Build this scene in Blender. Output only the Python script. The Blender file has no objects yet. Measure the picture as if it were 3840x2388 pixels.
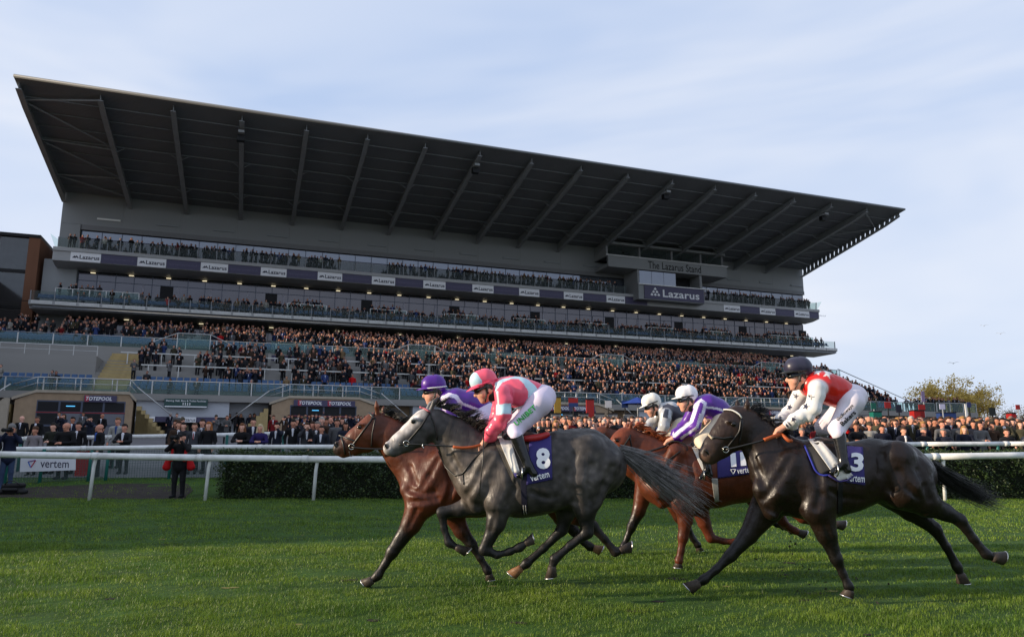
import bpy, bmesh, math, random
import numpy as np
from mathutils import Matrix, Vector
R = math.radians
rng = np.random.default_rng(7); random.seed(7)
scene = bpy.context.scene
col = scene.collection

# ------------------------------------------------------------------ camera, sky, sun
CAM_H, FPX, WPX, HPX, HORIZON = 1.35, 2750.0, 3840, 2388, 1680
PITCH = math.atan((HORIZON - HPX/2)/FPX)
cam = bpy.data.cameras.new('camera'); camo = bpy.data.objects.new('camera', cam); col.objects.link(camo)
camo.location = (0, 0, CAM_H); camo.rotation_euler = (math.pi/2 + PITCH, 0, 0)
cam.sensor_width = 36; cam.lens = 36*FPX/WPX; cam.clip_end = 6000; cam.clip_start = .05
scene.camera = camo

SUN_EL, SUN_AZ = 15.0, 8.0            # light travels towards +x, turned SUN_AZ degrees to +y
sd = Vector((math.cos(R(SUN_AZ))*math.cos(R(SUN_EL)), math.sin(R(SUN_AZ))*math.cos(R(SUN_EL)), -math.sin(R(SUN_EL))))
sun = bpy.data.lights.new('sun', 'SUN'); suno = bpy.data.objects.new('sun', sun); col.objects.link(suno)
sun.energy = 5.0; sun.angle = R(.6); sun.color = (1, .83, .62)
suno.rotation_euler = sd.to_track_quat('-Z', 'Y').to_euler()
world = bpy.data.worlds.new('World'); scene.world = world; world.use_nodes = True
wn = world.node_tree; wn.nodes.clear()
def wnode(t, **k):
    n = wn.nodes.new(t)
    for a, b in k.items(): setattr(n, a, b)
    return n
wo = wnode('ShaderNodeOutputWorld'); wb = wnode('ShaderNodeBackground')
sky = wnode('ShaderNodeTexSky', sky_type='NISHITA', sun_disc=False)
sky.sun_elevation = R(SUN_EL); sky.sun_rotation = math.atan2(-sd.x, -sd.y)
sky.air_density = 1.0; sky.dust_density = 1.2; sky.ozone_density = 2.0
tc = wnode('ShaderNodeTexCoord'); mp = wnode('ShaderNodeMapping'); mp.inputs['Scale'].default_value = (1.1, 1.6, 4.2)
mp.inputs['Rotation'].default_value = (0, R(14), R(20))
n1 = wnode('ShaderNodeTexNoise'); n1.inputs['Scale'].default_value = 1.1; n1.inputs['Detail'].default_value = 4; n1.inputs['Roughness'].default_value = .55
n1.inputs['Distortion'].default_value = .5
rp = wnode('ShaderNodeValToRGB'); rp.color_ramp.elements[0].position = .36; rp.color_ramp.elements[1].position = .7
rp.color_ramp.elements[0].color = (.0, .0, .0, 1); rp.color_ramp.elements[1].color = (.8, .8, .8, 1)
mx = wnode('ShaderNodeMixRGB'); mx.inputs['Color2'].default_value = (7.3, 7.45, 7.9, 1)
hz = wnode('ShaderNodeMixRGB'); hz.inputs['Color2'].default_value = (4.7, 5.8, 8.0, 1); hz.inputs['Fac'].default_value = .8       # thin high haze over the clear sky
L = wn.links.new
L(tc.outputs['Generated'], mp.inputs['Vector']); L(mp.outputs['Vector'], n1.inputs['Vector']); L(n1.outputs['Fac'], rp.inputs['Fac'])
L(rp.outputs['Color'], mx.inputs['Fac']); L(sky.outputs['Color'], hz.inputs['Color1']); L(hz.outputs['Color'], mx.inputs['Color1']); L(mx.outputs['Color'], wb.inputs['Color'])
wb.inputs['Strength'].default_value = .105
L(wb.outputs['Background'], wo.inputs['Surface'])
scene.view_settings.view_transform = 'Standard'; scene.view_settings.look = 'None'; scene.view_settings.exposure = .27; scene.view_settings.gamma = 1
scene.render.engine = 'CYCLES'

# ------------------------------------------------------------------ measuring: photograph pixel -> place
cP, sP = math.cos(PITCH), math.sin(PITCH)
def ray(x, y):
    a = (x - WPX/2)/FPX; b = -(y - HPX/2)/FPX
    return np.array([a, cP - b*sP, sP + b*cP])
CAM = np.array([0, 0, CAM_H])
def at_depth(x, y, Y):
    r = ray(x, y); return CAM + r*(Y/r[1])
def px_per_m(P): return FPX/((P[1])*cP + (P[2]-CAM_H)*sP)
STAND_ANG = math.atan(7420/math.hypot(FPX, HORIZON-HPX/2))
UD = np.array([math.sin(STAND_ANG), math.cos(STAND_ANG), 0]); VD = np.array([-UD[1], UD[0], 0])
O = CAM + ray(211, 925)*80.5; O[2] = 0
def on_v(x, y, v):
    r = ray(x, y); t = ((O + VD*v - CAM)@VD)/(r@VD); q = CAM + r*t - O; return q@UD, q[2]
def uvz(u, v, z=0): q = O + UD*u + VD*v; return np.array([q[0], q[1], z])
def to_uv(X, Y): q = np.array([X, Y, 0]) - O; return q@UD, q@VD

# ------------------------------------------------------------------ objects
def tag(o, label=None, cat=None, group=None, kind=None):
    if label: o['label'] = label
    if cat: o['category'] = cat
    if group: o['group'] = group
    if kind: o['kind'] = kind
    return o
def empty(name, loc=(0, 0, 0), rz=0, parent=None):
    o = bpy.data.objects.new(name, None); col.objects.link(o); o.location = loc; o.rotation_euler = (0, 0, rz); o.parent = parent
    o.empty_display_size = .1
    return o
def link(name, me, parent=None, loc=None, mat=None):
    o = bpy.data.objects.new(name, me); col.objects.link(o); o.parent = parent
    if loc is not None: o.location = loc
    if mat is not None and not me.materials: me.materials.append(mat)
    return o
def mesh(name, V, F, mat=None, smooth=False):
    me = bpy.data.meshes.new(name)
    if isinstance(F, np.ndarray):
        V = np.asarray(V, np.float32); n, k = F.shape
        me.vertices.add(len(V)); me.vertices.foreach_set('co', V.ravel())
        me.loops.add(n*k); me.loops.foreach_set('vertex_index', F.astype(np.int32).ravel())
        me.polygons.add(n); me.polygons.foreach_set('loop_start', np.arange(0, n*k, k, dtype=np.int32))
        me.update(calc_edges=True)
    else:
        me.from_pydata([tuple(map(float, v)) for v in V], [], F)
    if smooth: me.polygons.foreach_set('use_smooth', np.ones(len(me.polygons), bool))
    if mat: me.materials.append(mat)
    me.validate()
    return me
def obj(name, V, F, mat, parent=None, smooth=False): return link(name, mesh(name, V, F, mat, smooth), parent)
CUBEV = [(x, y, z) for x in (0, 1) for y in (0, 1) for z in (0, 1)]
CUBEF = [(0, 1, 3, 2), (4, 6, 7, 5), (0, 4, 5, 1), (2, 3, 7, 6), (0, 2, 6, 4), (1, 5, 7, 3)]
_cubes = {}
def box(name, lo, hi, mat, parent=None):
    if mat.name not in _cubes: _cubes[mat.name] = mesh('block_'+mat.name, CUBEV, CUBEF, mat)
    o = link(name, _cubes[mat.name], parent, lo); o.scale = [max(h-l, 1e-4) for l, h in zip(lo, hi)]
    return o
class MB:
    def __init__(s): s.V = []; s.F = []
    def box(s, lo, hi):
        b = len(s.V); s.V += [tuple(hi[k] if c[k] else lo[k] for k in range(3)) for c in CUBEV]; s.F += [tuple(b+i for i in f) for f in CUBEF]; return s
    def prism(s, poly, axis, a, b):
        """polygon (2d) extruded along axis from a to b"""
        n = len(poly); o = len(s.V)
        for t in (a, b):
            for p, q in poly:
                s.V.append({0: (t, p, q), 1: (p, t, q), 2: (p, q, t)}[axis])
        s.F += [tuple(o+i for i in range(n))[::-1], tuple(o+n+i for i in range(n))] + [(o+i, o+(i+1) % n, o+n+(i+1) % n, o+n+i) for i in range(n)]
        return s
    def tube(s, pts, rad, n=8, cap=True):
        pts = [np.asarray(p, float) for p in pts]; o = len(s.V)
        rs = rad if hasattr(rad, '__len__') else [rad]*len(pts)
        ref = None
        for i, p in enumerate(pts):
            t = pts[min(i+1, len(pts)-1)] - pts[max(i-1, 0)]; t = t/(np.linalg.norm(t)+1e-9)
            if ref is None or abs(ref@t) > .98: ref = np.array([0, 0, 1.]) if abs(t[2]) < .9 else np.array([1., 0, 0])
            a = np.cross(t, ref); a /= np.linalg.norm(a)+1e-9; b = np.cross(t, a); ref = -b if (-b)@ref > 0 else b
            for k in range(n):
                c = 2*math.pi*k/n; s.V.append(tuple(p + rs[i]*(a*math.cos(c) + b*math.sin(c))))
        m = len(pts)
        for i in range(m-1):
            for k in range(n): s.F.append((o+i*n+k, o+i*n+(k+1) % n, o+(i+1)*n+(k+1) % n, o+(i+1)*n+k))
        if cap: s.F += [tuple(o+k for k in range(n))[::-1], tuple(o+(m-1)*n+k for k in range(n))]
        return s
    def build(s, name, mat, parent=None, smooth=False): return obj(name, s.V, s.F, mat, parent, smooth)

# ------------------------------------------------------------------ materials
_m = {}
def pmat(name, c, rough=.6, metal=0, var=.12, scale=6, bump=0, bscale=30, spec=.5, coat=0, sheen=0, alpha=None, attr=None, objcol=False, trans=0, emit=None, coords='Object', stretch=None, sss=0, ridge=False):
    if name in _m: return _m[name]
    m = bpy.data.materials.new(name); m.use_nodes = True; nt = m.node_tree; b = nt.nodes['Principled BSDF']; N = nt.nodes.new; K = nt.links.new
    b.inputs['Roughness'].default_value = rough; b.inputs['Metallic'].default_value = metal; b.inputs['Specular IOR Level'].default_value = spec if (rough < .5 or spec != .5) else .22
    b.inputs['Coat Weight'].default_value = coat; b.inputs['Coat Roughness'].default_value = .15; b.inputs['Sheen Weight'].default_value = sheen
    if sss: b.inputs['Subsurface Weight'].default_value = sss; b.inputs['Subsurface Radius'].default_value = (.01, .004, .002); b.inputs['Subsurface Scale'].default_value = 1
    t = N('ShaderNodeTexCoord'); mpn = N('ShaderNodeMapping'); K(t.outputs[coords], mpn.inputs['Vector'])
    if stretch: mpn.inputs['Scale'].default_value = stretch
    n = N('ShaderNodeTexNoise'); n.inputs['Scale'].default_value = scale; n.inputs['Detail'].default_value = 5; K(mpn.outputs['Vector'], n.inputs['Vector'])
    mr = N('ShaderNodeMapRange'); mr.inputs['From Min'].default_value = .25; mr.inputs['From Max'].default_value = .75
    mr.inputs['To Min'].default_value = 1-var; mr.inputs['To Max'].default_value = 1+var; K(n.outputs['Fac'], mr.inputs['Value'])
    mul = N('ShaderNodeVectorMath'); mul.operation = 'SCALE'; K(mr.outputs['Result'], mul.inputs['Scale'])
    if attr: a = N('ShaderNodeAttribute'); a.attribute_name = attr; K(a.outputs['Color'], mul.inputs[0])
    elif objcol: a = N('ShaderNodeObjectInfo'); K(a.outputs['Color'], mul.inputs[0])
    else: mul.inputs[0].default_value = c[:3]
    K(mul.outputs['Vector'], b.inputs['Base Color'])
    if bump:
        n2 = N('ShaderNodeTexNoise'); n2.inputs['Scale'].default_value = bscale
        if ridge: n2.noise_type = 'RIDGED_MULTIFRACTAL'; n2.inputs['Distortion'].default_value = .8
        n2.inputs['Detail'].default_value = 4; K(mpn.outputs['Vector'], n2.inputs['Vector'])
        bp = N('ShaderNodeBump'); bp.inputs['Strength'].default_value = bump; bp.inputs['Distance'].default_value = .02; K(n2.outputs['Fac'], bp.inputs['Height']); K(bp.outputs['Normal'], b.inputs['Normal'])
    if emit: b.inputs['Emission Color'].default_value = (*c[:3], 1); b.inputs['Emission Strength'].default_value = emit
    if alpha is not None:
        b.inputs['Alpha'].default_value = alpha
    _m[name] = m; return m
def glassmat(name, tint=(.75, .9, .88), opacity=.3, rough=.05):
    m = bpy.data.materials.new(name); m.use_nodes = True; nt = m.node_tree; nt.nodes.clear(); N = nt.nodes.new; K = nt.links.new
    o = N('ShaderNodeOutputMaterial'); mix = N('ShaderNodeMixShader'); tr = N('ShaderNodeBsdfTransparent'); gl = N('ShaderNodeBsdfPrincipled')
    tr.inputs['Color'].default_value = (*tint, 1); gl.inputs['Base Color'].default_value = (tint[0]*.35, tint[1]*.4, tint[2]*.4, 1); gl.inputs['Roughness'].default_value = rough
    gl.inputs['Specular IOR Level'].default_value = .8
    mix.inputs['Fac'].default_value = opacity
    K(tr.outputs[0], mix.inputs[1]); K(gl.outputs[0], mix.inputs[2]); K(mix.outputs[0], o.inputs['Surface'])
    return m
def wavebump(m, scale, direction='X', strength=.5, dist=.05):
    nt = m.node_tree; b = nt.nodes['Principled BSDF']
    t = nt.nodes.new('ShaderNodeTexCoord'); w = nt.nodes.new('ShaderNodeTexWave'); w.bands_direction = direction; w.inputs['Scale'].default_value = scale; w.wave_profile = 'SIN'
    bp = nt.nodes.new('ShaderNodeBump'); bp.inputs['Strength'].default_value = strength; bp.inputs['Distance'].default_value = dist
    nt.links.new(t.outputs['Object'], w.inputs['Vector']); nt.links.new(w.outputs['Fac'], bp.inputs['Height']); nt.links.new(bp.outputs['Normal'], b.inputs['Normal'])
    return m

# ------------------------------------------------------------------ lettering as thin mesh
def text_mesh(s, bold=0, shear=0, depth=0, align='CENTER', res=3):
    c = bpy.data.curves.new('lettering', 'FONT'); c.body = s; c.size = 1; c.offset = bold; c.shear = shear; c.align_x = align; c.resolution_u = res
    c.extrude = depth; c.space_character = 1.0 + bold*2
    o = bpy.data.objects.new('lettering', c); col.objects.link(o)
    dg = bpy.context.evaluated_depsgraph_get(); dg.update(); me = o.evaluated_get(dg).to_mesh()
    V = np.array([v.co[:] for v in me.vertices]).reshape(-1, 3); F = [tuple(p.vertices) for p in me.polygons]
    bpy.data.objects.remove(o); bpy.data.curves.remove(c)
    if len(V):
        lo, hi = V.min(0), V.max(0); V = V - [(lo[0]+hi[0])/2, (lo[1]+hi[1])/2, 0]
    return V, F
def text_fit(s, w, h, **k):
    V, F = text_mesh(s, **k); e = V.max(0) - V.min(0)
    V = V.copy(); V[:, 0] *= w/e[0]; V[:, 1] *= h/e[1]; return V, F
# ------------------------------------------------------------------ palette
M_conc = pmat('concrete', (.27, .26, .245), .85, var=.14, scale=.7, bump=.25, bscale=12)
M_panel = pmat('cladding_panel', (.27, .28, .285), .5, var=.05, scale=.5)
M_panel2 = pmat('dark_cladding', (.2, .2, .21), .5, var=.06, scale=.5)
M_deck = wavebump(pmat('roof_deck', (.25, .265, .285), .5, var=.08, scale=.4), 3.2, 'X', 1.0, .06)
M_steel = pmat('painted_steel', (.27, .285, .3), .5, var=.08, scale=2)
M_purl = pmat('purlin_steel', (.24, .255, .275), .6, var=.08)
M_rail = pmat('galvanised_rail', (.48, .48, .47), .38, metal=.6, var=.08)
M_edge = pmat('roof_edge_metal', (.2, .21, .22), .5, metal=.1, var=.05)
M_mull = pmat('window_frame_blue', (.06, .075, .12), .45, var=.05)
M_pane = pmat('coated_glass', (.1, .1, .115), .08, metal=.7, var=.25, scale=.35)
M_pane2 = pmat('coated_glass_upper', (.18, .2, .24), .08, metal=.7, var=.15, scale=.3)
M_glass = glassmat('balustrade_glass', (.8, .92, .9), .13)
M_glassd = glassmat('faint_balustrade_glass', (.84, .88, .87), .07)  # weaker tint and lower opacity, for the upper decks and commentary box
M_fascia = pmat('fascia_grey', (.4, .4, .4), .5, var=.05, scale=1)
M_white = pmat('white_sign', (.86, .86, .88), .5, var=.03)
M_louvre = pmat('pale_louvre', (.8, .8, .78), .5, var=.05)
M_purple = pmat('purple_sign', (.05, .042, .1), .45, var=.05)
M_ltext = pmat('grey_lettering', (.06, .06, .08), .5, var=0)
M_wtext = pmat('white_lettering', (.8, .8, .82), .5, var=0)
M_dtext = pmat('dim_lettering', (.13, .12, .2), .5, var=0)
M_seat = pmat('blue_seat_plastic', (.016, .072, .185), .4, var=.15, scale=3)
M_brick = pmat('buff_brick', (.36, .26, .17), .85, var=.12, scale=2.5, bump=.3, bscale=25)
M_stone = pmat('stone_coping', (.42, .36, .28), .85, var=.12, scale=2)
M_redbrick = pmat('brown_brick', (.18, .085, .05), .85, var=.12, scale=2.5)
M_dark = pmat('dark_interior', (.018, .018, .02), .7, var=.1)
M_lamp = pmat('lit_downlight', (1, .85, .55), .5, var=0, emit=1.0)
M_black = pmat('black_equipment', (.012, .012, .013), .5, var=.1)
M_tstair = pmat('yellow_stair', (.4, .3, .14), .8, var=.15)

# ------------------------------------------------------------------ terrain
def kioskY(X):     # the front wall of the stand, seen from above
    q = (X - O[0] + 28*VD[0])/UD[0]
    return O[1] + q*UD[1] - 28*VD[1]
def ground_z(X, Y):
    X = np.asarray(X, float); Y = np.asarray(Y, float)
    z = np.interp(Y, [20.5, 23, 25.6, 26.5], [0, .24, .42, .66])
    ky = kioskY(X); t = np.clip((Y-26.5)/np.maximum(ky-26.5, 6), 0, 1.1)
    return z + np.where(Y > 26.5, t*1.64, 0)
def sheet(name, X, Y, mat, dz=0, zf=ground_z):
    gx, gy = np.meshgrid(X, Y, indexing='ij'); V = np.stack([gx, gy, zf(gx, gy)+dz], -1).reshape(-1, 3)
    n, m = len(X), len(Y); i = np.arange(n*m).reshape(n, m)
    F = np.stack([i[:-1, :-1], i[1:, :-1], i[1:, 1:], i[:-1, 1:]], -1).reshape(-1, 4)
    return obj(name, V, F, mat, None, True)
M_turf = pmat('turf_soil', (.03, .07, .008), .95, var=.4, scale=1.6, bump=.8, bscale=18, coords='Object')
M_field = pmat('far_grass', (.05, .08, .025), .95, var=.3, scale=.05)
M_tarmac = pmat('grey_tarmac', (.15, .145, .15), .9, var=.15, scale=.8, bump=.3, bscale=40)
M_soil = pmat('dark_soil', (.03, .024, .02), .95, var=.35, scale=3, bump=.8, bscale=20)
tag(obj('ground', [(-3000, -3000, -.4), (3000, -3000, -.4), (3000, 3000, -.4), (-3000, 3000, -.4)], [(0, 1, 2, 3)], M_field), kind='structure')
tag(sheet('turf', np.linspace(-70, 80, 76), np.concatenate([np.linspace(-6, 20, 30), np.linspace(20.5, 26, 23)]), M_turf), kind='structure')
tag(sheet('paved_apron', np.linspace(-75, 170, 100), np.concatenate([np.linspace(25.0, 60, 90), np.linspace(61, 160, 40)]), M_tarmac, .012), kind='structure')

# ------------------------------------------------------------------ grandstand
gs = empty('grandstand', (O[0], O[1], 0), math.atan2(UD[1], UD[0]))
tag(gs, 'long grey grandstand with huge tilted cantilever roof, glazed balconies and crowded terraces', 'grandstand')
def gtext(name, s, uc, zc, w, h, v, mat, parent, bold=.01, shear=0):
    V, F = text_fit(s, w, h, bold=bold, shear=shear)
    return obj(name, np.stack([V[:, 0]+uc, np.full(len(V), v), V[:, 1]+zc], -1), F, mat, parent)
RF, RB = -19.3, 2.7
def zr(v): return 33.35 + (v-RF)*(30.3-33.35)/(RB-RF)
UL, URF, URB = -.5, 103.6, 105.7
roof = obj('roof', [(UL, RF, zr(RF)), (URF, RF, zr(RF)), (URB+1, 14, zr(14)), (UL, 14, zr(14)), (UL, RF, zr(RF)+.3), (URF, RF, zr(RF)+.3), (URB+1, 14, zr(14)+.5), (UL, 14, zr(14)+.5)],
    [(0, 3, 2, 1), (4, 5, 6, 7), (0, 1, 5, 4), (1, 2, 6, 5), (2, 3, 7, 6), (3, 0, 4, 7)], M_deck, gs)
MB().tube([(UL, RF-.08, zr(RF)+.12), (URF, RF-.08, zr(RF)+.15)], .15, 10).build('roof_edge', M_edge, roof, True)
def rib(u0, u1, web=True, name='rib'):
    b = MB()
    def pt(v): return u0 + (u1-u0)*(v+18.6)/21.2
    vs = np.linspace(-18.6, 2.6, 9); dep = np.interp(vs, [-18.6, -17.5, 2.6], [.55, .75, 1.25])
    for k in range(8):
        a, c = vs[k], vs[k+1]
        for (h0, h1, w) in (((0, 0, .03)), ):
            pass
        V = []
        for v, d in ((a, dep[k]), (c, dep[k+1])):
            u = pt(v); z = zr(v)
            V.append((u, v, z-.02, z-d))
        (ua, va, ta, ba), (uc, vc, tc_, bc) = V
        o = len(b.V)
        if web: b.V += [(ua-.03, va, ta), (ua+.03, va, ta), (ua+.03, va, ba), (ua-.03, va, ba), (uc-.03, vc, tc_), (uc+.03, vc, tc_), (uc+.03, vc, bc), (uc-.03, vc, bc)]; b.F += [tuple(o+i for i in f) for f in ((0, 3, 2, 1), (4, 5, 6, 7), (0, 4, 7, 3), (1, 2, 6, 5), (0, 1, 5, 4))]
        o = len(b.V); w = .24
        b.V += [(ua-w, va, ba), (ua+w, va, ba), (ua+w, va, ba-.06), (ua-w, va, ba-.06), (uc-w, vc, bc), (uc+w, vc, bc), (uc+w, vc, bc-.06), (uc-w, vc, bc-.06)]
        b.F += [tuple(o+i for i in f) for f in ((0, 1, 5, 4), (3, 7, 6, 2), (0, 4, 7, 3), (1, 2, 6, 5), (0, 3, 2, 1), (4, 5, 6, 7))]
    return b.build(name, M_steel, roof)
RIBU = [6.15 + 6.1*i for i in range(16)]
for i, u in enumerate(RIBU):
    rib(u, u+.35)
    for v in (-9.4, -1.8):
        for s in (-1, 1): MB().tube([(u+.1, v, zr(v)-.75), (u+.1+s*.95, v, zr(v)-.12)], .05, 5).build('rib_brace', M_steel, roof)
    if i % 4 == 2:
        b = MB().box((u-.36, -17.2, zr(-17)-1.75), (u+.36, -16.6, zr(-17)-1.15)).tube([(u, -17.2, zr(-17)-.7), (u, -16.9, zr(-17)-1.3)], .12, 6)
        b.build('floodlight', M_black, roof)
        MB().box((u-.28, -17.7, zr(-17)-1.12), (u+.28, -16.8, zr(-17)-.86)).build('floodlight_bracket', M_panel, roof)
rib(UL+.25, UL+.25, name='edge_beam')
e = rib(URF-.35, URB-.4, web=False, name='edge_beam')
for k in range(22):                       # the last beam's web is pierced by round openings: posts between them
    v = -18.4 + k*.96; u = URF-.35 + (URB-URF-.05)*(v+18.6)/21.2; d = np.interp(v, [-18.6, -17.5, 2.6], [.55, .75, 1.25])
    MB().prism([(v-.42, zr(v)-d), (v+.42, zr(v)-d), (v+.3, zr(v)-d/2), (v+.42, zr(v)), (v-.42, zr(v)), (v-.3, zr(v)-d/2)], 0, u-.03, u+.03).build('web_post', M_steel, roof)
for v in (-16.6, -14.2, -11.8, -9.4, -7.0, -4.6, -1.8, .8):
    w = .08 if v in (-9.4, -1.8) else .035
    MB().prism([(v-w, zr(v)-.03), (v+w, zr(v)-.03), (v+w, zr(v)-.1-w), (v-w, zr(v)-.1-w)], 0, UL+.3, URF-.2).build('purlin', M_purl, roof)
for (a, bb, c, d) in ((UL+.3, -16.5, RIBU[0], -18.2), (UL+.3, -16, RIBU[0], -9.6), (UL+.3, -9.6, RIBU[0], -9.2), (UL+.3, -9.2, RIBU[0], -3), (UL+.3, -2.2, RIBU[0], -3), (UL+.3, -2, RIBU[0], 1.4)):
    MB().tube([(a, bb, zr(bb)-.35), (c, d, zr(d)-.35)], .09, 6).build('diagonal_brace', M_steel, roof)
for (a, bb, c, d) in ((URF-.4, -14.5, RIBU[15], -18.2), (URF, -14, RIBU[15], -9.6), (URF+.4, -7, RIBU[15], -9), (URF+.6, -6.5, RIBU[15], -2.4), (URF+1, 0, RIBU[15], -2)):
    MB().tube([(a, bb, zr(bb)-.35), (c, d, zr(d)-.35)], .08, 6).build('diagonal_brace', M_steel, roof)

# upper wall: cladding panels hung on a dark backing
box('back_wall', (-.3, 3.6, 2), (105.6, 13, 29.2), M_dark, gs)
np_ = 17
for k in range(np_):
    a = -.4 + k*(106/np_); c = a + 106/np_ - .015
    if 66 < a < 82: continue
    box('cladding_panel', (a, 2.7, 26.62), (c, 3.55, zr(2.7)+.05), M_panel, gs)
    if k % 1 == 0: box('wall_light', (a+3.6, 2.55, 27.35), (a+6, 2.69, 27.55), M_louvre if k < 1 else M_steel, gs)
box('cladding_panel', (66, 2.72, 26.62), (89, 3.55, zr(2.7)+.05), M_panel, gs)
box('dark_band', (1.7, 2.62, 26.02), (105.6, 3.5, 26.6), M_panel2, gs)
box('cladding_panel', (-.4, 2.7, 23.2), (1.6, 3.55, 26.6), M_panel, gs)
# glazing, pane by pane
def glazing(u0, u1, n, v, rows, mats, skip=()):
    w = (u1-u0)/n
    for (za, zb), m in zip(rows, mats):
        for k in range(n):
            a = u0 + k*w
            if any(s <= a <= t for s, t in skip): continue
            o = box('window_pane', (a+.035, v, za+.035), (a+w-.035, v+.04, zb-.035), m, gs)
    b = MB()
    for k in range(n+1): b.box((u0+k*w-.034, v-.05, rows[0][0]), (u0+k*w+.034, v+.03, rows[-1][1]))
    for za, zb in rows: b.box((u0, v-.045, za-.034), (u1, v+.031, za+.034))
    b.build('window_mullions', M_mull, gs)
glazing(1.75, 105.5, 50, 3.0, [(23.2, 25.1), (25.1, 26.0)], [M_pane, M_pane2])
glazing(1.75, 105.5, 54, 3.4, [(17.4, 20.25), (20.25, 21.25)], [M_pane, M_pane])
M_curt = pmat('pale_curtain', (.34, .33, .38), .8, var=.15, scale=8, stretch=(6, 1, .3))
for k in range(26):                       # drawn-back curtains and open doors behind the boxes
    a = 4 + 3.93*k + (.5 if k % 3 else 0)
    MB().prism([(a, 17.5), (a+.5, 17.5), (a+.22, 19), (a+.16, 20.2), (a, 20.2)] if k % 2 else [(a, 17.5), (a-.5, 17.5), (a-.22, 19), (a-.16, 20.2), (a, 20.2)], 1, 3.33, 3.36).build('curtain', M_curt, gs)
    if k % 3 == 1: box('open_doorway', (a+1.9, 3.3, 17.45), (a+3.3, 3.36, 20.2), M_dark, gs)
glazing(2, 105.5, 40, 3.3, [(13.3, 15.9)], [M_pane])
# top deck
dk = MB().prism([(0, 23.12), (0, 22.74), (.18, 22.74), (.18, 21.66), (1.6, 21.4), (3.4, 21.32), (3.4, 23.2), (.2, 23.2)], 0, -.3, 106).build('top_deck', M_fascia, gs)
for k in range(16):                        # fascia advertising
    a = 1.42 + 6.64*k
    if 70 < a < 84: continue
    p = box('white_sign_panel', (a, .12, 21.7), (a+2.96, .179, 22.72), M_white, dk)
    gtext('lettering', 'Lazarus', a+1.86, 22.2, 1.95, .46, .115, M_ltext, dk, bold=.03)
    MB().prism([(a+.16, 22.05), (a+.4, 22.32), (a+.5, 22.22), (a+.6, 22.36), (a+.84, 22.05), (a+.68, 22.05), (a+.6, 22.14), (a+.5, 22.05)], 1, .108, .117).build('logo', M_ltext, dk)
    box('purple_sign_panel', (a+2.98, .12, 21.7), (min(a+6.62, 105.8), .178, 22.72), M_purple, dk)
    gtext('lettering', 'lazarusproperties.co.uk', a+4.8, 22.2, 3.0, .36, .115, M_dtext, dk, bold=0)
def balustrade(name, u0, u1, n, v, z0, h, glass, post_mat, lean=0, post=.045, skip=(), rail=True):
    w = (u1-u0)/n
    for k in range(n):
        a = u0+k*w
        if any(s <= a <= t for s, t in skip): continue
        obj('glass_panel', [(a+.06, v, z0+.06), (a+w-.06, v, z0+.06), (a+w-.06, v-lean, z0+h), (a+.06, v-lean, z0+h), (a+.06, v+.015, z0+.06), (a+w-.06, v+.015, z0+.06), (a+w-.06, v-lean+.015, z0+h), (a+.06, v-lean+.015, z0+h)], [(0, 1, 2, 3), (7, 6, 5, 4), (0, 4, 5, 1), (3, 2, 6, 7), (0, 3, 7, 4), (1, 5, 6, 2)], glass, gs)
    pm = None
    for k in range(n+1):
        a = u0+k*w
        if any(s <= a <= t for s, t in skip): continue
        if pm is None:
            b = MB().prism([(v-post, z0), (v+post*2, z0), (v-lean+post, z0+h+.02), (v-lean-post, z0+h+.02)], 0, -post, post); pm = mesh('balustrade_post', b.V, b.F, post_mat)
        link('balustrade_post', pm, gs, (a, 0, 0))
    if rail: MB().tube([(u0, v-lean, z0+h+.05), (u1, v-lean, z0+h+.05)], .035, 6).build('handrail', M_rail, gs, True)
balustrade('b', .1, 105.6, 52, .3, 23.2, 1.08, M_glassd, M_steel, lean=.12, skip=((71, 84),), rail=False)
obj('end_glass', [(-.2, .2, 23.2), (-.7, .05, 24.55), (-.3, 2.5, 24.5), (-.1, 2.5, 23.2)], [(0, 1, 2, 3)], M_glass, gs)
obj('end_glass', [(105.8, .2, 23.2), (106.6, .05, 24.5), (106.3, 2.5, 24.5), (105.8, 2.5, 23.2)], [(0, 1, 2, 3)], M_glass, gs)
# middle deck with raised boxes
md = MB().prism([(-1.75, 16.75), (-1.75, 16.32), (-1.3, 16.15), (-1.2, 15.95), (3.4, 15.9), (3.4, 17.4), (2.2, 17.4), (2.2, 17.15), (1.2, 17.15), (1.2, 16.9), (0, 16.9), (0, 16.75)], 0, -1.6, 107.3).build('middle_deck', M_fascia, gs)
for k in range(49):
    a = -1.5 + k*2.22
    for j in range(3): box('louvre_slat', (a+.12, -1.82, 16.38+j*.12), (a+2.08, -1.751, 16.47+j*.12), M_louvre, md)
MB().tube([(-1.2, -1.72, 16.05), (107, -1.72, 16.05)], .1, 8).build('service_pipe', M_steel, md, True)
balustrade('b', -1.5, 107, 49, -1.6, 16.75, 1.05, M_glassd, M_steel, rail=False)
for k, (a, c) in enumerate([(.3, 8.5)] + [(x, x+4.6) for x in (24.6, 34.6, 44.2, 53.8, 63.4, 74.6, 84.2)] + [(96, 104.6)]):
    box('raised_box', (a, .4, 17.2), (c, 2.1, 17.55), M_louvre, gs)
    n = int((c-a)/1.5)
    for j in range(n): box('glass_panel', (a+j*(c-a)/n+.04, .42, 17.6), (a+(j+1)*(c-a)/n-.04, .45, 18.55), M_glass, gs)
    b = MB()
    for j in range(n+1): b.box((a+j*(c-a)/n-.04, .36, 17.55), (a+j*(c-a)/n+.04, .41, 18.6))
    b.box((a, .36, 18.56), (c, .42, 18.62)).build('box_rail', M_rail, gs)
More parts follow.
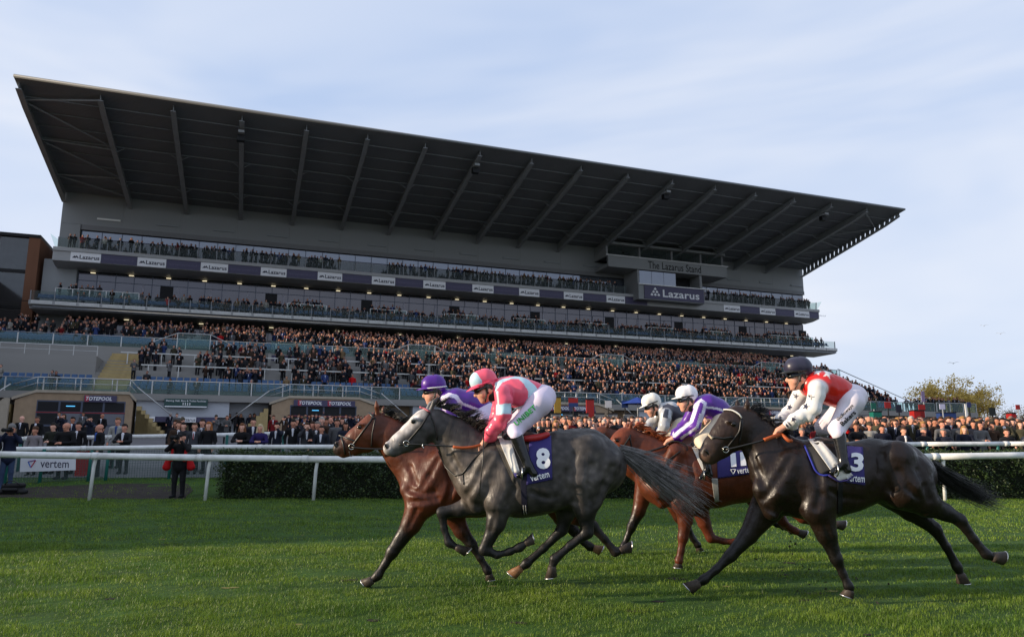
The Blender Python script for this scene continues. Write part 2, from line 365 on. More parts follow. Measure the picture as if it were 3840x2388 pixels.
for k in range(26):
    MB().box((3+k*3.95, 3.1, 21.12), (3.5+k*3.95, 3.2, 21.18)).build('downlight', M_lamp, gs)
    if k % 2: MB().box((3+k*3.95, 2.4, 15.78), (3.5+k*3.95, 2.5, 15.83)).build('downlight', M_lamp, gs)
# left and right end walls
box('end_wall', (-1.6, 2.72, 12), (1.7, 3.5, 22.3), M_panel, gs)
# commentary box
cbx = MB().prism([(-1.6, 26.5), (-1.6, 28.1), (-1.2, 28.1), (-1.2, 26.95), (2.7, 26.95), (2.7, 26.5)], 0, 67.3, 87.3).build('commentary_box', M_panel, gs)
box('box_roof', (67.3, -1.5, 29.85), (87.2, 2.7, 30.2), M_panel, cbx)
for a in (67.3, 72.6, 78, 83, 86.9): box('box_wall', (a, -1.0 if a < 86 else -.9, 28.1), (a+.3, 2.6, 29.85), M_panel2 if a > 68 else M_panel, cbx)
for k in range(8): box('window_pane', (67.8+k*2.4, -.9, 28.15), (70.05+k*2.4, -.86, 29.8), M_glassd, cbx)
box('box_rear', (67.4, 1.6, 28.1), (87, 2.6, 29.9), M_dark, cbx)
MB().box((66.9, -1.75, 28.1), (87.5, -1.55, 28.22)).build('box_rail', M_rail, cbx)
gtext('lettering', 'The Lazarus Stand', 78.2, 27.3, 9.0, 1.1, -1.62, M_black, cbx, bold=.01)
box('lower_box_wall', (72.1, -1.5, 22.2), (83.2, 2.7, 24.35), M_panel, cbx)
box('lower_box_pier', (82.6, -1.3, 24.35), (83.0, 2.6, 26.5), M_panel, cbx)
box('lower_box_side', (72.1, -1.3, 24.35), (72.4, 2.6, 26.5), M_panel, cbx)
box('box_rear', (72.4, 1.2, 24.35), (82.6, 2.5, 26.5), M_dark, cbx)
for k in range(3): box('window_pane', (72.42+k*2.03, -1.3, 24.4), (74.4+k*2.03, -1.26, 26.4), M_pane2, cbx)
box('big_sign', (73.0, -1.62, 22.32), (83.0, -1.505, 24.25), M_purple, cbx)
gtext('lettering', 'Lazarus', 79.1, 23.25, 6.2, 1.1, -1.635, M_wtext, cbx, bold=.02)
for i in range(3):
    for j in range(i+1):
        x = 74.75 + (j - i/2)*.56 + .0; z = 24.0 - .2 - i*.42
        MB().prism([(x-.25, z-.06), (x, z+.24), (x+.25, z-.06), (x, z-.2)], 1, -1.64, -1.625).build('logo', M_wtext, cbx)
box('sign_ledge', (72, -1.75, 24.3), (84, -1.4, 24.42), M_rail, cbx)

# ---- terraces
LT = [(-27.6 + .8*k, 5.45 + .335*k) for k in range(13)]       # lower rows: front edge v, level z
UTT = [(-16.2 + .85*k, 10.35 + .19*k) for k in range(19)]      # upper rows
UE = (-6, 91.5)
for k, (v, z) in enumerate(LT): box('terrace_step', (UE[0], v, z-.5), (UE[1]-max(0, 0), v+.802, z), M_conc, gs)
for k, (v, z) in enumerate(UTT): box('terrace_step', (UE[0]+2, v, z-.5), (UE[1]+1.5, v+.852, z), M_conc, gs)
box('terrace_wall', (UE[0], -17.25, 8), (UE[1], -16.21, 10.3), M_conc, gs)
box('terrace_core', (UE[0], -26, 2), (UE[1]-.1, -17.3, 5.3), M_conc, gs)
box('terrace_core', (UE[0]+2, -16.1, 5), (UE[1]+1.4, 3, 9.8), M_conc, gs)
# front ledge and balustrade between kiosks
box('front_ledge', (UE[0], -27.95, 4.95), (UE[1]+.05, -27.2, 5.47), M_conc, gs)
balustrade('b', UE[0], UE[1]+4, 42, -27.6, 5.47, .98, M_glass, M_rail)
balustrade('b', UE[0]+2, UE[1]+1, 36, -16.3, 10.3, 1.0, M_glass, M_rail)
for (v, z, n, u0) in ((-23.6, 7.13, 34, 12), (-20.4, 8.47, 30, 10)):   # standing-area crush rails
    b = MB().box((u0, v-.08, z+.92), (UE[1]-1, v+.08, z+1.02))
    b.build('crush_rail', M_rail, gs)
    for k in range(n): box('rail_post', (u0+.5+k*(UE[1]-u0-2)/n, v-.04, z), (u0+.58+k*(UE[1]-u0-2)/n, v+.04, z+.92), M_rail, gs)
# vomitory blocks in the upper terrace wall and their signs
for i, u in enumerate((24.2, 46.4, 68.6)):
    box('vomitory_wall', (u-2.2, -19.6, 7.9), (u-1.9, -16.25, 9.9), M_conc, gs)
    MB().prism([(-20.2, 8), (-17.2, 11), (-16.3, 11), (-16.3, 8)], 0, u+1.9, u+2.25).build('vomitory_wall', M_conc, gs)
    box('vomitory_opening', (u-1.9, -17.4, 8.2), (u+1.9, -17.3, 9.3), M_dark, gs)
    s = box('totepool_sign', (u-1.9, -17.55, 9.3), (u+1.9, -17.41, 10.05), M_purple, gs)
    gtext('lettering', 'TOTEPOOL', u-.3, 9.68, 2.6, .36, -17.57, M_wtext, gs, bold=.03, shear=.2)
    box('glass_panel', (u-1.9, -17.5, 10.35), (u+1.9, -17.47, 11.45), M_glass, gs)
for u in (15.5, 37, 59, 81):          # stair heads with raised guard rails
    b = MB()
    for s in (-1, 1):
        b.tube([(u+s*1.4, -17.4, 11.75), (u+s*3.6, -17.4, 10.75)], .04, 6); b.tube([(u+s*1.4, -17.4, 10.35), (u+s*1.4, -17.4, 11.75)], .045, 6)
    b.tube([(u-1.4, -17.4, 11.75), (u+1.4, -17.4, 11.75)], .045, 6)
    b.build('stair_guard', M_rail, gs)
    box('glass_panel', (u-1.35, -17.42, 10.4), (u+1.35, -17.39, 11.7), M_glass, gs)
# blank concrete block and stairs in the left bay
box('concrete_block', (-5, -22.9, 6.5), (8.6, -17.3, 8.75), M_conc, gs)
b = MB().tube([(-5, -22.8, 9.55), (8.6, -22.8, 9.55)], .04, 6).tube([(-5, -22.8, 9.15), (8.6, -22.8, 9.15)], .025, 6)
for k in range(9): b.tube([(-5+1.7*k, -22.8, 8.75), (-5+1.7*k, -22.8, 9.55)], .035, 6)
b.build('block_railing', M_rail, gs)
for k in range(14): box('stair_step', (9.0, -27.5+.72*k, 5.3), (11.4, -26.8+.72*k, 5.55+.31*k), M_tstair, gs)
# seats: the rows that show are built seat by seat
SEATV = MB().prism([(0, 0), (.04, .02), (.13, .42), (.1, .46), (.06, .44), (-.02, .04)], 0, .03, .43).box((.05, -.34, -.02), (.41, .0, .04))
SEATM = mesh('seat_shell', SEATV.V, SEATV.F, M_seat)
seat_n = 0
for k in range(5):
    v, z = LT[k]
    for u in np.arange(-4.6 if k < 5 else 12, 46, .5):
        if 8.6 < u < 11.6 or seat_n >= 300: continue
        if k > 3 and u < 12: continue
        o = link('seat', SEATM, gs, (u, v+.5, z+.42)); seat_n += 1
b = MB()
def addseat(u, v, z):
    o = len(b.V); b.V += [(x+u, y+v, q+z) for x, y, q in SEATV.V]; b.F += [tuple(o+i for i in f) for f in SEATV.F]
for u in np.arange(46, 90, .5):
    for k in range(2): addseat(u, LT[k][0]+.5, LT[k][1]+.42)
for u in np.arange(-3, 30, .5):
    for k in range(5): addseat(u, UTT[k][0]+.5, UTT[k][1]+.42)
for u in np.arange(-1, 106, .55):
    for k, z in enumerate((16.75, 16.9, 17.15)): addseat(u, -1.0+k*1.15, z+.4)
tag(b.build('seat_rows', M_seat, gs), kind='stuff')

# ---- ground floor: kiosks, betting hall front
KV = -28.0
gz = 2.2
def kx(x, y): return on_v(x, y, KV)
o5 = lambda x, y: kx(x/3.474, 1200+y/3.474)
o8 = lambda x, y: kx(700+x/2.749, 1150+y/2.749)
def kiosk(c, a, bb, d, zs, zt, sign, stairs=True):
    wall = MB().prism([(c, gz-.6), (c, zs), (a, zt), (bb, zt), (d, zs), (d, gz-.6)], 1, KV, KV+2.2).build('kiosk_wall', M_brick, gs)
    for (p, q, r_, s_) in ((c-.2, zs, a, zt), (a, zt, bb, zt), (bb, zt, d+.2, zs)):
        MB().prism([(p, q), (r_, s_), (r_, s_+.2), (p, q+.2)], 1, KV-.12, KV+.4).build('coping_stone', M_stone, wall)
    sl, sr = sign; w0, w1 = (a+.1 if len(SG) else a, bb-.2)
    box('shop_recess', (w0, KV-.02, gz), (w1, KV-.001, zt-.55), M_mull, wall)
    n = 4; w = (w1-w0)/n
    for k in range(n):
        for (za, zb) in ((zt-1.35, zt-.65), (zt-2.3, zt-1.5), (gz+.1, zt-2.45)):
            box('window_pane', (w0+k*w+.07, KV-.035, za), (w0+(k+1)*w-.07, KV-.021, zb), M_pane if za < zt-2 and k % 2 else M_dark, wall)
    box('screen', (w0+w*1.3, KV-.05, zt-.98), (w0+w*1.7, KV-.036, zt-.93), pmat('lit_screen', (.1, .5, .9), .4, var=0, emit=1.2), wall)
    box('red_strip', (w0, KV-.045, zt-1.46), (w1, KV-.022, zt-1.4), pmat('red_strip', (.3, .02, .02), .5), wall)
    box('totepool_sign', (sl, KV-.16, zt-.62), (sr, KV-.02, zt-.13), M_purple, wall)
    # handrail along the coping
    b = MB().tube([(c-.2, KV-.02, zs+1.12), (a, KV-.02, zt+1.12), (bb, KV-.02, zt+1.12), (d+.2, KV-.02, zs+1.12)], .045, 7).tube([(c-.2, KV-.02, zs+.7), (a, KV-.02, zt+.7), (bb, KV-.02, zt+.7), (d+.2, KV-.02, zs+.7)], .028, 6)
    for k in range(6): t = a+(bb-a)*k/5; b.tube([(t, KV-.02, zt+.2), (t, KV-.02, zt+1.12)], .04, 6)
    b.build('kiosk_handrail', M_rail, wall, True)
    if stairs:
        for s, e in ((-1, c-.25), (1, d+.25)):
            if s < 0 and c < 8: MB().prism([(e, gz-.4), (e, zs+.1), (e+s*.3, zs+.1), (e+s*2.7, gz+.5), (e+s*2.7, gz-.4)], 1, KV-.5, KV-.2).build('stair_parapet', M_stone, wall)
            for k in range(8): box('stair_step', (min(e, e+s*(2.3-.28*k)), KV+.1, gz-.4), (max(e, e+s*(2.3-.28*k)), KV+1.6, gz+.2+.3*k), M_tstair, wall)
            MB().tube([(e, KV-.55, zs+1.1), (e+s*2.9, KV-.55, gz+1.3)], .045, 7).build('stair_handrail', M_rail, wall, True)
    return wall
SG = [1]
a0, zt = o5(480, 905); b0, _ = o5(1690, 930); c0, zs = o5(200, 1000); d0, _ = o5(1745, 960)
zt -= .2; zs -= .2
s0, _ = o5(1108, 940); s1, _ = o5(1525, 1015)
w = kiosk(c0, a0, b0, d0, zs, zt, (s0, s1)); gtext('lettering', 'TOTEPOOL', (s0+s1)/2-.1, zt-.37, (s1-s0)*.8, .28, KV-.165, M_wtext, w, bold=.03, shear=.2)
box('red_sign_tab', (s0+.05, KV-.163, zt-.6), (s0+.32, KV-.161, zt-.15), pmat('sign_red', (.35, .01, .04), .4), w)
A, _ = o8(1060, 915); B, _ = o8(1780, 930); Cc, zs2 = o8(880, 985); D, _ = o8(1960, 1000); S0, _ = o8(1105, 940); S1, _ = o8(1735, 960)
for n in range(3):
    du = 22.4*n
    w = kiosk(Cc+du, A+du, B+du, D+du, zs, zt, (S0+du, S1+du))
    for t in (.27, .75):
        x = S0+du+(S1-S0)*t; gtext('lettering', 'TOTEPOOL', x, zt-.37, (S1-S0)*.37, .28, KV-.165, M_wtext, w, bold=.03, shear=.2)
        box('red_sign_tab', (x-(S1-S0)*.205, KV-.163, zt-.6), (x-(S1-S0)*.15, KV-.161, zt-.15), pmat('sign_red', (.35, .01, .04), .4), w)
M_shut = pmat('pale_shutter', (.46, .48, .52), .5, var=.05)
M_green = pmat('dark_green_sign', (.008, .05, .045), .45, var=.05)
g0, gt = kx(618, 1494); g1, gb = kx(778, 1530)
for n in range(4):
    p = (D if n else d0) + 22.4*(n-1 if n else 0) + (3.2 if n else .2); q = (Cc + 22.4*n) - 3.2
    box('ground_floor_wall', (p-3, KV+1.8, gz-.5), (q+3, KV+2.3, 4.96), M_brick if n else M_shut, gs)
    if q-p > 2:
        sh = box('shutter_panel', (p, KV+.35, 3.75), (q, KV+1.75, 4.94), M_shut, gs)
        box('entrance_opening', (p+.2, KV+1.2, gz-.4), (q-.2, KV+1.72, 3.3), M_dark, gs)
        x = p
        while x < q-1.2:
            box('white_sign_panel', (x, KV+.27, 3.35), (x+1.35, KV+.33, 3.74), M_white, gs); gtext('lettering', 'Lazarus', x+.8, 3.54, 1.0, .24, KV+.26, M_ltext, gs)
            box('purple_sign_panel', (x+1.37, KV+.27, 3.35), (min(x+2.9, q), KV+.33, 3.74), M_purple, gs); x += 2.92
gsn = box('directions_sign', (g0, KV-.16, gb), (g1, KV-.03, gt), M_green, gs)
gtext('lettering', 'Betting Hall, Bars & Toilet Facilities', (g0+g1)/2, gt-.17, (g1-g0)*.92, .17, KV-.175, M_wtext, gs, bold=.01)
box('sign_strip', (g0+.05, KV-.17, gb+.04), (g1-.05, KV-.161, gb+.12), M_white, gs)
for k in range(4): box('pictogram', (g0+1.3+.16*k, KV-.17, gt-.48), (g0+1.36+.16*k, KV-.161, gt-.3), M_wtext, gs)
# low wing beyond the right end of the terraces
box('end_platform', (91.6, -28, 4.9), (102, -20, 5.5), M_conc, gs); box('end_platform_wall', (92, -27.5, 1.5), (101.5, -21, 4.9), M_brick, gs)
balustrade('b', 95.6, 102, 3, -27.8, 5.5, 1.0, M_glass, M_rail)
MB().tube([(92.0, -17, 11.4), (92.0, -27.5, 6.6)], .05, 6).build('stair_handrail', M_rail, gs, True)
b = MB()
for z in (.5, 1.05): b.tube([(93.4, -2, 13+z), (93.4, -16, 10.3+z)], .04, 6)
for k in range(7): b.tube([(93.4, -2-2.3*k, 13-.45*k), (93.4, -2-2.3*k, 14.05-.45*k)], .04, 6)
b.build('end_guard', M_rail, gs, True)
obj('end_glass', [(93.4, -2, 13.05), (93.4, -16, 10.35), (93.4, -16, 11.3), (93.4, -2, 14)], [(0, 1, 2, 3)], M_glass, gs)

# ------------------------------------------------------------------ brick and glass neighbour at the left edge, plus unseen wings added for their shade
nb = empty('brick_building', (O[0], O[1], 0), math.atan2(UD[1], UD[0]))
tag(nb, 'brown brick and dark glass building at the left edge beside the grandstand', 'building')
box('main_block', (-45, 2.4, -.5), (-2.05, 9, 24.5), M_panel2, nb)
MB().box((-45, 1.9, 24.4), (-2, 9.2, 24.75)).build('roof_cap', M_black, nb)
box('brick_corner', (-3.1, 2.0, -.5), (-2, 9.1, 24.4), M_redbrick, nb)
for z in (4, 8.1, 12.2, 16.3, 20.4):
    box('floor_band', (-45, 2.25, z), (-3.12, 2.41, z+.3), M_black, nb)
    for k in range(14): box('window_pane', (-44.8+k*3, 2.3, z+.35), (-42-.06+k*3, 2.36, z+4.0), pmat('smoked_glass', (.08, .085, .09), .08, metal=.6, var=.1), nb)
for z in (10, 17.2): box('brick_joint', (-3.11, 1.99, z), (-1.99, 9.11, z+.08), M_black, nb)
box('pale_annexe', (-3, 9.5, 0), (3, 14, 24.2), M_panel, nb)
wing = box('wing', (-40, -24, -.5), (-6.5, 2.2, 20), M_redbrick, nb)  # out of view, added and sized to throw shade over the left terraces
box('unseen_shade_wing', (-40, -70.5, -.5), (-4, -24.1, 10.5), M_redbrick, nb)  # out of view too, added to shade the left apron and far grass
for k in range(21): box('window_pane', (-3.99, -69+2.1*k, 5.5), (-3.95, -67.6+2.1*k, 8), M_pane, nb)
# ------------------------------------------------------------------ smooth solids: blended tapered limbs -> one continuous skin
def smin(a, b, k):
    h = np.maximum(k - np.abs(a-b), 0)/k; return np.minimum(a, b) - h*h*k*.25
class Solid:
    """list of tapered rounded limbs (a, b, ra, rb, lateral squash, blend, colour index)"""
    def __init__(s, vox=.014): s.P = []; s.vox = vox; s.cut = []
    def limb(s, a, b, ra, rb, wy=1., k=.05, c=0): s.P.append((np.asarray(a, float), np.asarray(b, float), ra, rb, wy, k, c)); return s
    def chain(s, pts, wy=1., k=.05, c=0):
        """pts: (P, r[, wy[, c]])"""
        for p, q in zip(pts[:-1], pts[1:]):
            w = (p[2] if len(p) > 2 and p[2] else wy); cc = q[3] if len(q) > 3 else c
            s.limb(p[0], q[0], p[1], q[1], w, k, cc)
        return s
    @staticmethod
    def dist(p, prim):
        a, b, ra, rb, wy, k, c = prim
        P = p - a; ba = b - a
        sc = np.array([1, 1/wy, 1]); P = P*sc; ba = ba*sc
        t = np.clip((P@ba)/(ba@ba + 1e-9), 0, 1)
        d = P - t[..., None]*ba
        return np.sqrt((d*d).sum(-1)) - (ra + (rb-ra)*t)
    def field(s):
        lo = np.min([np.minimum(p[0], p[1]) - max(p[2], p[3])*max(1, p[4]) for p in s.P], 0) - 3*s.vox
        hi = np.max([np.maximum(p[0], p[1]) + max(p[2], p[3])*max(1, p[4]) for p in s.P], 0) + 3*s.vox
        n = np.ceil((hi-lo)/s.vox).astype(int)+1
        ax = [lo[i] + s.vox*np.arange(n[i]) for i in range(3)]
        D = np.full(n, 1e3, np.float32)
        for pr in s.P + s.cut:
            m = max(pr[2], pr[3])*max(1, pr[4]) + pr[5] + 2*s.vox
            i0 = np.maximum(((np.minimum(pr[0], pr[1]) - m - lo)/s.vox).astype(int), 0); i1 = np.minimum(((np.maximum(pr[0], pr[1]) + m - lo)/s.vox).astype(int)+2, n)
            sl = tuple(slice(a, b) for a, b in zip(i0, i1))
            G = np.stack(np.meshgrid(*[ax[i][sl[i]] for i in range(3)], indexing='ij'), -1)
            d = s.dist(G, pr).astype(np.float32)
            if any(pr is q for q in s.cut): D[sl] = -smin(-D[sl], d, pr[5])
            else: D[sl] = smin(D[sl], d, pr[5])
        s.D, s.lo = D, lo
        return D, lo
    def surface(s):
        D, lo = s.field(); n = D.shape
        ins = D < 0
        c = [D[i:n[0]-1+i, j:n[1]-1+j, k:n[2]-1+k] for i in (0, 1) for j in (0, 1) for k in (0, 1)]
        cnt = sum((x < 0).astype(np.int8) for x in c); act = (cnt > 0) & (cnt < 8)
        idx = np.full(act.shape, -1, np.int64); cells = np.argwhere(act); idx[act] = np.arange(len(cells))
        cv = np.stack([x[act] for x in c], -1)
        offs = np.array([(i, j, k) for i in (0, 1) for j in (0, 1) for k in (0, 1)], float)
        acc = np.zeros((len(cells), 3)); w = np.zeros(len(cells))
        for a in range(8):
            for b in range(a+1, 8):
                if np.abs(offs[a]-offs[b]).sum() != 1: continue
                x = (cv[:, a] < 0) != (cv[:, b] < 0); t = np.where(x, cv[:, a]/np.where(x, cv[:, a]-cv[:, b], 1), 0)
                acc += x[:, None]*(offs[a] + t[:, None]*(offs[b]-offs[a])); w += x
        V = lo + (cells + acc/w[:, None])*s.vox
        F = []
        for ax_ in range(3):
            o1, o2 = [(1, 2), (2, 0), (0, 1)][ax_]
            A = ins; B = np.roll(ins, -1, ax_)
            ch = A != B; sl = [slice(1, -1)]*3; m = np.zeros_like(ch); m[tuple(sl)] = ch[tuple(sl)]
            e = np.argwhere(m)
            if not len(e): continue
            def cell(d1, d2):
                q = e.copy(); q[:, o1] += d1; q[:, o2] += d2; return idx[q[:, 0], q[:, 1], q[:, 2]]
            f = np.stack([cell(-1, -1), cell(0, -1), cell(0, 0), cell(-1, 0)], -1)
            fl = ~A[e[:, 0], e[:, 1], e[:, 2]]; f[fl] = f[fl][:, ::-1]
            F.append(f[(f >= 0).all(1)])
        F = np.concatenate(F)
        for _ in range(s.__dict__.get('relax', 1)):       # one light relaxation
            ac = np.zeros_like(V); cn = np.zeros(len(V))
            for k in range(4):
                for q in (1, 3): np.add.at(ac, F[:, k], V[F[:, (k+q) % 4]]); np.add.at(cn, F[:, k], 1)
            V = V*.5 + .5*ac/np.maximum(cn, 1)[:, None]
        s.V, s.F = V, F
        return V, F
    def colours(s, pal, soft=.02):
        W = np.zeros((len(s.V), len(pal)))
        for pr in s.P:
            d = s.dist(s.V, pr); W[:, pr[6]] = np.maximum(W[:, pr[6]], np.exp(-np.maximum(d, -.05)/soft))
        W = W**2; W /= W.sum(1, keepdims=True)+1e-9
        return W@np.array(pal)
    def near_y(s, X, Z, far=False):
        """lateral coordinate of the skin seen from the camera side, for arrays X, Z (shape alike)"""
        D, lo = s.D, s.lo; n = D.shape
        i = np.clip((X-lo[0])/s.vox, 0, n[0]-2); k = np.clip((Z-lo[2])/s.vox, 0, n[2]-2)
        i0 = i.astype(int); k0 = k.astype(int); fi = (i-i0)[..., None]; fk = (k-k0)[..., None]
        colm = (D[i0, :, k0]*(1-fi) + D[i0+1, :, k0]*fi)*(1-fk) + (D[i0, :, k0+1]*(1-fi) + D[i0+1, :, k0+1]*fi)*fk
        if far: colm = colm[..., ::-1]
        neg = colm < 0; j = neg.argmax(-1); ok = neg.any(-1)
        j = np.where(ok, j, colm.argmin(-1)); j = np.maximum(j, 1)
        a = np.take_along_axis(colm, (j-1)[..., None], -1)[..., 0]; b = np.take_along_axis(colm, j[..., None], -1)[..., 0]
        t = np.where(ok, np.clip(a/(a-b+1e-9), 0, 1), 1)
        y = (j-1+t)*s.vox
        return lo[1] + (n[1]-1)*s.vox - y if far else lo[1] + y
def skin_obj(name, S, mat, parent, pal=None, soft=.02, colf=None):
    V, F = S.surface(); me = mesh(name, V, F, mat, True)
    if pal is not None or colf is not None:
        C = S.colours(pal, soft) if pal is not None else np.zeros((len(V), 3))
        if colf is not None: C = colf(V, C)
        a = me.color_attributes.new('Col', 'FLOAT_COLOR', 'POINT'); a.data.foreach_set('color', np.concatenate([C, np.ones((len(C), 1))], 1).astype(np.float32).ravel())
    return link(name, me, parent)
def lin(*c): return tuple((x/255/12.92 if x/255 <= .04045 else ((x/255+.055)/1.055)**2.4) for x in c)

# ------------------------------------------------------------------ horses
class Frame:
    """turns a place on a side-view measuring sheet (origin ox, oy, scale s) into a point at depth Y"""
    def __init__(s, ox, oy, sc, Y): s.ox, s.oy, s.sc, s.Y = ox, oy, sc, Y
    def p(s, cx, cy, lat=0): return at_depth(s.ox+cx/s.sc, s.oy+cy/s.sc, s.Y+lat)
    def m(s, r, lat=0): return r/s.sc/px_per_m(s.p(1000, 700, lat))
    def inv(s, X, Z, Y=None):
        """sheet coordinates of a point (arrays)"""
        Y = s.Y if Y is None else Y
        zc = Y*cP + (Z-CAM_H)*sP; up = -Y*sP + (Z-CAM_H)*cP
        return (WPX/2 + FPX*X/zc - s.ox)*s.sc, (HPX/2 - FPX*up/zc - s.oy)*s.sc
def horse_coat(name, rough=.36, dap=0, dark=None):
    m = bpy.data.materials.new(name); m.use_nodes = True; nt = m.node_tree; b = nt.nodes['Principled BSDF']; N = nt.nodes.new; K = nt.links.new
    b.inputs['Roughness'].default_value = rough; b.inputs['Specular IOR Level'].default_value = .36
    b.inputs['Sheen Weight'].default_value = 0; b.inputs['Coat Weight'].default_value = 0; b.inputs['Coat Roughness'].default_value = .3
    a = N('ShaderNodeAttribute'); a.attribute_name = 'Col'; t = N('ShaderNodeTexCoord')
    nr_ = N('ShaderNodeTexNoise'); nr_.inputs['Scale'].default_value = 26; nr_.inputs['Detail'].default_value = 6; nr_.inputs['Roughness'].default_value = .7; mpr = N('ShaderNodeMapping'); mpr.inputs['Scale'].default_value = (.5, 1, 1.3); mpr.inputs['Rotation'].default_value = (0, .6, 0); K(t.outputs['Object'], mpr.inputs['Vector']); K(mpr.outputs['Vector'], nr_.inputs['Vector'])
    mrr = N('ShaderNodeMapRange'); mrr.inputs['From Min'].default_value = .3; mrr.inputs['From Max'].default_value = .7; mrr.inputs['To Min'].default_value = rough-.14; mrr.inputs['To Max'].default_value = rough+.22; K(nr_.outputs['Fac'], mrr.inputs['Value']); K(mrr.outputs['Result'], b.inputs['Roughness'])
    n = N('ShaderNodeTexNoise'); n.inputs['Scale'].default_value = 5; n.inputs['Detail'].default_value = 6; K(t.outputs['Object'], n.inputs['Vector'])
    mr = N('ShaderNodeMapRange'); mr.inputs['From Min'].default_value = .3; mr.inputs['From Max'].default_value = .7; mr.inputs['To Min'].default_value = .6; mr.inputs['To Max'].default_value = 1.45; K(n.outputs['Fac'], mr.inputs['Value']); n.inputs['Distortion'].default_value = .6; n.inputs['Roughness'].default_value = .62
    mul = N('ShaderNodeVectorMath'); mul.operation = 'SCALE'; K(a.outputs['Color'], mul.inputs[0]); K(mr.outputs['Result'], mul.inputs['Scale']); out = mul
    if dap:
        v = N('ShaderNodeTexVoronoi'); v.inputs['Scale'].default_value = 17; v.inputs['Randomness'].default_value = 1; v.feature = 'SMOOTH_F1'; K(t.outputs['Object'], v.inputs['Vector'])
        m2 = N('ShaderNodeMapRange'); m2.inputs['From Min'].default_value = .1; m2.inputs['From Max'].default_value = .7; m2.inputs['To Min'].default_value = 1+dap; m2.inputs['To Max'].default_value = 1-dap*.6; K(v.outputs['Distance'], m2.inputs['Value'])
        out = N('ShaderNodeVectorMath'); out.operation = 'SCALE'; K(mul.outputs['Vector'], out.inputs[0]); K(m2.outputs['Result'], out.inputs['Scale'])
    K(out.outputs['Vector'], b.inputs['Base Color'])
    n2 = N('ShaderNodeTexNoise'); n2.inputs['Scale'].default_value = 6; n2.inputs['Detail'].default_value = 1.5; n2.inputs['Distortion'].default_value = .3; K(t.outputs['Object'], n2.inputs['Vector'])
    n3 = N('ShaderNodeTexNoise'); n3.inputs['Scale'].default_value = 160; mp3 = N('ShaderNodeMapping'); mp3.inputs['Scale'].default_value = (.35, 1, 1); K(t.outputs['Object'], mp3.inputs['Vector']); K(mp3.outputs['Vector'], n3.inputs['Vector'])
    n4 = N('ShaderNodeTexNoise'); n4.inputs['Scale'].default_value = 13; n4.inputs['Detail'].default_value = 2; n4.inputs['Distortion'].default_value = .5; mp4 = N('ShaderNodeMapping'); mp4.inputs['Scale'].default_value = (1.5, 1, .55); mp4.inputs['Rotation'].default_value = (0, .5, 0); K(t.outputs['Object'], mp4.inputs['Vector']); K(mp4.outputs['Vector'], n4.inputs['Vector'])
    a4 = N('ShaderNodeMath'); a4.operation = 'MULTIPLY_ADD'; a4.inputs[1].default_value = .38; K(n4.outputs['Fac'], a4.inputs[0]); K(n2.outputs['Fac'], a4.inputs[2])
    ad = N('ShaderNodeMath'); ad.operation = 'MULTIPLY_ADD'; ad.inputs[1].default_value = .05; K(n3.outputs['Fac'], ad.inputs[0]); K(a4.outputs[0], ad.inputs[2])
    bp = N('ShaderNodeBump'); bp.inputs['Strength'].default_value = .5; bp.inputs['Distance'].default_value = .03; K(ad.outputs[0], bp.inputs['Height']); K(bp.outputs['Normal'], b.inputs['Normal'])
    return m
M_tack = pmat('black_leather', (.012, .011, .01), .4, var=.2, scale=20)
M_metal = pmat('bright_steel', (.6, .6, .58), .25, metal=1, var=.05)
M_rein = pmat('orange_rubber_rein', (.42, .09, .025), .5, var=.1)
M_eye = pmat('horse_eye', (.006, .004, .003), .08, var=0)
M_hoofd = pmat('hoof_horn', (.05, .038, .03), .5, var=.3, scale=30)
M_cloth = pmat('number_cloth_purple', lin(58, 52, 110), .7, var=.08, scale=8, bump=.15, bscale=30)
M_wcloth = pmat('white_saddle_cloth', (.72, .7, .66), .75, var=.06, bump=.2, bscale=25)
M_saddle = pmat('black_saddle', (.02, .018, .018), .35, var=.2)
M_girth = pmat('pale_girth', (.35, .34, .31), .7)
M_shoe = pmat('racing_plate', (.55, .55, .55), .3, metal=.9)

def leg(S, fr, pts, rad, lat, hoof, c=(0, 1, 2), latw=.9, k=.03):
    """pts in sheet units: upper joint ... fetlock, hoof tip; rad in sheet units"""
    L_ = [(fr.p(x, y, lat if not isinstance(lat, list) else lat[i]), fr.m(r)) for i, ((x, y), r) in enumerate(zip(pts, rad))]
    n = len(L_)
    for i in range(n-1):
        ci = c[0] if i < 1 else c[1]
        S.limb(L_[i][0], L_[i+1][0], L_[i][1], L_[i+1][1], latw, k if i else .07, ci)
def hoof(fr, parent, a, b, lat, r0, r1, mat, sole=True):
    A = np.array(fr.p(*a, lat)); B = np.array(fr.p(*b, lat)); d = (B-A)/np.linalg.norm(B-A)
    s = np.cross(d, [0, 1, 0]); s = s if s[2] < 0 else -s      # heel side
    n = 16; V = []; rings = [(-.1, .78), (.12, .98), (.2, .95), (1.0, 1.32)]
    rb = fr.m(r0)
    for t, k in rings:
        for q in range(n):
            g = 2*math.pi*q/n; tilt = (.16*math.cos(g))*t
            V.append(A + (B-A)*(t - tilt) + (np.array([0, .92, 0])*math.sin(g) + s*math.cos(g))*rb*k)
    F = [(i*n+q, i*n+(q+1) % n, (i+1)*n+(q+1) % n, (i+1)*n+q) for i in range(3) for q in range(n)] + [tuple(range(3*n, 4*n)), tuple(range(n))[::-1]]
    o = obj('hoof', V, F, mat, parent, True)
    if sole:
        ring = [np.array(V[3*n+q]) + d*.002 for q in range(n)]; c = sum(ring)/n
        MB().tube([c + (p_-c)*.93 for p_ in ring[3:n-2]], .006, 5).build('shoe', M_shoe, o, True)
    return o
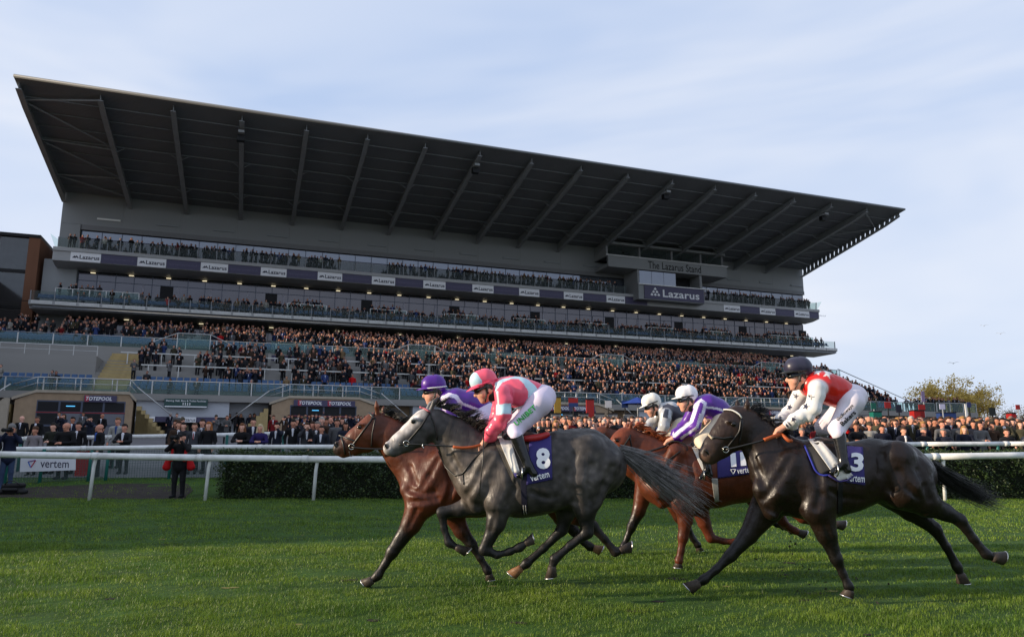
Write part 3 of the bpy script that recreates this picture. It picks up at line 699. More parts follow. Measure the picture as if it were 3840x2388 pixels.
def strand_tube(name, lines, mat, parent, r0, r1, n=3):
    b = MB()
    for ln in lines:
        m = len(ln); b.tube(ln, [r0 + (r1-r0)*i/(m-1) for i in range(m)], n, cap=False)
    return b.build(name, mat, parent, True)
def bez(ctrl, n):
    ctrl = np.asarray(ctrl, float); t = np.linspace(0, 1, n); m = len(ctrl)-1
    return sum(math.comb(m, i)*((1-t)**(m-i)*t**i)[:, None]*ctrl[i] for i in range(m+1))
def tail_hair(fr, parent, path, width, mat, n=170, seed=0, lat=.0, length=1.0, core=True):
    r = np.random.default_rng(seed); lines = []
    P = [np.array(fr.p(x, y, lat)) for x, y in path]; m = len(P)
    for i in range(n):
        off = r.normal(0, 1, 3)*[1, .8, 1]; off2 = off*.7 + r.normal(0, .75, 3); ph = r.uniform(0, 6); fq = r.uniform(3, 7); am = r.uniform(.0, .05)
        ctl = [p + (off*(1-j/(m-1))+off2*j/(m-1))*fr.m(width[j])*.42 for j, p in enumerate(P)]
        t = np.linspace(0, 1, 14); ln = bez(ctl, 14); ln[:, 2] += am*t*np.sin(fq*t+ph) - .05*t*t*r.uniform(0, 1); ln[:, 0] += am*t*np.cos(fq*t+ph)
        lines.append(ln[:max(6, int(14*r.uniform(.5, 1.0)))])
    return strand_tube('tail', lines, mat, parent, .0034, .0008, 3)
def mane_hair(fr, parent, crest, mat, n=140, seed=1, lift=60, back=70, lat=0):
    r = np.random.default_rng(seed); lines = []
    cr = np.array(crest, float); lock = [(r.uniform(.6, 1.2), r.uniform(-.3, 1.0), r.normal(-.03, .05)) for _ in range(18)]
    for i in range(n*3):
        t = r.uniform(0, len(cr)-1.001); j = int(t); p = cr[j] + (cr[j+1]-cr[j])*(t-j)
        lk = lock[int(t/(len(cr)-1)*17.99)]
        l_ = lk[0]*r.uniform(.7, 1.15); d = np.array([back*l_*r.uniform(.8, 1.15), -lift*l_*(lk[1]+r.normal(0, .18))])
        la = lat + r.normal(0, .015); lb = la + lk[2] + r.normal(0, .018)
        a = np.array(fr.p(*(p+[0, 8]), la)); m_ = np.array(fr.p(*(p + d*.45 + [-4, -14]), (la+lb)/2)); m2 = np.array(fr.p(*(p + d*.8 + [0, -4]), lb)); e = np.array(fr.p(*(p + d*1.1 + [r.normal(0, 5), r.uniform(0, 26)]), lb))
        lines.append(bez([a, m_, m2, e], 7))
    return strand_tube('mane', lines, mat, parent, .0042, .0008, 3)
def drape(fr, S, name, corners, mat, parent, off=.012, nu=14, nv=14, thick=.006, edge=None, wave=0):
    """cloth laid on the near flank: quad corners in sheet units (tl, tr, br, bl), sides may be polylines"""
    tl, tr, br, bl = [np.array(c, float) for c in corners]
    a, b = np.meshgrid(np.linspace(0, 1, nu), np.linspace(0, 1, nv), indexing='ij')
    q = (tl*(1-a)[..., None] + tr*a[..., None])*(1-b)[..., None] + (bl*(1-a)[..., None] + br*a[..., None])*b[..., None]
    return lay(fr, S, name, q, mat, parent, off + wave*np.sin(a*9+b*3), thick)
def lay_points(fr, S, Q, off):
    """project sheet positions Q[...,2] onto the camera-side skin"""
    X = np.empty(Q.shape[:-1]); Z = np.empty(Q.shape[:-1]); it = np.full(Q.shape[:-1], fr.Y - .2)
    for _ in range(3):
        a = (fr.ox + Q[..., 0]/fr.sc - WPX/2)/FPX; b = -(fr.oy + Q[..., 1]/fr.sc - HPX/2)/FPX
        ry = cP - b*sP; rz = sP + b*cP
        X = a/ry*it; Z = CAM_H + rz/ry*it
        it = S.near_y(X, Z)
    return np.stack([X, it - off, Z], -1)
def lay(fr, S, name, q, mat, parent, off=.012, thick=.006):
    P = lay_points(fr, S, q, off); nu, nv = P.shape[:2]
    # smooth sharp lateral jumps
    for _ in range(4):
        y = P[..., 1].copy(); y[1:-1, 1:-1] = .5*y[1:-1, 1:-1] + .125*(y[2:, 1:-1]+y[:-2, 1:-1]+y[1:-1, 2:]+y[1:-1, :-2]); P[..., 1] = np.minimum(y, P[..., 1]+.004)
    V = np.concatenate([P.reshape(-1, 3), (P + [0, thick, 0]).reshape(-1, 3)]); n = nu*nv
    i = np.arange(n).reshape(nu, nv); F = np.stack([i[:-1, :-1], i[:-1, 1:], i[1:, 1:], i[1:, :-1]], -1).reshape(-1, 4)
    rim = np.concatenate([i[:, 0], i[-1, 1:], i[-2::-1, -1], i[0, -2:0:-1]]); r2 = np.roll(rim, -1)
    Fa = np.concatenate([F, F[:, ::-1]+n, np.stack([rim, r2, r2+n, rim+n], -1)])
    return obj(name, V, Fa, mat, parent, True)
def lay_text(fr, S, name, s, cx, cy, w, h, mat, parent, off=.02, ang=0, bold=.03, shear=0):
    V, F = text_fit(s, w, h, bold=bold, shear=shear)
    me = bmesh.new(); vs = [me.verts.new((x, y, 0)) for x, y, _ in V]
    for f in F:
        try: me.faces.new([vs[i] for i in f])
        except ValueError: pass
    V = np.array([v.co[:] for v in me.verts]); me.free()
    c, s_ = math.cos(R(ang)), math.sin(R(ang))
    Q = np.stack([cx + V[:, 0]*c + V[:, 1]*s_, cy - (V[:, 1]*c - V[:, 0]*s_)], -1)
    P = lay_points(fr, S, Q[None], off)[0]
    # a flat print: keep it on the smooth plane fitted through its points
    A = np.stack([Q[:, 0], Q[:, 1], Q[:, 0]*Q[:, 1], Q[:, 0]**2, Q[:, 1]**2, np.ones(len(Q))], -1)
    if len(Q) > 20: P[:, 1] = .15*P[:, 1] + .85*(A@np.linalg.lstsq(A, P[:, 1], rcond=None)[0]) - .003
    return obj(name, P, F, mat, parent)
def strap(fr, S, name, pts, w, mat, parent, off=.006, closed=False, lat=None, r=None):
    """leather strap following the skin through sheet points"""
    q = np.array(pts, float); seg = np.concatenate([[0], np.cumsum(np.linalg.norm(np.diff(q, axis=0), axis=1))]); n = max(6, int(seg[-1]/18))
    t = np.linspace(0, seg[-1], n); Q = np.stack([np.interp(t, seg, q[:, 0]), np.interp(t, seg, q[:, 1])], -1)
    P = lay_points(fr, S, Q[None], off)[0] if lat is None else np.array([fr.p(x, y, lat) for x, y in Q])
    return MB().tube(list(P), fr.m(w), 5).build(name, mat, parent, True)
def poly_in(x, y, poly):
    r = np.zeros(x.shape, bool); n = len(poly)
    for i in range(n):
        (x0, y0), (x1, y1) = poly[i], poly[(i+1) % n]
        c = ((y0 > y) != (y1 > y)) & (x < (x1-x0)*(y-y0)/((y1-y0) if y1 != y0 else 1e-9) + x0); r ^= c
    return r
def settle(root):
    inv = Matrix.Translation(-Vector(root.location))
    for ch in [o for o in col.objects if o.parent == root]: ch.matrix_parent_inverse = inv
def band(fr, pts, w):
    """polyline widened into a polygon list test"""
    def f(x, y):
        r = np.zeros(x.shape, bool)
        for (x0, y0), (x1, y1) in zip(pts[:-1], pts[1:]):
            dx, dy = x1-x0, y1-y0; t = np.clip(((x-x0)*dx + (y-y0)*dy)/(dx*dx+dy*dy+1e-9), 0, 1)
            r |= np.hypot(x-x0-t*dx, y-y0-t*dy) < w
        return r
    return f

def make_horse(fr, spec, pal, coat, hair, label, base_px):
    """one galloping horse. pal: coat, lower legs, muzzle, face"""
    root = empty('racehorse', tuple(np.append(fr.p(*base_px)[:2], 0))); tag(root, label, 'horse')
    S = Solid(.0112)
    T = spec['trunk']
    for p, q in zip(T[:-1], T[1:]): S.limb(fr.p(*p[:2]), fr.p(*q[:2]), fr.m(p[2]), fr.m(q[2]), p[3], .09, p[4] if len(p) > 4 else 0)
    Nk = spec['neck']
    for p, q in zip(Nk[:-1], Nk[1:]): S.limb(fr.p(*p[:2], p[4] if len(p) > 4 else 0), fr.p(*q[:2]), fr.m(p[2]), fr.m(q[2]), p[3], .09, 0)
    Hd = spec['head']
    for i, (p, q) in enumerate(zip(Hd[:-1], Hd[1:])): S.limb(fr.p(*p[:2]), fr.p(*q[:2]), fr.m(p[2]), fr.m(q[2]), p[3], .04, 2 if i == len(Hd)-2 else 3)
    Jw = spec['jaw']
    for p, q in zip(Jw[:-1], Jw[1:]): S.limb(fr.p(*p[:2]), fr.p(*q[:2]), fr.m(p[2]), fr.m(q[2]), .8, .035, 0 if p is Jw[0] else 3)
    ln = fr.m(Hd[-1][2])*Hd[-1][3]
    for (x0, y0, x1, y1, r0, r1, lat, k, w) in spec['muscle']:
        r0, r1, k = r0*.92, r1*.92, k*1.7; lat *= .97
        S.limb(fr.p(x0, y0, lat), fr.p(x1, y1, lat), fr.m(r0), fr.m(r1), w, k, 0); S.limb(fr.p(x0, y0, -lat), fr.p(x1, y1, -lat), fr.m(r0), fr.m(r1), w, k, 0)
    for (x0, y0, x1, y1, r0, r1, lat) in spec['ears']:
        S.limb(fr.p(x0, y0+8, lat*.8), fr.p(x0*.55+x1*.45, y0*.55+y1*.45, lat*1.05), fr.m(r0*.8), fr.m(r0*.92), .8, .025, 3); S.limb(fr.p(x0*.55+x1*.45, y0*.55+y1*.45, lat*1.05), fr.p(x1, y1, lat), fr.m(r0*.92), fr.m(r1*.8), .8, .01, 3)
    for pts, rad, lat, kind in spec['legs']:
        leg(S, fr, pts[:-1], [r_*(1 if i_ == 0 else spec.get('slim', .9)) for i_, r_ in enumerate(rad)], lat, None, c=(0, 1) if kind != 'same' else (0, 0))
    ex, ey, er = spec['eye']; nx, ny, nr = spec['nostril']; hw = spec['headw']
    for s in (-1, 1):
        S.limb(fr.p(ex-er*.9, ey-er*1.25, s*hw*.78), fr.p(ex+er*1.1, ey-er*1.3, s*hw*.8), fr.m(er*.7), fr.m(er*.6), 1, .02, 3)
        S.limb(fr.p(nx+nr*.3, ny-nr*.7, s*ln*.62), fr.p(nx+nr*1.1, ny+nr*.4, s*ln*.62), fr.m(nr*.95), fr.m(nr*.85), .8, .02, 2)
        S.cut.append((np.array(fr.p(nx+nr*.1, ny-nr*.2, s*ln*1.12)), np.array(fr.p(nx+nr*.6, ny+nr*.3, s*ln*1.0)), fr.m(nr*.8), fr.m(nr*.55), .9, .012, 2))
        S.cut.append((np.array(fr.p(spec['mouth'][0], spec['mouth'][1], s*hw*.75)), np.array(fr.p(spec['mouth'][2], spec['mouth'][3], s*hw*.85)), fr.m(5), fr.m(3), 1.2, .012, 2))
    S.field(); own = list(S.cut); S.cut = []; S.field()
    for pts, rr in spec.get('grooves', []):              # hollows between the muscles
        q = np.array(pts, float); G_ = lay_points(fr, S, q[None], rr*.62)[0]
        for a_, b_ in zip(G_[:-1], G_[1:]): own.append((a_, b_, rr, rr*.95, 1, .035, 0))
    S.cut = own
    def shade(V, C):
        x, y = fr.inv(V[:, 0], V[:, 2], V[:, 1]); C = C.copy()
        if 'mark' in spec: C = spec['mark'](x, y, C, V)
        C[(np.hypot(x-nx, y-ny) < nr*1.0) & (np.abs(V[:, 1]-fr.Y) > ln*.55)] *= .3
        return C
    body = skin_obj('body', S, coat, root, pal, .03, shade)
    for s in (-1, 1):
        E_ = Solid(.004); c = np.array(fr.p(ex, ey)); yy = float(S.near_y(np.array([c[0]]), np.array([c[2]]), far=s > 0)[0]); c[1] = yy + s*fr.m(er*.12); E_.limb(c, c+[.002, 0, 0], fr.m(er), fr.m(er), .7, .01); skin_obj('eye', E_, M_eye, root)
    for s in (-1, 1):
        N_ = Solid(.004); q0, q1 = np.array(fr.p(nx-nr*.1, ny-nr*.45)), np.array(fr.p(nx+nr*.45, ny+nr*.4)); yy = float(S.near_y(np.array([(q0[0]+q1[0])/2]), np.array([(q0[2]+q1[2])/2]), far=s > 0)[0]); q0[1] = q1[1] = yy + s*.001; N_.limb(q0, q1, fr.m(nr*.5), fr.m(nr*.42), .4, .01); skin_obj('nostril', N_, M_eye, root)
    for pts, rad, lat, kind in spec['legs']:
        la = lat[-1] if isinstance(lat, list) else lat
        hoof(fr, root, pts[-2], pts[-1], la, rad[-1]*1.12, rad[-1]*1.4, kind if not isinstance(kind, str) else M_hoofd)
    tail_hair(fr, root, spec['tail'][0], spec['tail'][1], spec.get('tailmat', hair), n=spec['tail'][2], seed=int(base_px[0]), lat=.02)
    mane_hair(fr, root, spec['mane'][0], hair, n=spec['mane'][1], lift=spec['mane'][2], back=spec['mane'][3])
    # bridle
    br = spec['bridle']
    for nm, pts, w in br['straps']: strap(fr, S, nm, pts, w, M_tack, root)
    for (x, y, r) in br['rings']:
        c = lay_points(fr, S, np.array([[[x, y]]], float), .012)[0, 0]
        MB().tube([c + fr.m(r)*np.array([math.cos(t), -.15*math.sin(t), math.sin(t)]) for t in np.linspace(0, 2*math.pi, 15)], fr.m(3.2), 5).build('bit_ring', M_metal, root, True)
    for nm, pts, w, m, lat in br['reins']:
        P = [np.array(fr.p(x, y, la)) for (x, y), la in zip(pts, lat)]
        MB().tube(list(bez(P, 14)), fr.m(w), 6).build(nm, m, root, True)
    root['S'] = 0
    return root, S

ARM = (.072, .06, .05)
def make_jockey(fr, J, label, cols):
    root = empty('person', tuple(np.array(fr.p(*J['hip']))-[0, 0, .15])); tag(root, label, 'jockey')
    u = 1/fr.m(1)          # sheet units per metre
    pr = lambda t: np.array(fr.p(*t))
    c = np.array(J['head'], float); ph = R(J['pitch']); f = np.array([-math.cos(ph), math.sin(ph)]); d = np.array([math.sin(ph), math.cos(ph)])
    def hp(fw, dn, lat=0): q = c + (f*fw + d*dn)*u; return np.array(fr.p(q[0], q[1], lat + J.get('turn', 0)*fw))
    B = Solid(.0075); B.relax = 1
    # head and face
    B.limb(hp(-.025, -.045), hp(.02, -.04), .088, .086, .85, .03); B.limb(hp(.01, .0), hp(.045, .055), .078, .058, .85, .03)
    B.limb(hp(.045, .07), hp(.066, .11), .043, .026, 1.0, .03); B.limb(hp(.0, .06), hp(.03, .1), .05, .035, 1.05, .03)          # jaw, chin
    B.limb(hp(.09, -.005), hp(.114, .036), .011, .018, .85, .014); B.limb(hp(.104, .042), hp(.094, .048), .015, .013, 1.35, .01)       # nose
    B.limb(hp(.088, .07, -.014), hp(.088, .07, .014), .0095, .0095, 1, .006); B.limb(hp(.084, .087, -.012), hp(.084, .087, .012), .0095, .0095, 1, .006)   # lips
    for s in (-1, 1):
        B.limb(hp(.055, .035, s*.04), hp(.045, .05, s*.048), .028, .026, 1, .03)
        B.limb(hp(-.01, .0, s*.078), hp(-.018, .045, s*.075), .014, .011, .6, .012)
        B.limb(hp(.075, -.03, s*.03), hp(.078, -.028, s*.012), .016, .014, 1, .02)
    sh = J['shoulder']; nk = hp(-.03, .09)
    B.limb(hp(-.02, .05), pr(sh)*.55+nk*.45, .055, .062, 1, .05)
    # torso core under the clothes
    for p, q in zip(J['torso'][:-1], J['torso'][1:]): B.limb(fr.p(*p[:2]), fr.p(*q[:2]), fr.m(p[2])*.82, fr.m(q[2])*.82, p[3]*.9, .05)
    arms = []
    for side, key in ((-1, 'arm'), (1, 'farm')):
        A = J[key]; lat = J['alat']
        P = [np.array(fr.p(x, y, side*l_)) for (x, y), l_ in zip(A, lat)]
        arms.append((side, P)); B.limb(P[0], P[1], .05, .04, 1, .04); B.limb(P[1], P[2], .038, .026, 1, .03)
        # hand: palm and five bent fingers closed on the rein
        w = P[2]; dr = (P[2]-P[1])/np.linalg.norm(P[2]-P[1]); palm = w + dr*.075; sd_ = np.array([0, 1., 0]); dn = np.cross(sd_, dr); dn = dn if dn[2] < 0 else -dn
        B.limb(w, palm, .026, .03, 1.15, .02)
        for k in range(4):
            off = sd_*(k-1.5)*.019; L1 = [.038, .043, .04, .032][k]
            k0 = palm + dr*.022 + off + dn*(-.004); k1 = k0 + dr*L1*.8 + dn*.012; k2 = k1 + dn*L1*.8 - dr*.006; k3 = k2 - dr*L1*.6 + dn*.003
            for a_, b_, r0, r1 in ((k0, k1, .0105, .0098), (k1, k2, .0098, .009), (k2, k3, .009, .008)): B.limb(a_, b_, r0, r1, 1, .006)
        th0 = w + dr*.03 - side*sd_*(-.024)*(-1); th0 = w + dr*.03 + sd_*(.027*(-side)); th1 = th0 + dr*.04 + sd_*(.012*(-side)) + dn*.008; th2 = th1 + dr*.026 + dn*.016
        B.limb(th0, th1, .0125, .011, 1, .01); B.limb(th1, th2, .011, .009, 1, .006)
    skinc = J.get('skin', lin(214, 158, 134))
    skin_obj('body', B, M_skin, root, [skinc], colf=lambda V, C: C)
    # silks
    K = Solid(.0085); K.relax = 1
    for p, q in zip(J['torso'][:-1], J['torso'][1:]): K.limb(fr.p(*p[:2]), fr.p(*q[:2]), fr.m(p[2]), fr.m(q[2]), p[3], .06, 0)
    ar = J.get('ar', (.078, .063, .04))
    for side, P in arms:
        K.limb(P[0], P[1], ar[0], ar[1], 1, .05, 1); K.limb(P[1], P[1]+(P[2]-P[1])*.93, ar[1], ar[2], 1, .03, 1)
        for t in (.2, .45, .7): q = P[1]+(P[2]-P[1])*t; e_ = np.random.default_rng(int(t*100)).normal(0, .012, 3); K.limb(q+e_, q-e_*1.5+[0, .02, -.02], ar[1]*.92, ar[1]*.82, 1, .015, 1)    # creases
        q = P[0]*.5+P[1]*.5; K.limb(q+[.02, 0, .03], q+[-.02, .01, -.05], ar[0]*.9, ar[0]*.82, 1, .015, 1)
    col_ = np.array(pr(sh))*.6 + nk*.4; K.limb(col_, col_+(nk-col_)*.6, .085, .06, 1, .03, 0)
    def paint(V, C):
        x, y = fr.inv(V[:, 0], V[:, 2], V[:, 1]); C = C.copy()
        for test, cc in cols['paint']:
            m = test(x, y) if callable(test) else poly_in(x, y, test); C[m] = cc
        return C
    skin_obj('jacket', K, M_silk, root, [cols['jacket'], cols['sleeve']], .012, paint)
    # breeches
    G = Solid(.0085); G.relax = 1
    hipP = np.array(fr.p(*J['hip'])); hr = fr.m(J['hipr'])
    for side in (-1, 1):
        Lp = J['leg'] if side < 0 else J['fleg']
        P = [np.array(fr.p(x, y, side*l_)) for (x, y), l_ in zip(Lp, (.1, .19, .27, .28))]
        G.limb(hipP, P[0], hr*.92, hr, 1.15, .06, 0); G.limb(P[0], P[1], hr, fr.m(J['kneer'])*1.12, 1, .05, 0); G.limb(P[1], P[2], fr.m(J['kneer']), fr.m(J['kneer'])*.82, .95, .04, 0)
        for t in (.25, .5, .8): q = P[0]+(P[1]-P[0])*t; rr = hr+(fr.m(J['kneer'])-hr)*t; G.limb(q+[.03, 0, .02], q+[-.02, -.01, -.05], rr*.93, rr*.86, 1, .012, 0)
    wa = J['torso'][-1]; G.limb(fr.p(*wa[:2]), hipP, fr.m(wa[2])*.93, hr*.95, 1.1, .06, 0)
    skin_obj('breeches', G, M_breech, root, [cols['breeches']], colf=paint if cols.get('bpaint') else None)
    for t in cols.get('btext', []): lay_text(fr, G, 'lettering', t[0], t[1], t[2], t[3], t[4], t[5], root, .008, t[6], bold=.03)
    for t in cols.get('jtext', []): lay_text(fr, K, 'lettering', t[0], t[1], t[2], t[3], t[4], t[5], root, .006, t[6], bold=.02)
    # boots
    for side, bp in ((-1, J.get('boot')), (1, J.get('fboot', J.get('boot')))):
        if not bp: continue
        Bt = Solid(.0075); bl = (.265, .295, .31, .315); P = [np.array(fr.p(x, y, side*l_)) for (x, y), l_ in zip(bp, bl)]
        Bt.limb(P[0], P[1], fr.m(J['bootr'][0]), fr.m(J['bootr'][1]), .95, .02); Bt.limb(P[1], P[2], fr.m(J['bootr'][1])*.95, fr.m(J['bootr'][1])*.8, .95, .02); Bt.limb(P[1]+(P[2]-P[1])*.2, P[3], fr.m(J['bootr'][1])*.8, fr.m(J['bootr'][2]), .95, .02)
        bo = skin_obj('boot', Bt, M_boot, root)
        m_ = P[1]*.35+P[3]*.65; MB().tube([m_ + np.array([.0, math.cos(t)*.055, math.sin(t)*.055-.01]) for t in np.linspace(0, 2*math.pi, 13)], .006, 5).build('stirrup', M_metal, bo, True)
    for s in (-1, 1):
        Hn = Solid(.006); Hn.limb(hp(-.015, -.02, s*.078), hp(-.005, .05, s*.07), .022, .016, .7, .015); Hn.limb(hp(-.045, -.01, s*.068), hp(-.055, .05, s*.05), .022, .02, .8, .015); skin_obj('helmet_harness', Hn, M_tack, root)
    Sc = Solid(.008); Sc.limb(hp(-.028, .085), np.array(pr(sh))*.45+nk*.55, .062, .074, 1.05, .02); skin_obj('neck_scarf', Sc, M_tack, root)
    # helmet, cover, peak, strap, goggles
    Hm = Solid(.006); hc = lambda fw, dn, lat=0: hp(fw, dn-.075, lat)
    Hm.limb(hc(-.025, .0), hc(.028, .0), .102, .1, .98, .03, 0); Hm.limb(hc(-.05, .02), hc(-.055, .045), .075, .07, 1.1, .03, 0)
    Hm.cut.append((hp(.1, .09), hp(-.01, .075), .085, .07, 1.2, .01, 0)); Hm.cut.append((hp(.12, .03), hp(.04, .06), .05, .06, 1.4, .01, 0))
    hm = skin_obj('helmet', Hm, M_cap, root, [cols['cap']], colf=lambda V, C: capaint(V, C))
    pk = []
    for i, a in enumerate(np.linspace(-1.1, 1.1, 13)):
        r_ = .113 + .0*a; e_ = r_ + .075*math.cos(a*1.25)
        for rr, dz in ((r_, .012), (e_, .03+J.get('peakdrop', 0))): pk.append(hc(math.cos(a)*rr - .005, dz+.008, math.sin(a)*rr*.88))
    pk = np.array(pk); n = len(pk); Vp = np.concatenate([pk, pk-[0, 0, .006]])
    Fp = [(2*i, 2*i+1, 2*i+3, 2*i+2) for i in range(12)] + [(n+2*i, n+2*i+2, n+2*i+3, n+2*i+1) for i in range(12)] + [(2*i+1, n+2*i+1, n+2*i+3, 2*i+3) for i in range(12)]
    obj('peak', Vp, Fp, cols['peakmat'], hm, True)
    for lst in (J.get('strap', [((-.01, -.112), (-.035, .0), (-.02, .03), (.05, .125))]),):
        for pts in lst:
            for s in (-1, 1):
                P = [hc(pts[0][0]-.0, -.1, s*.03)] + [hc(pts[0][0], -.07+.0, s*.083)] + [hp(x, y, s*(.094 if i < 2 else .05)) for i, (x, y) in enumerate(pts[1:])]
                MB().tube(list(bez(P, 12)), .006, 5).build('chin_strap', M_tack, hm, True)
    MB().tube([hc(math.cos(a)*.128-.004, .035, math.sin(a)*.108) for a in np.linspace(0, 2*math.pi, 25)], .0075, 6).build('helmet_band', cols['bandmat'], hm, True)
    Gg = Solid(.005)
    for s in (-1, 1): Gg.limb(hp(.088, .0, s*.03), hp(.07, .002, s*.055), .027, .024, 1, .015); Gg.limb(hp(.05, .0, s*.07), hp(-.02, -.005, s*.085), .014, .012, .7, .015)
    skin_obj('goggles', Gg, M_goggle, root)
    settle(root)
    return root, K, G
def capaint(V, C): return C
M_skin = pmat('skin', (.5, .3, .2), .5, var=.08, scale=25, attr='Col', sss=.15)
M_silk = pmat('racing_silk', (.5, .5, .5), .3, var=.06, scale=14, attr='Col', bump=1.0, bscale=5.5, spec=.6, stretch=(1, 1, .6), ridge=True)
M_cap = pmat('cap_silk', (.5, .5, .5), .38, var=.04, scale=10, attr='Col', bump=.25, bscale=14)
M_breech = pmat('breeches_cloth', (.6, .6, .6), .55, var=.05, scale=10, attr='Col', bump=.7, bscale=6, stretch=(1, 1, .7), ridge=True)
M_boot = pmat('polished_boot', (.006, .006, .007), .2, var=.1, spec=.5, bump=.15, bscale=14)
M_goggle = pmat('dark_goggles', (.01, .01, .012), .12, var=0, spec=.8)
M_goggle2 = pmat('amber_goggles', (.25, .17, .06), .12, var=0, spec=.8)
M_white_plastic = pmat('white_trim', (.75, .75, .73), .4, var=.03)
M_pinkm = pmat('pink_peak', lin(226, 66, 100), .4, var=.05)
M_purp = pmat('purple_peak', lin(84, 30, 140), .4, var=.05)
M_greentext = pmat('green_print', lin(40, 150, 62), .6, var=0)
M_blacktext = pmat('black_print', (.012, .012, .012), .6, var=0)

# ------- lead bay
frB = Frame(1200, 1340, 1.68, 7.7)
bayL = [([(640, 900), (575, 1050), (455, 1225), (410, 1300), (365, 1372), (330, 1400), (280, 1428)], [92, 64, 40, 25, 29, 24], -.13, ''),
        ([(830, 960), (890, 1090), (955, 1175), (1010, 1262), (1055, 1340), (1066, 1366), (1072, 1400)], [75, 52, 36, 23, 27, 22], .13, ''),
        ([(1480, 840), (1600, 985), (1715, 1060), (1790, 1140), (1860, 1225), (1892, 1214), (1962, 1192)], [105, 66, 38, 24, 28, 23], -.1, ''),
        ([(1440, 850), (1530, 1010), (1600, 1090), (1660, 1160), (1700, 1190), (1722, 1200), (1772, 1215)], [100, 62, 36, 23, 27, 22], .12, pmat('tan_hoof', (.22, .12, .06), .5, var=.3, scale=30))]
specB = dict(slim=.9, grooves=[([(470, 560), (560, 690), (600, 790)], .03), ([(740, 640), (690, 740), (630, 830)], .034), ([(560, 830), (640, 860), (720, 850)], .026), ([(560, 910), (650, 905), (740, 890)], .024), ([(610, 960), (560, 1070)], .018), ([(820, 700), (830, 820), (800, 920)], .03)],
    trunk=[(700, 755, 196, .66), (850, 775, 212, .74), (1000, 775, 212, .8), (1150, 755, 202, .8), (1300, 715, 190, .78), (1420, 715, 165, .8)],
    neck=[(355, 420, 78, .55), (450, 500, 105, .45), (560, 600, 140, .45), (690, 720, 185, .55)],
    head=[(335, 440, 82, .68), (302, 475, 86, .66), (235, 510, 67, .7), (168, 556, 52, .76), (124, 576, 44, .84)], jaw=[(345, 510, 62), (300, 545, 50), (220, 575, 38), (150, 608, 25)],
    muscle=[(770, 660, 650, 860, 80, 70, -.18, .05, .7), (820, 850, 680, 930, 85, 70, -.17, .03, .8), (560, 830, 620, 940, 60, 60, -.1, .03, .9), (1440, 620, 1400, 850, 110, 90, -.17, .04, .7), (620, 940, 580, 1040, 55, 48, -.15, .02, .9)],
    ears=[(362, 345, 352, 262, 17, 4, -.06), (400, 345, 402, 300, 15, 4, .06)],
    legs=bayL, eye=(260, 440, 14), nostril=(102, 554, 17), headw=.11, mouth=(100, 605, 185, 590),
    tail=([(1580, 620), (1680, 700), (1750, 800), (1790, 850)], [20, 50, 60, 30], 60), mane=([(390, 330), (470, 380), (560, 430), (680, 500)], 90, 50, 70),
    bridle=dict(straps=[('noseband', [(135, 500), (150, 560), (160, 610)], 6), ('bridle_strap', [(345, 345), (320, 400), (200, 560)], 6.5), ('throat_strap', [(350, 380), (330, 480), (325, 560)], 5), ('noseband', [(120, 490), (230, 530)], 6), ('browband', [(310, 350), (345, 385)], 7)], rings=[(200, 562, 17)],
        reins=[('rein', [(200, 565), (300, 580), (420, 578), (560, 570)], 6, M_tack, [-.1, -.11, -.12, -.14]), ('rein', [(185, 590), (190, 640), (210, 610)], 3, M_tack, [-.1, -.1, -.1])]))
palB = [lin(82, 38, 20), lin(20, 14, 12), lin(30, 21, 18), lin(92, 46, 25)]
hB, SB = make_horse(frB, specB, palB, horse_coat('bay_coat', .42), pmat('black_hair', (.008, .007, .006), .45, var=.3, scale=40), 'glossy reddish bay racehorse leading on the left, black legs, partly behind the grey', (800, 1380))

# ------- grey, number 8
frG = Frame(1200, 1340, 1.68, 6.9)
M_greyhoof = pmat('brown_hoof', (.2, .1, .05), .5, var=.3, scale=30)
greyL = [([(1135, 910), (1112, 1040), (1035, 1210), (1115, 1243), (1195, 1222), (1258, 1195), (1297, 1170), (1345, 1140)][:], [84, 58, 36, 22, 22, 27, 22], -.13, ''),
         ([(1010, 905), (885, 955), (768, 975), (782, 1075), (812, 1165), (862, 1195), (932, 1225)], [78, 52, 36, 22, 27, 22], .1, ''),
         ([(1650, 790), (1672, 945), (1684, 1100), (1580, 1180), (1478, 1268), (1462, 1318), (1455, 1385)], [128, 76, 40, 26, 30, 25], -.12, ''),
         ([(1580, 830), (1548, 975), (1525, 1085), (1410, 1200), (1302, 1295), (1266, 1325), (1206, 1370)], [112, 66, 38, 25, 29, 24], .13, M_greyhoof)]
def greymark(x, y, C, V):
    C = C.copy()
    t = np.clip((700-x)/250, 0, 1)*np.clip((640-y)/60, 0, 1)
    # paler front of the face, darker cheek
    nrm = (x-690)*.645 + (y-300)*.764
    w = np.clip(1.1-(nrm-4)/(34+.12*np.clip(700-x, 0, 300)), 0, 1)*np.clip((712-x)/60, 0, 1)
    C = C*(1-w[:, None]) + np.array(lin(178, 172, 170))*w[:, None]
    w2 = (np.exp(-((x-1660)/150)**2-((y-740)/160)**2)*.35)[:, None]; C = C*(1-w2) + np.array(lin(112, 104, 100))*w2
    w3 = (np.clip((1300-x)/300, 0, 1)*np.clip((x-760)/100, 0, 1)*np.clip((y-480)/100, 0, 1)*np.clip((960-y)/60, 0, 1)*.3)[:, None]; C = C*(1-w3) + np.array(lin(108, 96, 88))*w3
    return C
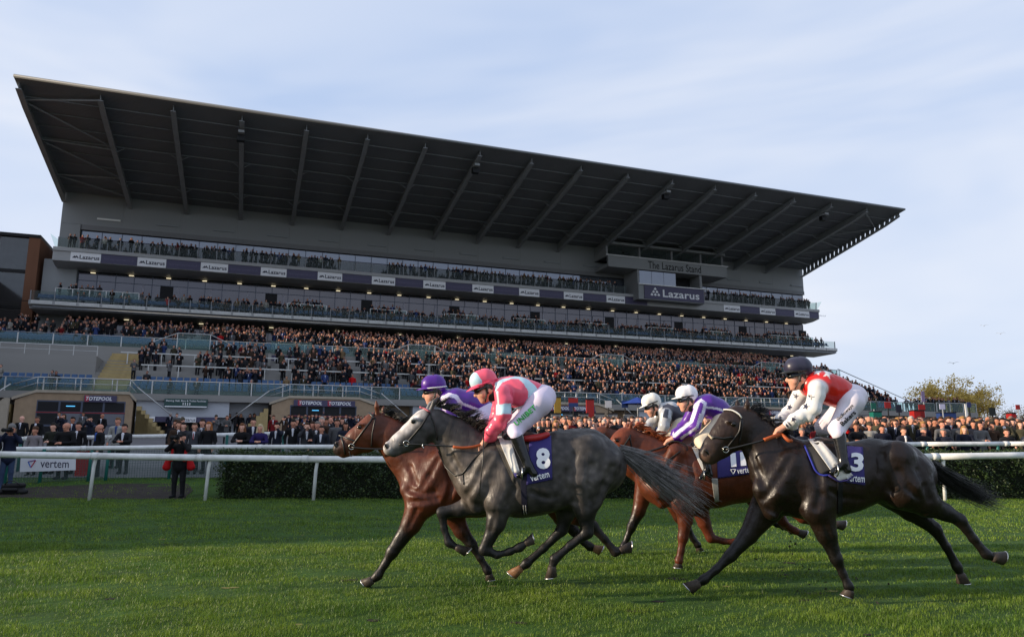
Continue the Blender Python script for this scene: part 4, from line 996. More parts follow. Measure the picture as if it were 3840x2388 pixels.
specG = dict(slim=.9, grooves=[([(1075, 620), (1010, 720), (945, 830), (915, 880)], .034), ([(1165, 610), (1200, 720), (1215, 830), (1185, 930)], .032), ([(1000, 950), (1060, 985)], .026), ([(1600, 610), (1575, 720), (1570, 830), (1592, 910)], .036), ([(1840, 700), (1795, 810), (1742, 920)], .03), ([(1712, 680), (1694, 800), (1702, 900)], .026), ([(762, 520), (830, 640), (895, 750)], .026), ([(1330, 850), (1420, 885), (1500, 880)], .022), ([(1100, 980), (1075, 1090)], .016)],
    trunk=[(1030, 735, 196, .62), (1150, 742, 222, .72), (1270, 760, 226, .8), (1400, 735, 226, .82), (1540, 692, 220, .8), (1680, 662, 200, .82), (1770, 690, 162, .85)],
    neck=[(735, 410, 86, .5), (850, 505, 115, .42), (950, 620, 158, .45), (1060, 720, 195, .55)],
    head=[(672, 405, 84, .68), (650, 430, 89, .66), (574, 482, 69, .7), (504, 530, 54, .76), (442, 573, 45, .84)], jaw=[(700, 462, 62), (640, 505, 52), (560, 548, 40), (470, 600, 27)],
    muscle=[(1075, 640, 990, 830, 75, 80, -.165, .028, .7), (1200, 760, 1110, 920, 85, 72, -.2, .03, .7), (930, 800, 990, 930, 60, 55, -.09, .03, .9), (890, 600, 960, 760, 60, 80, -.08, .05, .7),
            (1690, 590, 1640, 800, 105, 92, -.18, .035, .7), (1815, 660, 1730, 900, 78, 55, -.16, .025, .75), (1130, 920, 1105, 1050, 58, 48, -.16, .02, .9), (1620, 860, 1660, 960, 60, 52, -.17, .02, .8), (1330, 860, 1480, 860, 110, 90, -.16, .06, .8)],
    ears=[(700, 315, 748, 238, 17, 4, -.05), (676, 318, 716, 262, 15, 4, .06)],
    legs=greyL, tailmat=pmat('pale_grey_tail', (.2, .19, .185), .5, var=.6, scale=10), eye=(594, 405, 15), nostril=(420, 560, 19), headw=.115, mouth=(415, 618, 500, 592), mark=greymark,
    tail=([(1890, 590), (2000, 640), (2080, 700), (2200, 780), (2330, 850), (2420, 930)], [30, 56, 84, 120, 140, 150], 900), mane=([(730, 300), (820, 330), (900, 380), (970, 430), (1030, 480)], 260, 55, 80),
    bridle=dict(straps=[('cheek_strap', [(690, 345), (640, 430), (545, 540)], 6), ('throat_strap', [(695, 350), (728, 440), (738, 520)], 5), ('browband', [(632, 312), (660, 322), (690, 345)], 8), ('noseband', [(560, 545), (500, 548)], 5)], rings=[(545, 541, 17)],
        reins=[('rein', [(548, 545), (650, 548), (740, 555), (840, 560)], 6, M_tack, [-.12, -.14, -.16, -.17]), ('rubber_rein', [(838, 562), (900, 575), (960, 568), (1010, 552)], 10, M_rein, [-.17, -.18, -.17, -.13]),
               ('bit_ring_rein', [(650, 548), (640, 560), (655, 570)], 4, M_metal, [-.15]*3)]))
palG = [lin(50, 46, 44), lin(21, 19, 19), lin(84, 80, 80), lin(70, 67, 67)]
hG, SG_ = make_horse(frG, specG, palG, horse_coat('grey_coat', .45, .7), pmat('dark_grey_hair', (.03, .028, .027), .5, var=.6, scale=10), 'dark dappled grey racehorse with pale face wearing purple number 8 cloth', (1250, 1380))
# browband jewels, breast girth, martingale straps
strap(frG, SG_, 'breastplate_strap', [(1030, 580), (960, 650), (900, 730), (850, 745), (790, 690), (745, 590)], 5, M_tack, hG)
strap(frG, SG_, 'breastplate_strap', [(900, 735), (905, 800)], 3.5, M_tack, hG)
M_red = pmat('red_trim', (.4, .015, .015), .4, var=.05)
strap(frG, SG_, 'browband_trim', [(628, 312), (660, 322), (692, 343)], 6, pmat('pink_browband', (.5, .12, .15), .6, var=.6, scale=200), hG, off=.014)
sc = drape(frG, SG_, 'number_cloth', [(1318, 530), (1456, 490), (1464, 768), (1300, 802)], M_cloth, hG, .016, wave=.003)
lay_text(frG, SG_, 'number_8', '8', 1405, 635, 88, 132, M_wtext, sc, .03, -3, bold=.045)
lay_text(frG, SG_, 'lettering', 'vertem', 1384, 748, 120, 36, M_wtext, sc, .03, -14, bold=.015)
drape(frG, SG_, 'saddle_cloth', [(1116, 495), (1195, 490), (1260, 722), (1215, 730)], M_wcloth, hG, .02, wave=.004)
drape(frG, SG_, 'cloth_border', [(1216, 728), (1262, 720), (1262, 745), (1232, 755)], M_cloth, hG, .022)
drape(frG, SG_, 'saddle_pad', [(1100, 530), (1135, 520), (1230, 735), (1218, 792)], pmat('tan_pad', (.14, .115, .085), .8), hG, .012)
drape(frG, SG_, 'girth', [(1262, 740), (1300, 735), (1306, 985), (1272, 990)], pmat('navy_girth', (.008, .008, .02), .6), hG, .01)
for x in (1280, 1294): strap(frG, SG_, 'girth_strap', [(x, 930), (x+6, 988)], 2.5, M_girth, hG, off=.02)
Sd = Solid(.01); Sd.limb(frG.p(1190, 508), frG.p(1330, 512), .07, .06, 1.6, .03); Sd.limb(frG.p(1330, 512), frG.p(1420, 498), .045, .03, 2.6, .03)
skin_obj('saddle', Sd, M_saddle, hG)
Sd = Solid(.007)
for x, y, r in ((1290, 512, .022), (1320, 510, .024), (1350, 507, .026), (1380, 503, .026), (1410, 494, .024), (1436, 483, .018)): Sd.limb(frG.p(x, y, -.15), frG.p(x, y, .15), r, r, 1, .05)
skin_obj('saddle_edge', Sd, M_red, hG)

# ------- chestnut, number 11
frC = Frame(2200, 1300, 1.483, 8.75)
chL = [([(545, 860), (548, 965), (536, 1060), (525, 1130), (513, 1188), (511, 1204), (508, 1226)], [68, 44, 30, 19, 23, 19], -.12, ''),
       ([(620, 870), (652, 975), (690, 1062), (760, 1080), (830, 1085), (850, 1084), (892, 1080)], [60, 40, 29, 18, 22, 18], .12, ''),
       ([(1040, 790), (1120, 880), (1200, 950), (1280, 985), (1350, 985), (1378, 986), (1432, 992)], [90, 52, 31, 20, 23, 19], -.1, ''),
       ([(1000, 800), (1050, 900), (1090, 970), (1130, 1005), (1160, 1022), (1175, 1030), (1215, 1044)], [80, 48, 29, 19, 22, 18], .12, '')]
specC = dict(slim=.88, grooves=[([(480, 610), (425, 700), (380, 790)], .032), ([(570, 620), (595, 720), (580, 820)], .03), ([(300, 600), (350, 690), (385, 770)], .024)],
    trunk=[(430, 735, 150, .66), (560, 722, 166, .74), (700, 715, 166, .8), (850, 700, 152, .8), (980, 690, 142, .8), (1080, 690, 122, .85)],
    neck=[(245, 515, 62, .5), (330, 580, 88, .42), (410, 650, 120, .5), (470, 710, 145, .6)],
    head=[(218, 505, 60, .68), (198, 530, 62, .68), (140, 585, 50, .72), (92, 632, 39, .8), (65, 658, 34, .82)], jaw=[(228, 555, 45), (190, 585, 38), (130, 630, 28), (90, 668, 20)],
    muscle=[(500, 590, 410, 790, 58, 58, -.18, .03, .7), (560, 800, 520, 870, 60, 50, -.18, .03, .8), (370, 790, 420, 860, 48, 42, -.1, .03, .9), (1060, 650, 1030, 790, 80, 70, -.17, .04, .7)],
    ears=[(238, 462, 256, 404, 12, 3, -.05), (220, 458, 236, 420, 11, 3, .06)],
    legs=chL, eye=(163, 521, 10), nostril=(50, 650, 11), headw=.11, mouth=(50, 690, 110, 668),
    tail=([(1200, 650), (1280, 700), (1340, 780)], [20, 40, 50], 50), mane=([(260, 440), (330, 470), (400, 505), (470, 540)], 160, 20, 60),
    bridle=dict(straps=[('cheek_strap', [(245, 490), (215, 540), (150, 620)], 5), ('noseband', [(120, 560), (150, 620)], 5), ('throat_strap', [(240, 500), (250, 560), (245, 600)], 4)], rings=[(150, 622, 12)],
        reins=[('rein', [(155, 622), (270, 600), (350, 585), (440, 550)], 6, M_tack, [-.1, -.13, -.15, -.12]), ('rein', [(440, 550), (470, 500), (560, 520), (600, 590), (530, 575)], 4, M_tack, [-.12, -.16, -.2, -.2, -.18])]))
palC = [lin(92, 43, 23), lin(84, 37, 18), lin(88, 42, 26), lin(112, 52, 27)]
hC, SC = make_horse(frC, specC, palC, horse_coat('chestnut_coat', .44), pmat('chestnut_hair', lin(150, 76, 40), .5, var=.3, scale=40), 'bright chestnut racehorse with purple number 11 cloth, between the grey and the dark horse', (700, 1215))
sc = drape(frC, SC, 'number_cloth', [(722, 590), (880, 575), (915, 705), (728, 732)], M_cloth, hC, .014)
lay_text(frC, SC, 'number_1', '1', 812, 628, 30, 76, M_wtext, sc, .026, -4, bold=.03); lay_text(frC, SC, 'number_1', '1', 866, 622, 30, 76, M_wtext, sc, .026, -4, bold=.03)
lay_text(frC, SC, 'lettering', 'vertem', 878, 686, 92, 28, M_wtext, sc, .026, -8, bold=.012)
for a, b_ in (((798, 682), (812, 708)), ((812, 708), (826, 680)), ((826, 680), (798, 682))): strap(frC, SC, 'logo', [a, b_], 2.2, M_wtext, sc, off=.02)
drape(frC, SC, 'saddle_cloth', [(585, 560), (625, 545), (668, 690), (648, 700)], M_wcloth, hC, .016)
drape(frC, SC, 'girth', [(693, 730), (728, 730), (736, 860), (712, 864)], M_girth, hC, .008)
strap(frC, SC, 'breastplate_strap', [(520, 580), (440, 640), (450, 690)], 4, M_tack, hC)
Sd = Solid(.01); Sd.limb(frC.p(600, 555), frC.p(720, 560), .06, .05, 2.2, .03); skin_obj('saddle', Sd, M_saddle, hC)

# ------- bay behind the chestnut
frH = Frame(2200, 1300, 1.483, 9.9)
hidL = [([(330, 760), (290, 915), (250, 1000), (226, 1060), (206, 1108), (200, 1125), (192, 1150)], [60, 38, 27, 17, 20, 16], -.12, ''),
        ([(450, 790), (515, 945), (560, 1012), (595, 1070), (618, 1102), (622, 1114), (630, 1136)], [58, 36, 26, 17, 20, 16], .12, ''),
        ([(900, 730), (980, 830), (1050, 920), (1090, 980), (1110, 1000), (1120, 1008), (1150, 1022)], [80, 48, 29, 19, 21, 17], -.1, ''),
        ([(880, 730), (930, 850), (980, 930), (1030, 970), (1060, 985), (1075, 990), (1100, 1000)], [75, 45, 28, 18, 20, 16], .12, '')]
specH = dict(trunk=[(370, 650, 138, .66), (480, 650, 150, .75), (620, 650, 150, .8), (760, 640, 140, .8), (900, 640, 120, .85)],
    neck=[(110, 500, 54, .5), (190, 545, 78, .45), (290, 610, 115, .55), (380, 650, 135, .6)],
    head=[(90, 490, 52, .7), (60, 520, 52, .7), (10, 568, 42, .74), (-40, 615, 33, .8), (-60, 632, 29, .8)], jaw=[(100, 530, 38), (60, 560, 32), (0, 605, 24), (-40, 635, 18)],
    muscle=[(430, 560, 350, 720, 50, 50, -.18, .03, .7)], ears=[(105, 455, 128, 414, 11, 3, -.05), (90, 455, 100, 420, 10, 3, .05)],
    legs=hidL, eye=(40, 510, 9), nostril=(-68, 628, 9), headw=.11, mouth=(-60, 655, -20, 645),
    tail=([(1010, 600), (1100, 660), (1160, 740)], [20, 40, 40], 40), mane=([(120, 450), (180, 470), (260, 520), (340, 545)], 100, 20, 50),
    bridle=dict(straps=[('cheek_strap', [(100, 480), (70, 540), (20, 600)], 4.5)], rings=[(18, 602, 10)], reins=[('rein', [(20, 600), (120, 590), (220, 560), (300, 530)], 4, M_tack, [-.1, -.12, -.12, -.1])]))
hH, SH = make_horse(frH, specH, palB, horse_coat('bay_coat_dark', .36), pmat('black_hair', (0, 0, 0)), 'bay racehorse almost hidden behind the chestnut, ears and black forelegs showing', (500, 1130))
Sd = Solid(.012); Sd.limb(frH.p(480, 508), frH.p(580, 512), .05, .05, 2.2, .03); skin_obj('saddle', Sd, M_saddle, hH)

# ------- dark bay, number 3
frD = Frame(2200, 1300, 1.483, 6.92)
dkL = [([(1290, 905), (1335, 1045), (1388, 1178), (1425, 1260), (1457, 1332), (1463, 1352), (1446, 1388)], [88, 58, 37, 23, 28, 24], -.13, ''),
       ([(990, 905), (900, 1045), (800, 1160), (722, 1235), (652, 1293), (622, 1314), (562, 1344)], [88, 58, 39, 25, 29, 25], .14, ''),
       ([(1780, 790), (1890, 872), (1990, 918), (2075, 962), (2150, 1065), (2222, 1152), (2256, 1168), (2318, 1174)], [130, 84, 54, 39, 26, 29, 25], -.12, ''),
       ([(1700, 800), (1800, 905), (1935, 1010), (2000, 1110), (2060, 1222), (2078, 1262), (2096, 1314)], [110, 72, 41, 26, 29, 24], .13, '')]
def darkmark(x, y, C, V):
    C = C.copy(); w = (np.exp(-((x-640)/60)**2-((y-610)/50)**2)*.5)[:, None]; C = C*(1-w) + np.array(lin(120, 92, 78))*w
    return C
specD = dict(slim=.84, grooves=[([(1135, 610), (1080, 700), (1015, 800), (975, 850)], .034), ([(1245, 610), (1285, 720), (1300, 820), (1275, 900)], .032), ([(1010, 905), (1065, 930), (1115, 955)], .028), ([(1630, 600), (1640, 700), (1675, 800)], .036), ([(1850, 690), (1885, 780), (1905, 850)], .03), ([(1735, 690), (1790, 790), (1850, 850)], .026), ([(905, 560), (950, 680), (985, 780)], .026), ([(1360, 800), (1420, 840), (1520, 850)], .022), ([(1325, 980), (1362, 1080)], .016)],
    trunk=[(1110, 745, 182, .64), (1200, 738, 200, .72), (1310, 735, 204, .8), (1450, 722, 176, .84), (1600, 682, 158, .86), (1740, 690, 150, .9), (1815, 715, 122, .95)],
    neck=[(893, 425, 86, .55), (985, 540, 116, .42), (1060, 640, 152, .5), (1130, 710, 178, .6)],
    head=[(845, 415, 90, .64), (824, 440, 95, .64), (770, 492, 77, .7), (712, 550, 60, .76), (676, 597, 54, .82)], jaw=[(866, 480, 60), (820, 525, 50), (760, 575, 38), (700, 624, 26)],
    muscle=[(1130, 650, 1060, 800, 72, 76, -.16, .04, .7), (1300, 790, 1270, 905, 88, 76, -.2, .03, .7), (980, 790, 1030, 910, 62, 56, -.1, .028, .9), (990, 640, 1050, 780, 60, 80, -.085, .05, .7),
            (1730, 620, 1760, 790, 105, 92, -.19, .035, .7), (1850, 680, 1890, 850, 70, 60, -.17, .025, .8), (1300, 900, 1330, 1040, 56, 46, -.16, .02, .9)],
    ears=[(890, 355, 897, 278, 17, 4, -.06), (842, 345, 836, 288, 16, 4, .06)],
    legs=dkL, eye=(798, 432, 14), nostril=(660, 588, 20), headw=.12, mouth=(652, 642, 735, 612), mark=darkmark,
    tail=([(1925, 665), (2010, 745), (2100, 790), (2200, 835), (2330, 872)], [36, 56, 66, 66, 60], 600), mane=([(910, 330), (970, 400), (1030, 450), (1100, 490)], 150, 25, 70),
    bridle=dict(straps=[('browband', [(760, 352), (800, 352), (840, 372), (858, 400)], 6), ('cheek_strap', [(858, 400), (850, 470), (772, 572)], 6), ('throat_strap', [(866, 400), (862, 470), (848, 540)], 5), ('noseband', [(690, 500), (760, 510), (810, 500)], 6)], rings=[(772, 572, 16)],
        reins=[('rein', [(775, 572), (860, 552), (930, 535), (988, 518)], 6, M_tack, [-.13, -.16, -.18, -.17]), ('rubber_rein', [(986, 518), (1020, 505), (1050, 494), (1080, 485)], 11, M_rein, [-.17, -.17, -.15, -.1]), ('rubber_rein', [(1080, 485), (1105, 500), (1120, 530), (1140, 522)], 10, M_rein, [-.1, -.16, -.18, -.16])]))
palD = [lin(29, 18, 13), lin(16, 12, 11), lin(44, 32, 26), lin(44, 29, 22)]
hD, SD = make_horse(frD, specD, palD, horse_coat('dark_bay_coat', .38), pmat('black_hair', (0, 0, 0)), 'very dark bay racehorse on the right with beaded browband and purple number 3 cloth', (1450, 1390))
strap(frD, SD, 'browband_beads', [(760, 350), (800, 350), (842, 370), (860, 396)], 5.5, pmat('white_beads', (.7, .68, .62), .5, var=.9, scale=260), hD, off=.012)
strap(frD, SD, 'sheepskin_noseband', [(680, 490), (690, 500), (698, 512)], 7, pmat('pale_fleece', (.5, .42, .3), .9, bump=.6, bscale=90), hD)
sc = drape(frD, SD, 'number_cloth', [(1380, 545), (1532, 556), (1545, 770), (1440, 752)], M_cloth, hD, .014)
lay_text(frD, SD, 'number_3', '3', 1496, 640, 72, 104, M_wtext, sc, .026, 3, bold=.035)
lay_text(frD, SD, 'lettering', 'vertem', 1488, 732, 100, 34, M_wtext, sc, .026, 4, bold=.012)
drape(frD, SD, 'saddle_pad', [(1205, 545), (1290, 530), (1352, 690), (1290, 715)], pmat('dark_grey_pad', (.045, .042, .04), .8), hD, .012)
strap(frD, SD, 'pad_binding', [(1208, 548), (1268, 690), (1300, 715), (1352, 712)], 5, pmat('blue_binding', (.03, .04, .3), .6), hD, off=.016)
drape(frD, SD, 'saddle_cloth', [(1225, 510), (1290, 512), (1478, 715), (1395, 748)], M_wcloth, hD, .024, wave=.006, nu=18)
strap(frD, SD, 'cloth_border', [(1336, 712), (1395, 748), (1440, 742), (1476, 718)], 5, M_cloth, hD, off=.03)
drape(frD, SD, 'girth', [(1395, 745), (1425, 745), (1420, 925), (1396, 930)], pmat('black_girth', (.01, .01, .01), .6), hD, .008)
Sd = Solid(.01); Sd.limb(frD.p(1290, 535), frD.p(1400, 545), .06, .05, 2.0, .03); skin_obj('saddle', Sd, M_saddle, hD)
for h_ in (hB, hG, hC, hH, hD): settle(h_); del h_['S']
# ------------------------------------------------------------------ jockeys
def J_(ox, oy, sc, Y): return Frame(ox, oy, sc, Y)
PINK, SKY = lin(240, 92, 118), lin(190, 220, 232)
fj = J_(1700, 1380, 3.024, 6.9)
_cap = {}
def capaint(V, C): return _cap['f'](V, C)
def cap_pink(V, C):
    x, y = fj.inv(V[:, 0], V[:, 2], V[:, 1]); C = C.copy(); m = poly_in(x, y, [(140, 40), (262, 50), (330, 150), (320, 200), (150, 260)]); C[m] = SKY; return C
_cap['f'] = cap_pink
jk = dict(head=(365, 220), pitch=20, shoulder=(560, 230), turn=-.1,
    torso=[(560, 240, 128, 1.05), (640, 255, 150, 1.08), (770, 285, 168, .98), (920, 300, 128, 1.0), (985, 310, 112, 1.05)],
    arm=[(560, 290), (575, 525), (372, 815)], farm=[(540, 300), (520, 520), (350, 800)], alat=(.17, .21, .13), ar=(.08, .066, .043),
    hip=(1020, 330), hipr=128, leg=[(985, 400), (700, 690), (715, 770)], fleg=[(960, 420), (650, 660), (680, 760)], kneer=82,
    boot=[(722, 790), (845, 1105), (915, 1195), (745, 1215)], bootr=(72, 52, 30), peakdrop=.01)
cols = dict(jacket=PINK, sleeve=PINK, cap=PINK, breeches=lin(218, 206, 226), peakmat=M_pinkm, bandmat=M_pinkm,
    paint=[([(470, 165), (560, 120), (640, 108), (700, 92), (770, 98), (850, 130), (930, 200), (970, 265), (945, 345), (870, 425), (760, 470), (655, 475), (655, 455), (790, 425), (845, 340), (850, 260), (800, 180), (740, 122), (660, 120), (560, 160), (475, 265)], SKY), ([(488, 412), (655, 398), (657, 515), (484, 528)], SKY)],
    btext=[('UNIBET', 815, 535, 305, 62, M_greentext, -41)])
make_jockey(fj, jk, 'jockey in pink and pale blue silks and pink cap crouched on the grey horse', cols)
root = [o for o in col.objects if o.name.startswith('person')][0]
MB().tube([fj.p(345, 720, -.2), fj.p(340, 1000, -.3), fj.p(290, 1480, -.36)], [fj.m(9), fj.m(7), fj.m(5)], 6).build('whip', M_tack, root, True).matrix_parent_inverse = Matrix.Translation(-Vector(root.location))

PUR, WH = lin(78, 22, 138), lin(222, 216, 232)
fj = J_(1380, 1380, 2.908, 7.7)
_cap['f'] = lambda V, C: C
jk = dict(head=(722, 255), pitch=6, shoulder=(890, 320), turn=-.05,
    torso=[(880, 345, 105, 1.1), (960, 350, 122, 1.1), (1100, 390, 128, 1.0), (1230, 440, 108, 1.05), (1270, 465, 100, 1.05)],
    arm=[(890, 370), (900, 560), (830, 740)], farm=[(870, 370), (870, 560), (800, 740)], alat=(.17, .2, .07),
    hip=(1290, 500), hipr=112, leg=[(1240, 570), (1010, 800), (1030, 870)], fleg=[(1240, 570), (1010, 800), (1030, 870)], kneer=72,
    boot=[(1040, 880), (1140, 1150), (1200, 1220), (1060, 1240)], bootr=(62, 46, 26))
cols = dict(jacket=PUR, sleeve=PUR, cap=PUR, breeches=lin(214, 204, 226), peakmat=M_purp, bandmat=M_white_plastic,
    paint=[(band(fj, [(830, 440), (815, 330), (880, 290), (960, 310), (1010, 380), (1000, 430)], 22), WH), (band(fj, [(1010, 380), (1130, 425), (1262, 480)], 14), WH)])
make_jockey(fj, jk, 'jockey in purple silks and purple cap riding the leading bay, half hidden by the grey', cols)

fj = J_(2250, 1420, 3.15, 9.9)
GREYN, GREYL = lin(52, 54, 68), lin(176, 178, 182)
jk = dict(head=(622, 322), pitch=20, shoulder=(760, 350), torso=[(750, 380, 92, 1.1), (830, 385, 108, 1.1), (920, 440, 104, 1.0), (985, 480, 88, 1.05)],
    arm=[(770, 420), (760, 560), (680, 700)], farm=[(700, 430), (610, 520), (540, 620)], alat=(.17, .2, .1),
    hip=(1010, 510), hipr=92, leg=[(960, 560), (830, 700), (840, 760)], fleg=[(960, 560), (830, 700), (840, 760)], kneer=58,
    boot=[(850, 770), (920, 980), (970, 1040), (860, 1050)], bootr=(52, 38, 22))
cols = dict(jacket=GREYN, sleeve=GREYL, cap=lin(236, 232, 222), breeches=lin(214, 200, 176), peakmat=M_white_plastic, bandmat=M_tack,
    paint=[([(650, 420), (690, 280), (760, 255), (860, 265), (960, 310), (900, 330), (800, 290), (740, 320), (720, 480)], GREYL), ([(735, 450), (800, 470), (815, 360), (770, 350)], GREYN)])
make_jockey(fj, jk, 'jockey in dark and pale grey silks with white cap, left of the other white cap', cols)

fj = J_(2250, 1420, 3.15, 8.75)
jk = dict(head=(1030, 248), pitch=8, shoulder=(1190, 290), torso=[(1180, 310, 100, 1.1), (1270, 315, 128, 1.1), (1390, 370, 128, 1.0), (1480, 420, 106, 1.05)],
    arm=[(1185, 330), (1120, 560), (870, 700)], farm=[(1120, 350), (1000, 560), (850, 690)], alat=(.17, .2, .12),
    hip=(1490, 450), hipr=104, leg=[(1440, 520), (1195, 740), (1210, 800)], fleg=[(1440, 520), (1180, 720), (1200, 790)], kneer=66,
    boot=[(1215, 810), (1270, 1050), (1300, 1130), (1190, 1170)], bootr=(58, 42, 24))
cols = dict(jacket=PUR, sleeve=lin(92, 30, 150), cap=lin(240, 238, 240), breeches=lin(220, 205, 180), peakmat=M_white_plastic, bandmat=M_tack,
    paint=[(band(fj, [(1110, 330), (1190, 250), (1245, 290), (1215, 420), (1190, 500)], 18), WH), (band(fj, [(1255, 335), (1380, 350), (1520, 400)], 14), WH), (band(fj, [(1150, 300), (1080, 500), (880, 670)], 22), WH), (band(fj, [(1190, 420), (1150, 570), (960, 700)], 15), WH)])
make_jockey(fj, jk, 'jockey in purple silks with white striped sleeves and white cap on the chestnut', cols)

fj = J_(2600, 1320, 2.853, 6.92)
RED, WS = lin(206, 30, 22), lin(226, 224, 222)
NAVY = lin(44, 42, 62)
def star(cx, cy, r):
    return [(cx + (r if k % 2 == 0 else r*.42)*math.sin(k*math.pi/5+.3), cy - (r if k % 2 == 0 else r*.42)*math.cos(k*math.pi/5+.3)) for k in range(10)]
jk = dict(head=(1128, 248), pitch=6, shoulder=(1290, 330), torso=[(1270, 345, 128, 1.1), (1370, 370, 160, 1.1), (1520, 420, 152, 1.0), (1650, 450, 118, 1.05)],
    arm=[(1325, 390), (1285, 600), (985, 790)], farm=[(1160, 430), (1050, 640), (880, 770)], alat=(.17, .19, .12), ar=(.08, .064, .042),
    hip=(1715, 480), hipr=118, leg=[(1690, 540), (1535, 815), (1545, 880)], fleg=[(1620, 600), (1390, 800), (1380, 880)], kneer=76,
    boot=[(1560, 900), (1605, 1180), (1650, 1260), (1480, 1285)], bootr=(66, 48, 28), fboot=[(1370, 900), (1420, 1180), (1470, 1260), (1330, 1285)])
cols = dict(jacket=RED, sleeve=WS, cap=NAVY, breeches=lin(222, 214, 224), peakmat=M_tack, bandmat=M_tack,
    paint=[(star(1255, 480, 44), NAVY), (star(1205, 580, 44), NAVY), (star(1075, 720, 42), NAVY), (star(1095, 470, 40), NAVY), (star(1030, 590, 38), NAVY), (star(930, 700, 32), NAVY), (band(fj, [(985, 765), (1015, 800)], 9), NAVY), (band(fj, [(1010, 745), (1045, 785)], 9), NAVY),
           (star(1330, 210, 46), WS), (star(1440, 225, 60), WS), (star(1215, 490, 40), WS)],
    btext=[('Galloways', 1618, 648, 235, 46, M_blacktext, -44), ('Bakers', 1650, 705, 200, 54, M_blacktext, -44)])
make_jockey(fj, jk, 'jockey in red silks with white starred sleeves and navy cap on the dark bay', cols)
# ------------------------------------------------------------------ people in the crowd
M_pc = pmat('worn_cloth', (.5, .5, .5), .85, var=.12, scale=9, objcol=True, bump=.25, bscale=30)
M_ps = pmat('crowd_skin', (.5, .5, .5), .55, var=.06, scale=20, objcol=True)
M_ph = pmat('crowd_hair', (.5, .5, .5), .7, var=.25, scale=50, objcol=True)
def person_proto(pose):
    arms = {0: [((.21, .02, 1.40), (.27, .03, 1.13), (.25, -.08, .88))]*2, 1: [((.20, 0, 1.40), (.26, -.04, 1.14), (.03, -.22, 1.12))]*2,
            2: [((.20, 0, 1.40), (.27, 0, 1.14), (.24, -.1, .9)), ((.20, 0, 1.41), (.27, -.18, 1.35), (.12, -.26, 1.56))], 3: [((.2, -.12, 1.3), (.27, -.25, 1.1), (.08, -.42, 1.1))]*2,
            4: [((.2, -.02, 1.40), (.26, -.18, 1.3), (.07, -.21, 1.56))]*2, 5: [((.2, 0, 1.4), (.25, -.1, 1.16), (.02, -.24, 1.32))]*2,
            6: [((.2, 0, 1.4), (.26, .02, 1.14), (.22, -.1, .92)), ((.2, 0, 1.42), (.3, -.05, 1.62), (.25, -.1, 1.88))]}[pose]
    lean = np.array([0, -.16, -.07]) if pose == 3 else np.zeros(3)
    H = lambda x, y, z: np.array([x, y, z]) + lean*(1 if z > 1.2 else 0)
    out = {}
    B = Solid(.014); B.relax = 1
    B.limb(H(0, .015, 1.665), H(0, -.02, 1.65), .088, .082, 1.1, .03); B.limb(H(0, -.03, 1.6), H(0, -.05, 1.545), .07, .045, 1, .03); B.limb(H(0, -.105, 1.625), H(0, -.118, 1.595), .014, .02, 1, .02)
    for s in (-1, 1): B.limb(H(s*.083, .01, 1.64), H(s*.083, .015, 1.6), .02, .016, 1, .015)
    B.limb(H(0, .01, 1.56), H(0, .03, 1.4), .056, .07, 1, .04); B.limb(H(0, .03, 1.38), (0, .02, 1.0), .12, .12, .8, .05)
    for s in (-1, 1): B.cut.append((H(s*.036, -.128, 1.632), H(s*.03, -.126, 1.63), .024, .022, 1, .012, 0))
    B.cut.append((H(-.02, -.12, 1.556), H(.02, -.12, 1.556), .016, .016, 1, .008, 0))
    J = Solid(.02); J.relax = 1
    J.limb(H(-.13, .02, 1.39), H(.13, .02, 1.39), .085, .085, 1.1, .06); J.limb(H(0, .02, 1.34), (0, .02, 1.05), .155, .15, .78, .06); J.limb((0, .02, 1.05), (0, .02, .84), .155, .175, .78, .06); J.limb(H(0, .03, 1.42), H(0, .02, 1.47), .09, .06, .9, .03)
    for s, (a, b, c) in zip((-1, 1), arms):
        a, b, c = [np.array([s*q[0], q[1], q[2]]) for q in (a, b, c)]; J.limb(a, b, .068, .056, 1, .05); J.limb(b, b+(c-b)*.9, .055, .042, 1, .03); B.limb(a, b, .04, .035, 1, .03); B.limb(b, c, .034, .026, 1, .03)
        d = (c-b)/np.linalg.norm(c-b); B.limb(c, c+d*.07, .034, .034, .8, .02); B.limb(c+d*.07, c+d*.13+[0, -.01, -.02], .026, .018, 1, .02); B.limb(c+d*.03, c+d*.07+[-s*.035, -.015, .01], .017, .014, 1, .01)
    T = Solid(.022); T.relax = 1
    T.limb((0, .02, .95), (0, .02, .9), .15, .15, .82, .05)
    for s in (-1, 1): T.limb((s*.08, .02, .88), (s*.1, .0, .48), .095, .065, 1, .05); T.limb((s*.1, 0, .48), (s*.105, .03, .07), .065, .05, 1, .03); T.limb((s*.105, .03, .05), (s*.115, -.12, .045), .05, .042, 1, .03)
    A = Solid(.016); A.relax = 1; A.limb(H(0, .03, 1.70), H(0, -.035, 1.722), .09, .068, 1.08, .03); A.limb(H(0, .06, 1.66), H(0, .07, 1.6), .07, .05, 1.2, .03)
    for s in (-1, 1): A.limb(H(s*.06, .02, 1.68), H(s*.075, .03, 1.6), .042, .026, 1, .03)
    Lg = Solid(.016); Lg.P = list(A.P)
    for s in (-1, 1): Lg.limb(H(s*.07, .03, 1.63), H(s*.1, .03, 1.42), .05, .05, 1, .03)
    Lg.limb(H(0, .07, 1.62), H(0, .09, 1.42), .08, .08, 1.2, .03)
    Ht = Solid(.014); Ht.limb(H(0, .02, 1.72), H(0, -.01, 1.73), .1, .095, 1.05, .02); Ht.limb(H(0, -.06, 1.70), H(0, -.12, 1.69), .07, .05, 1, .015); Ht.cut.append((H(0, -.05, 1.56), H(0, .05, 1.55), .11, .11, 1.2, .01, 0))
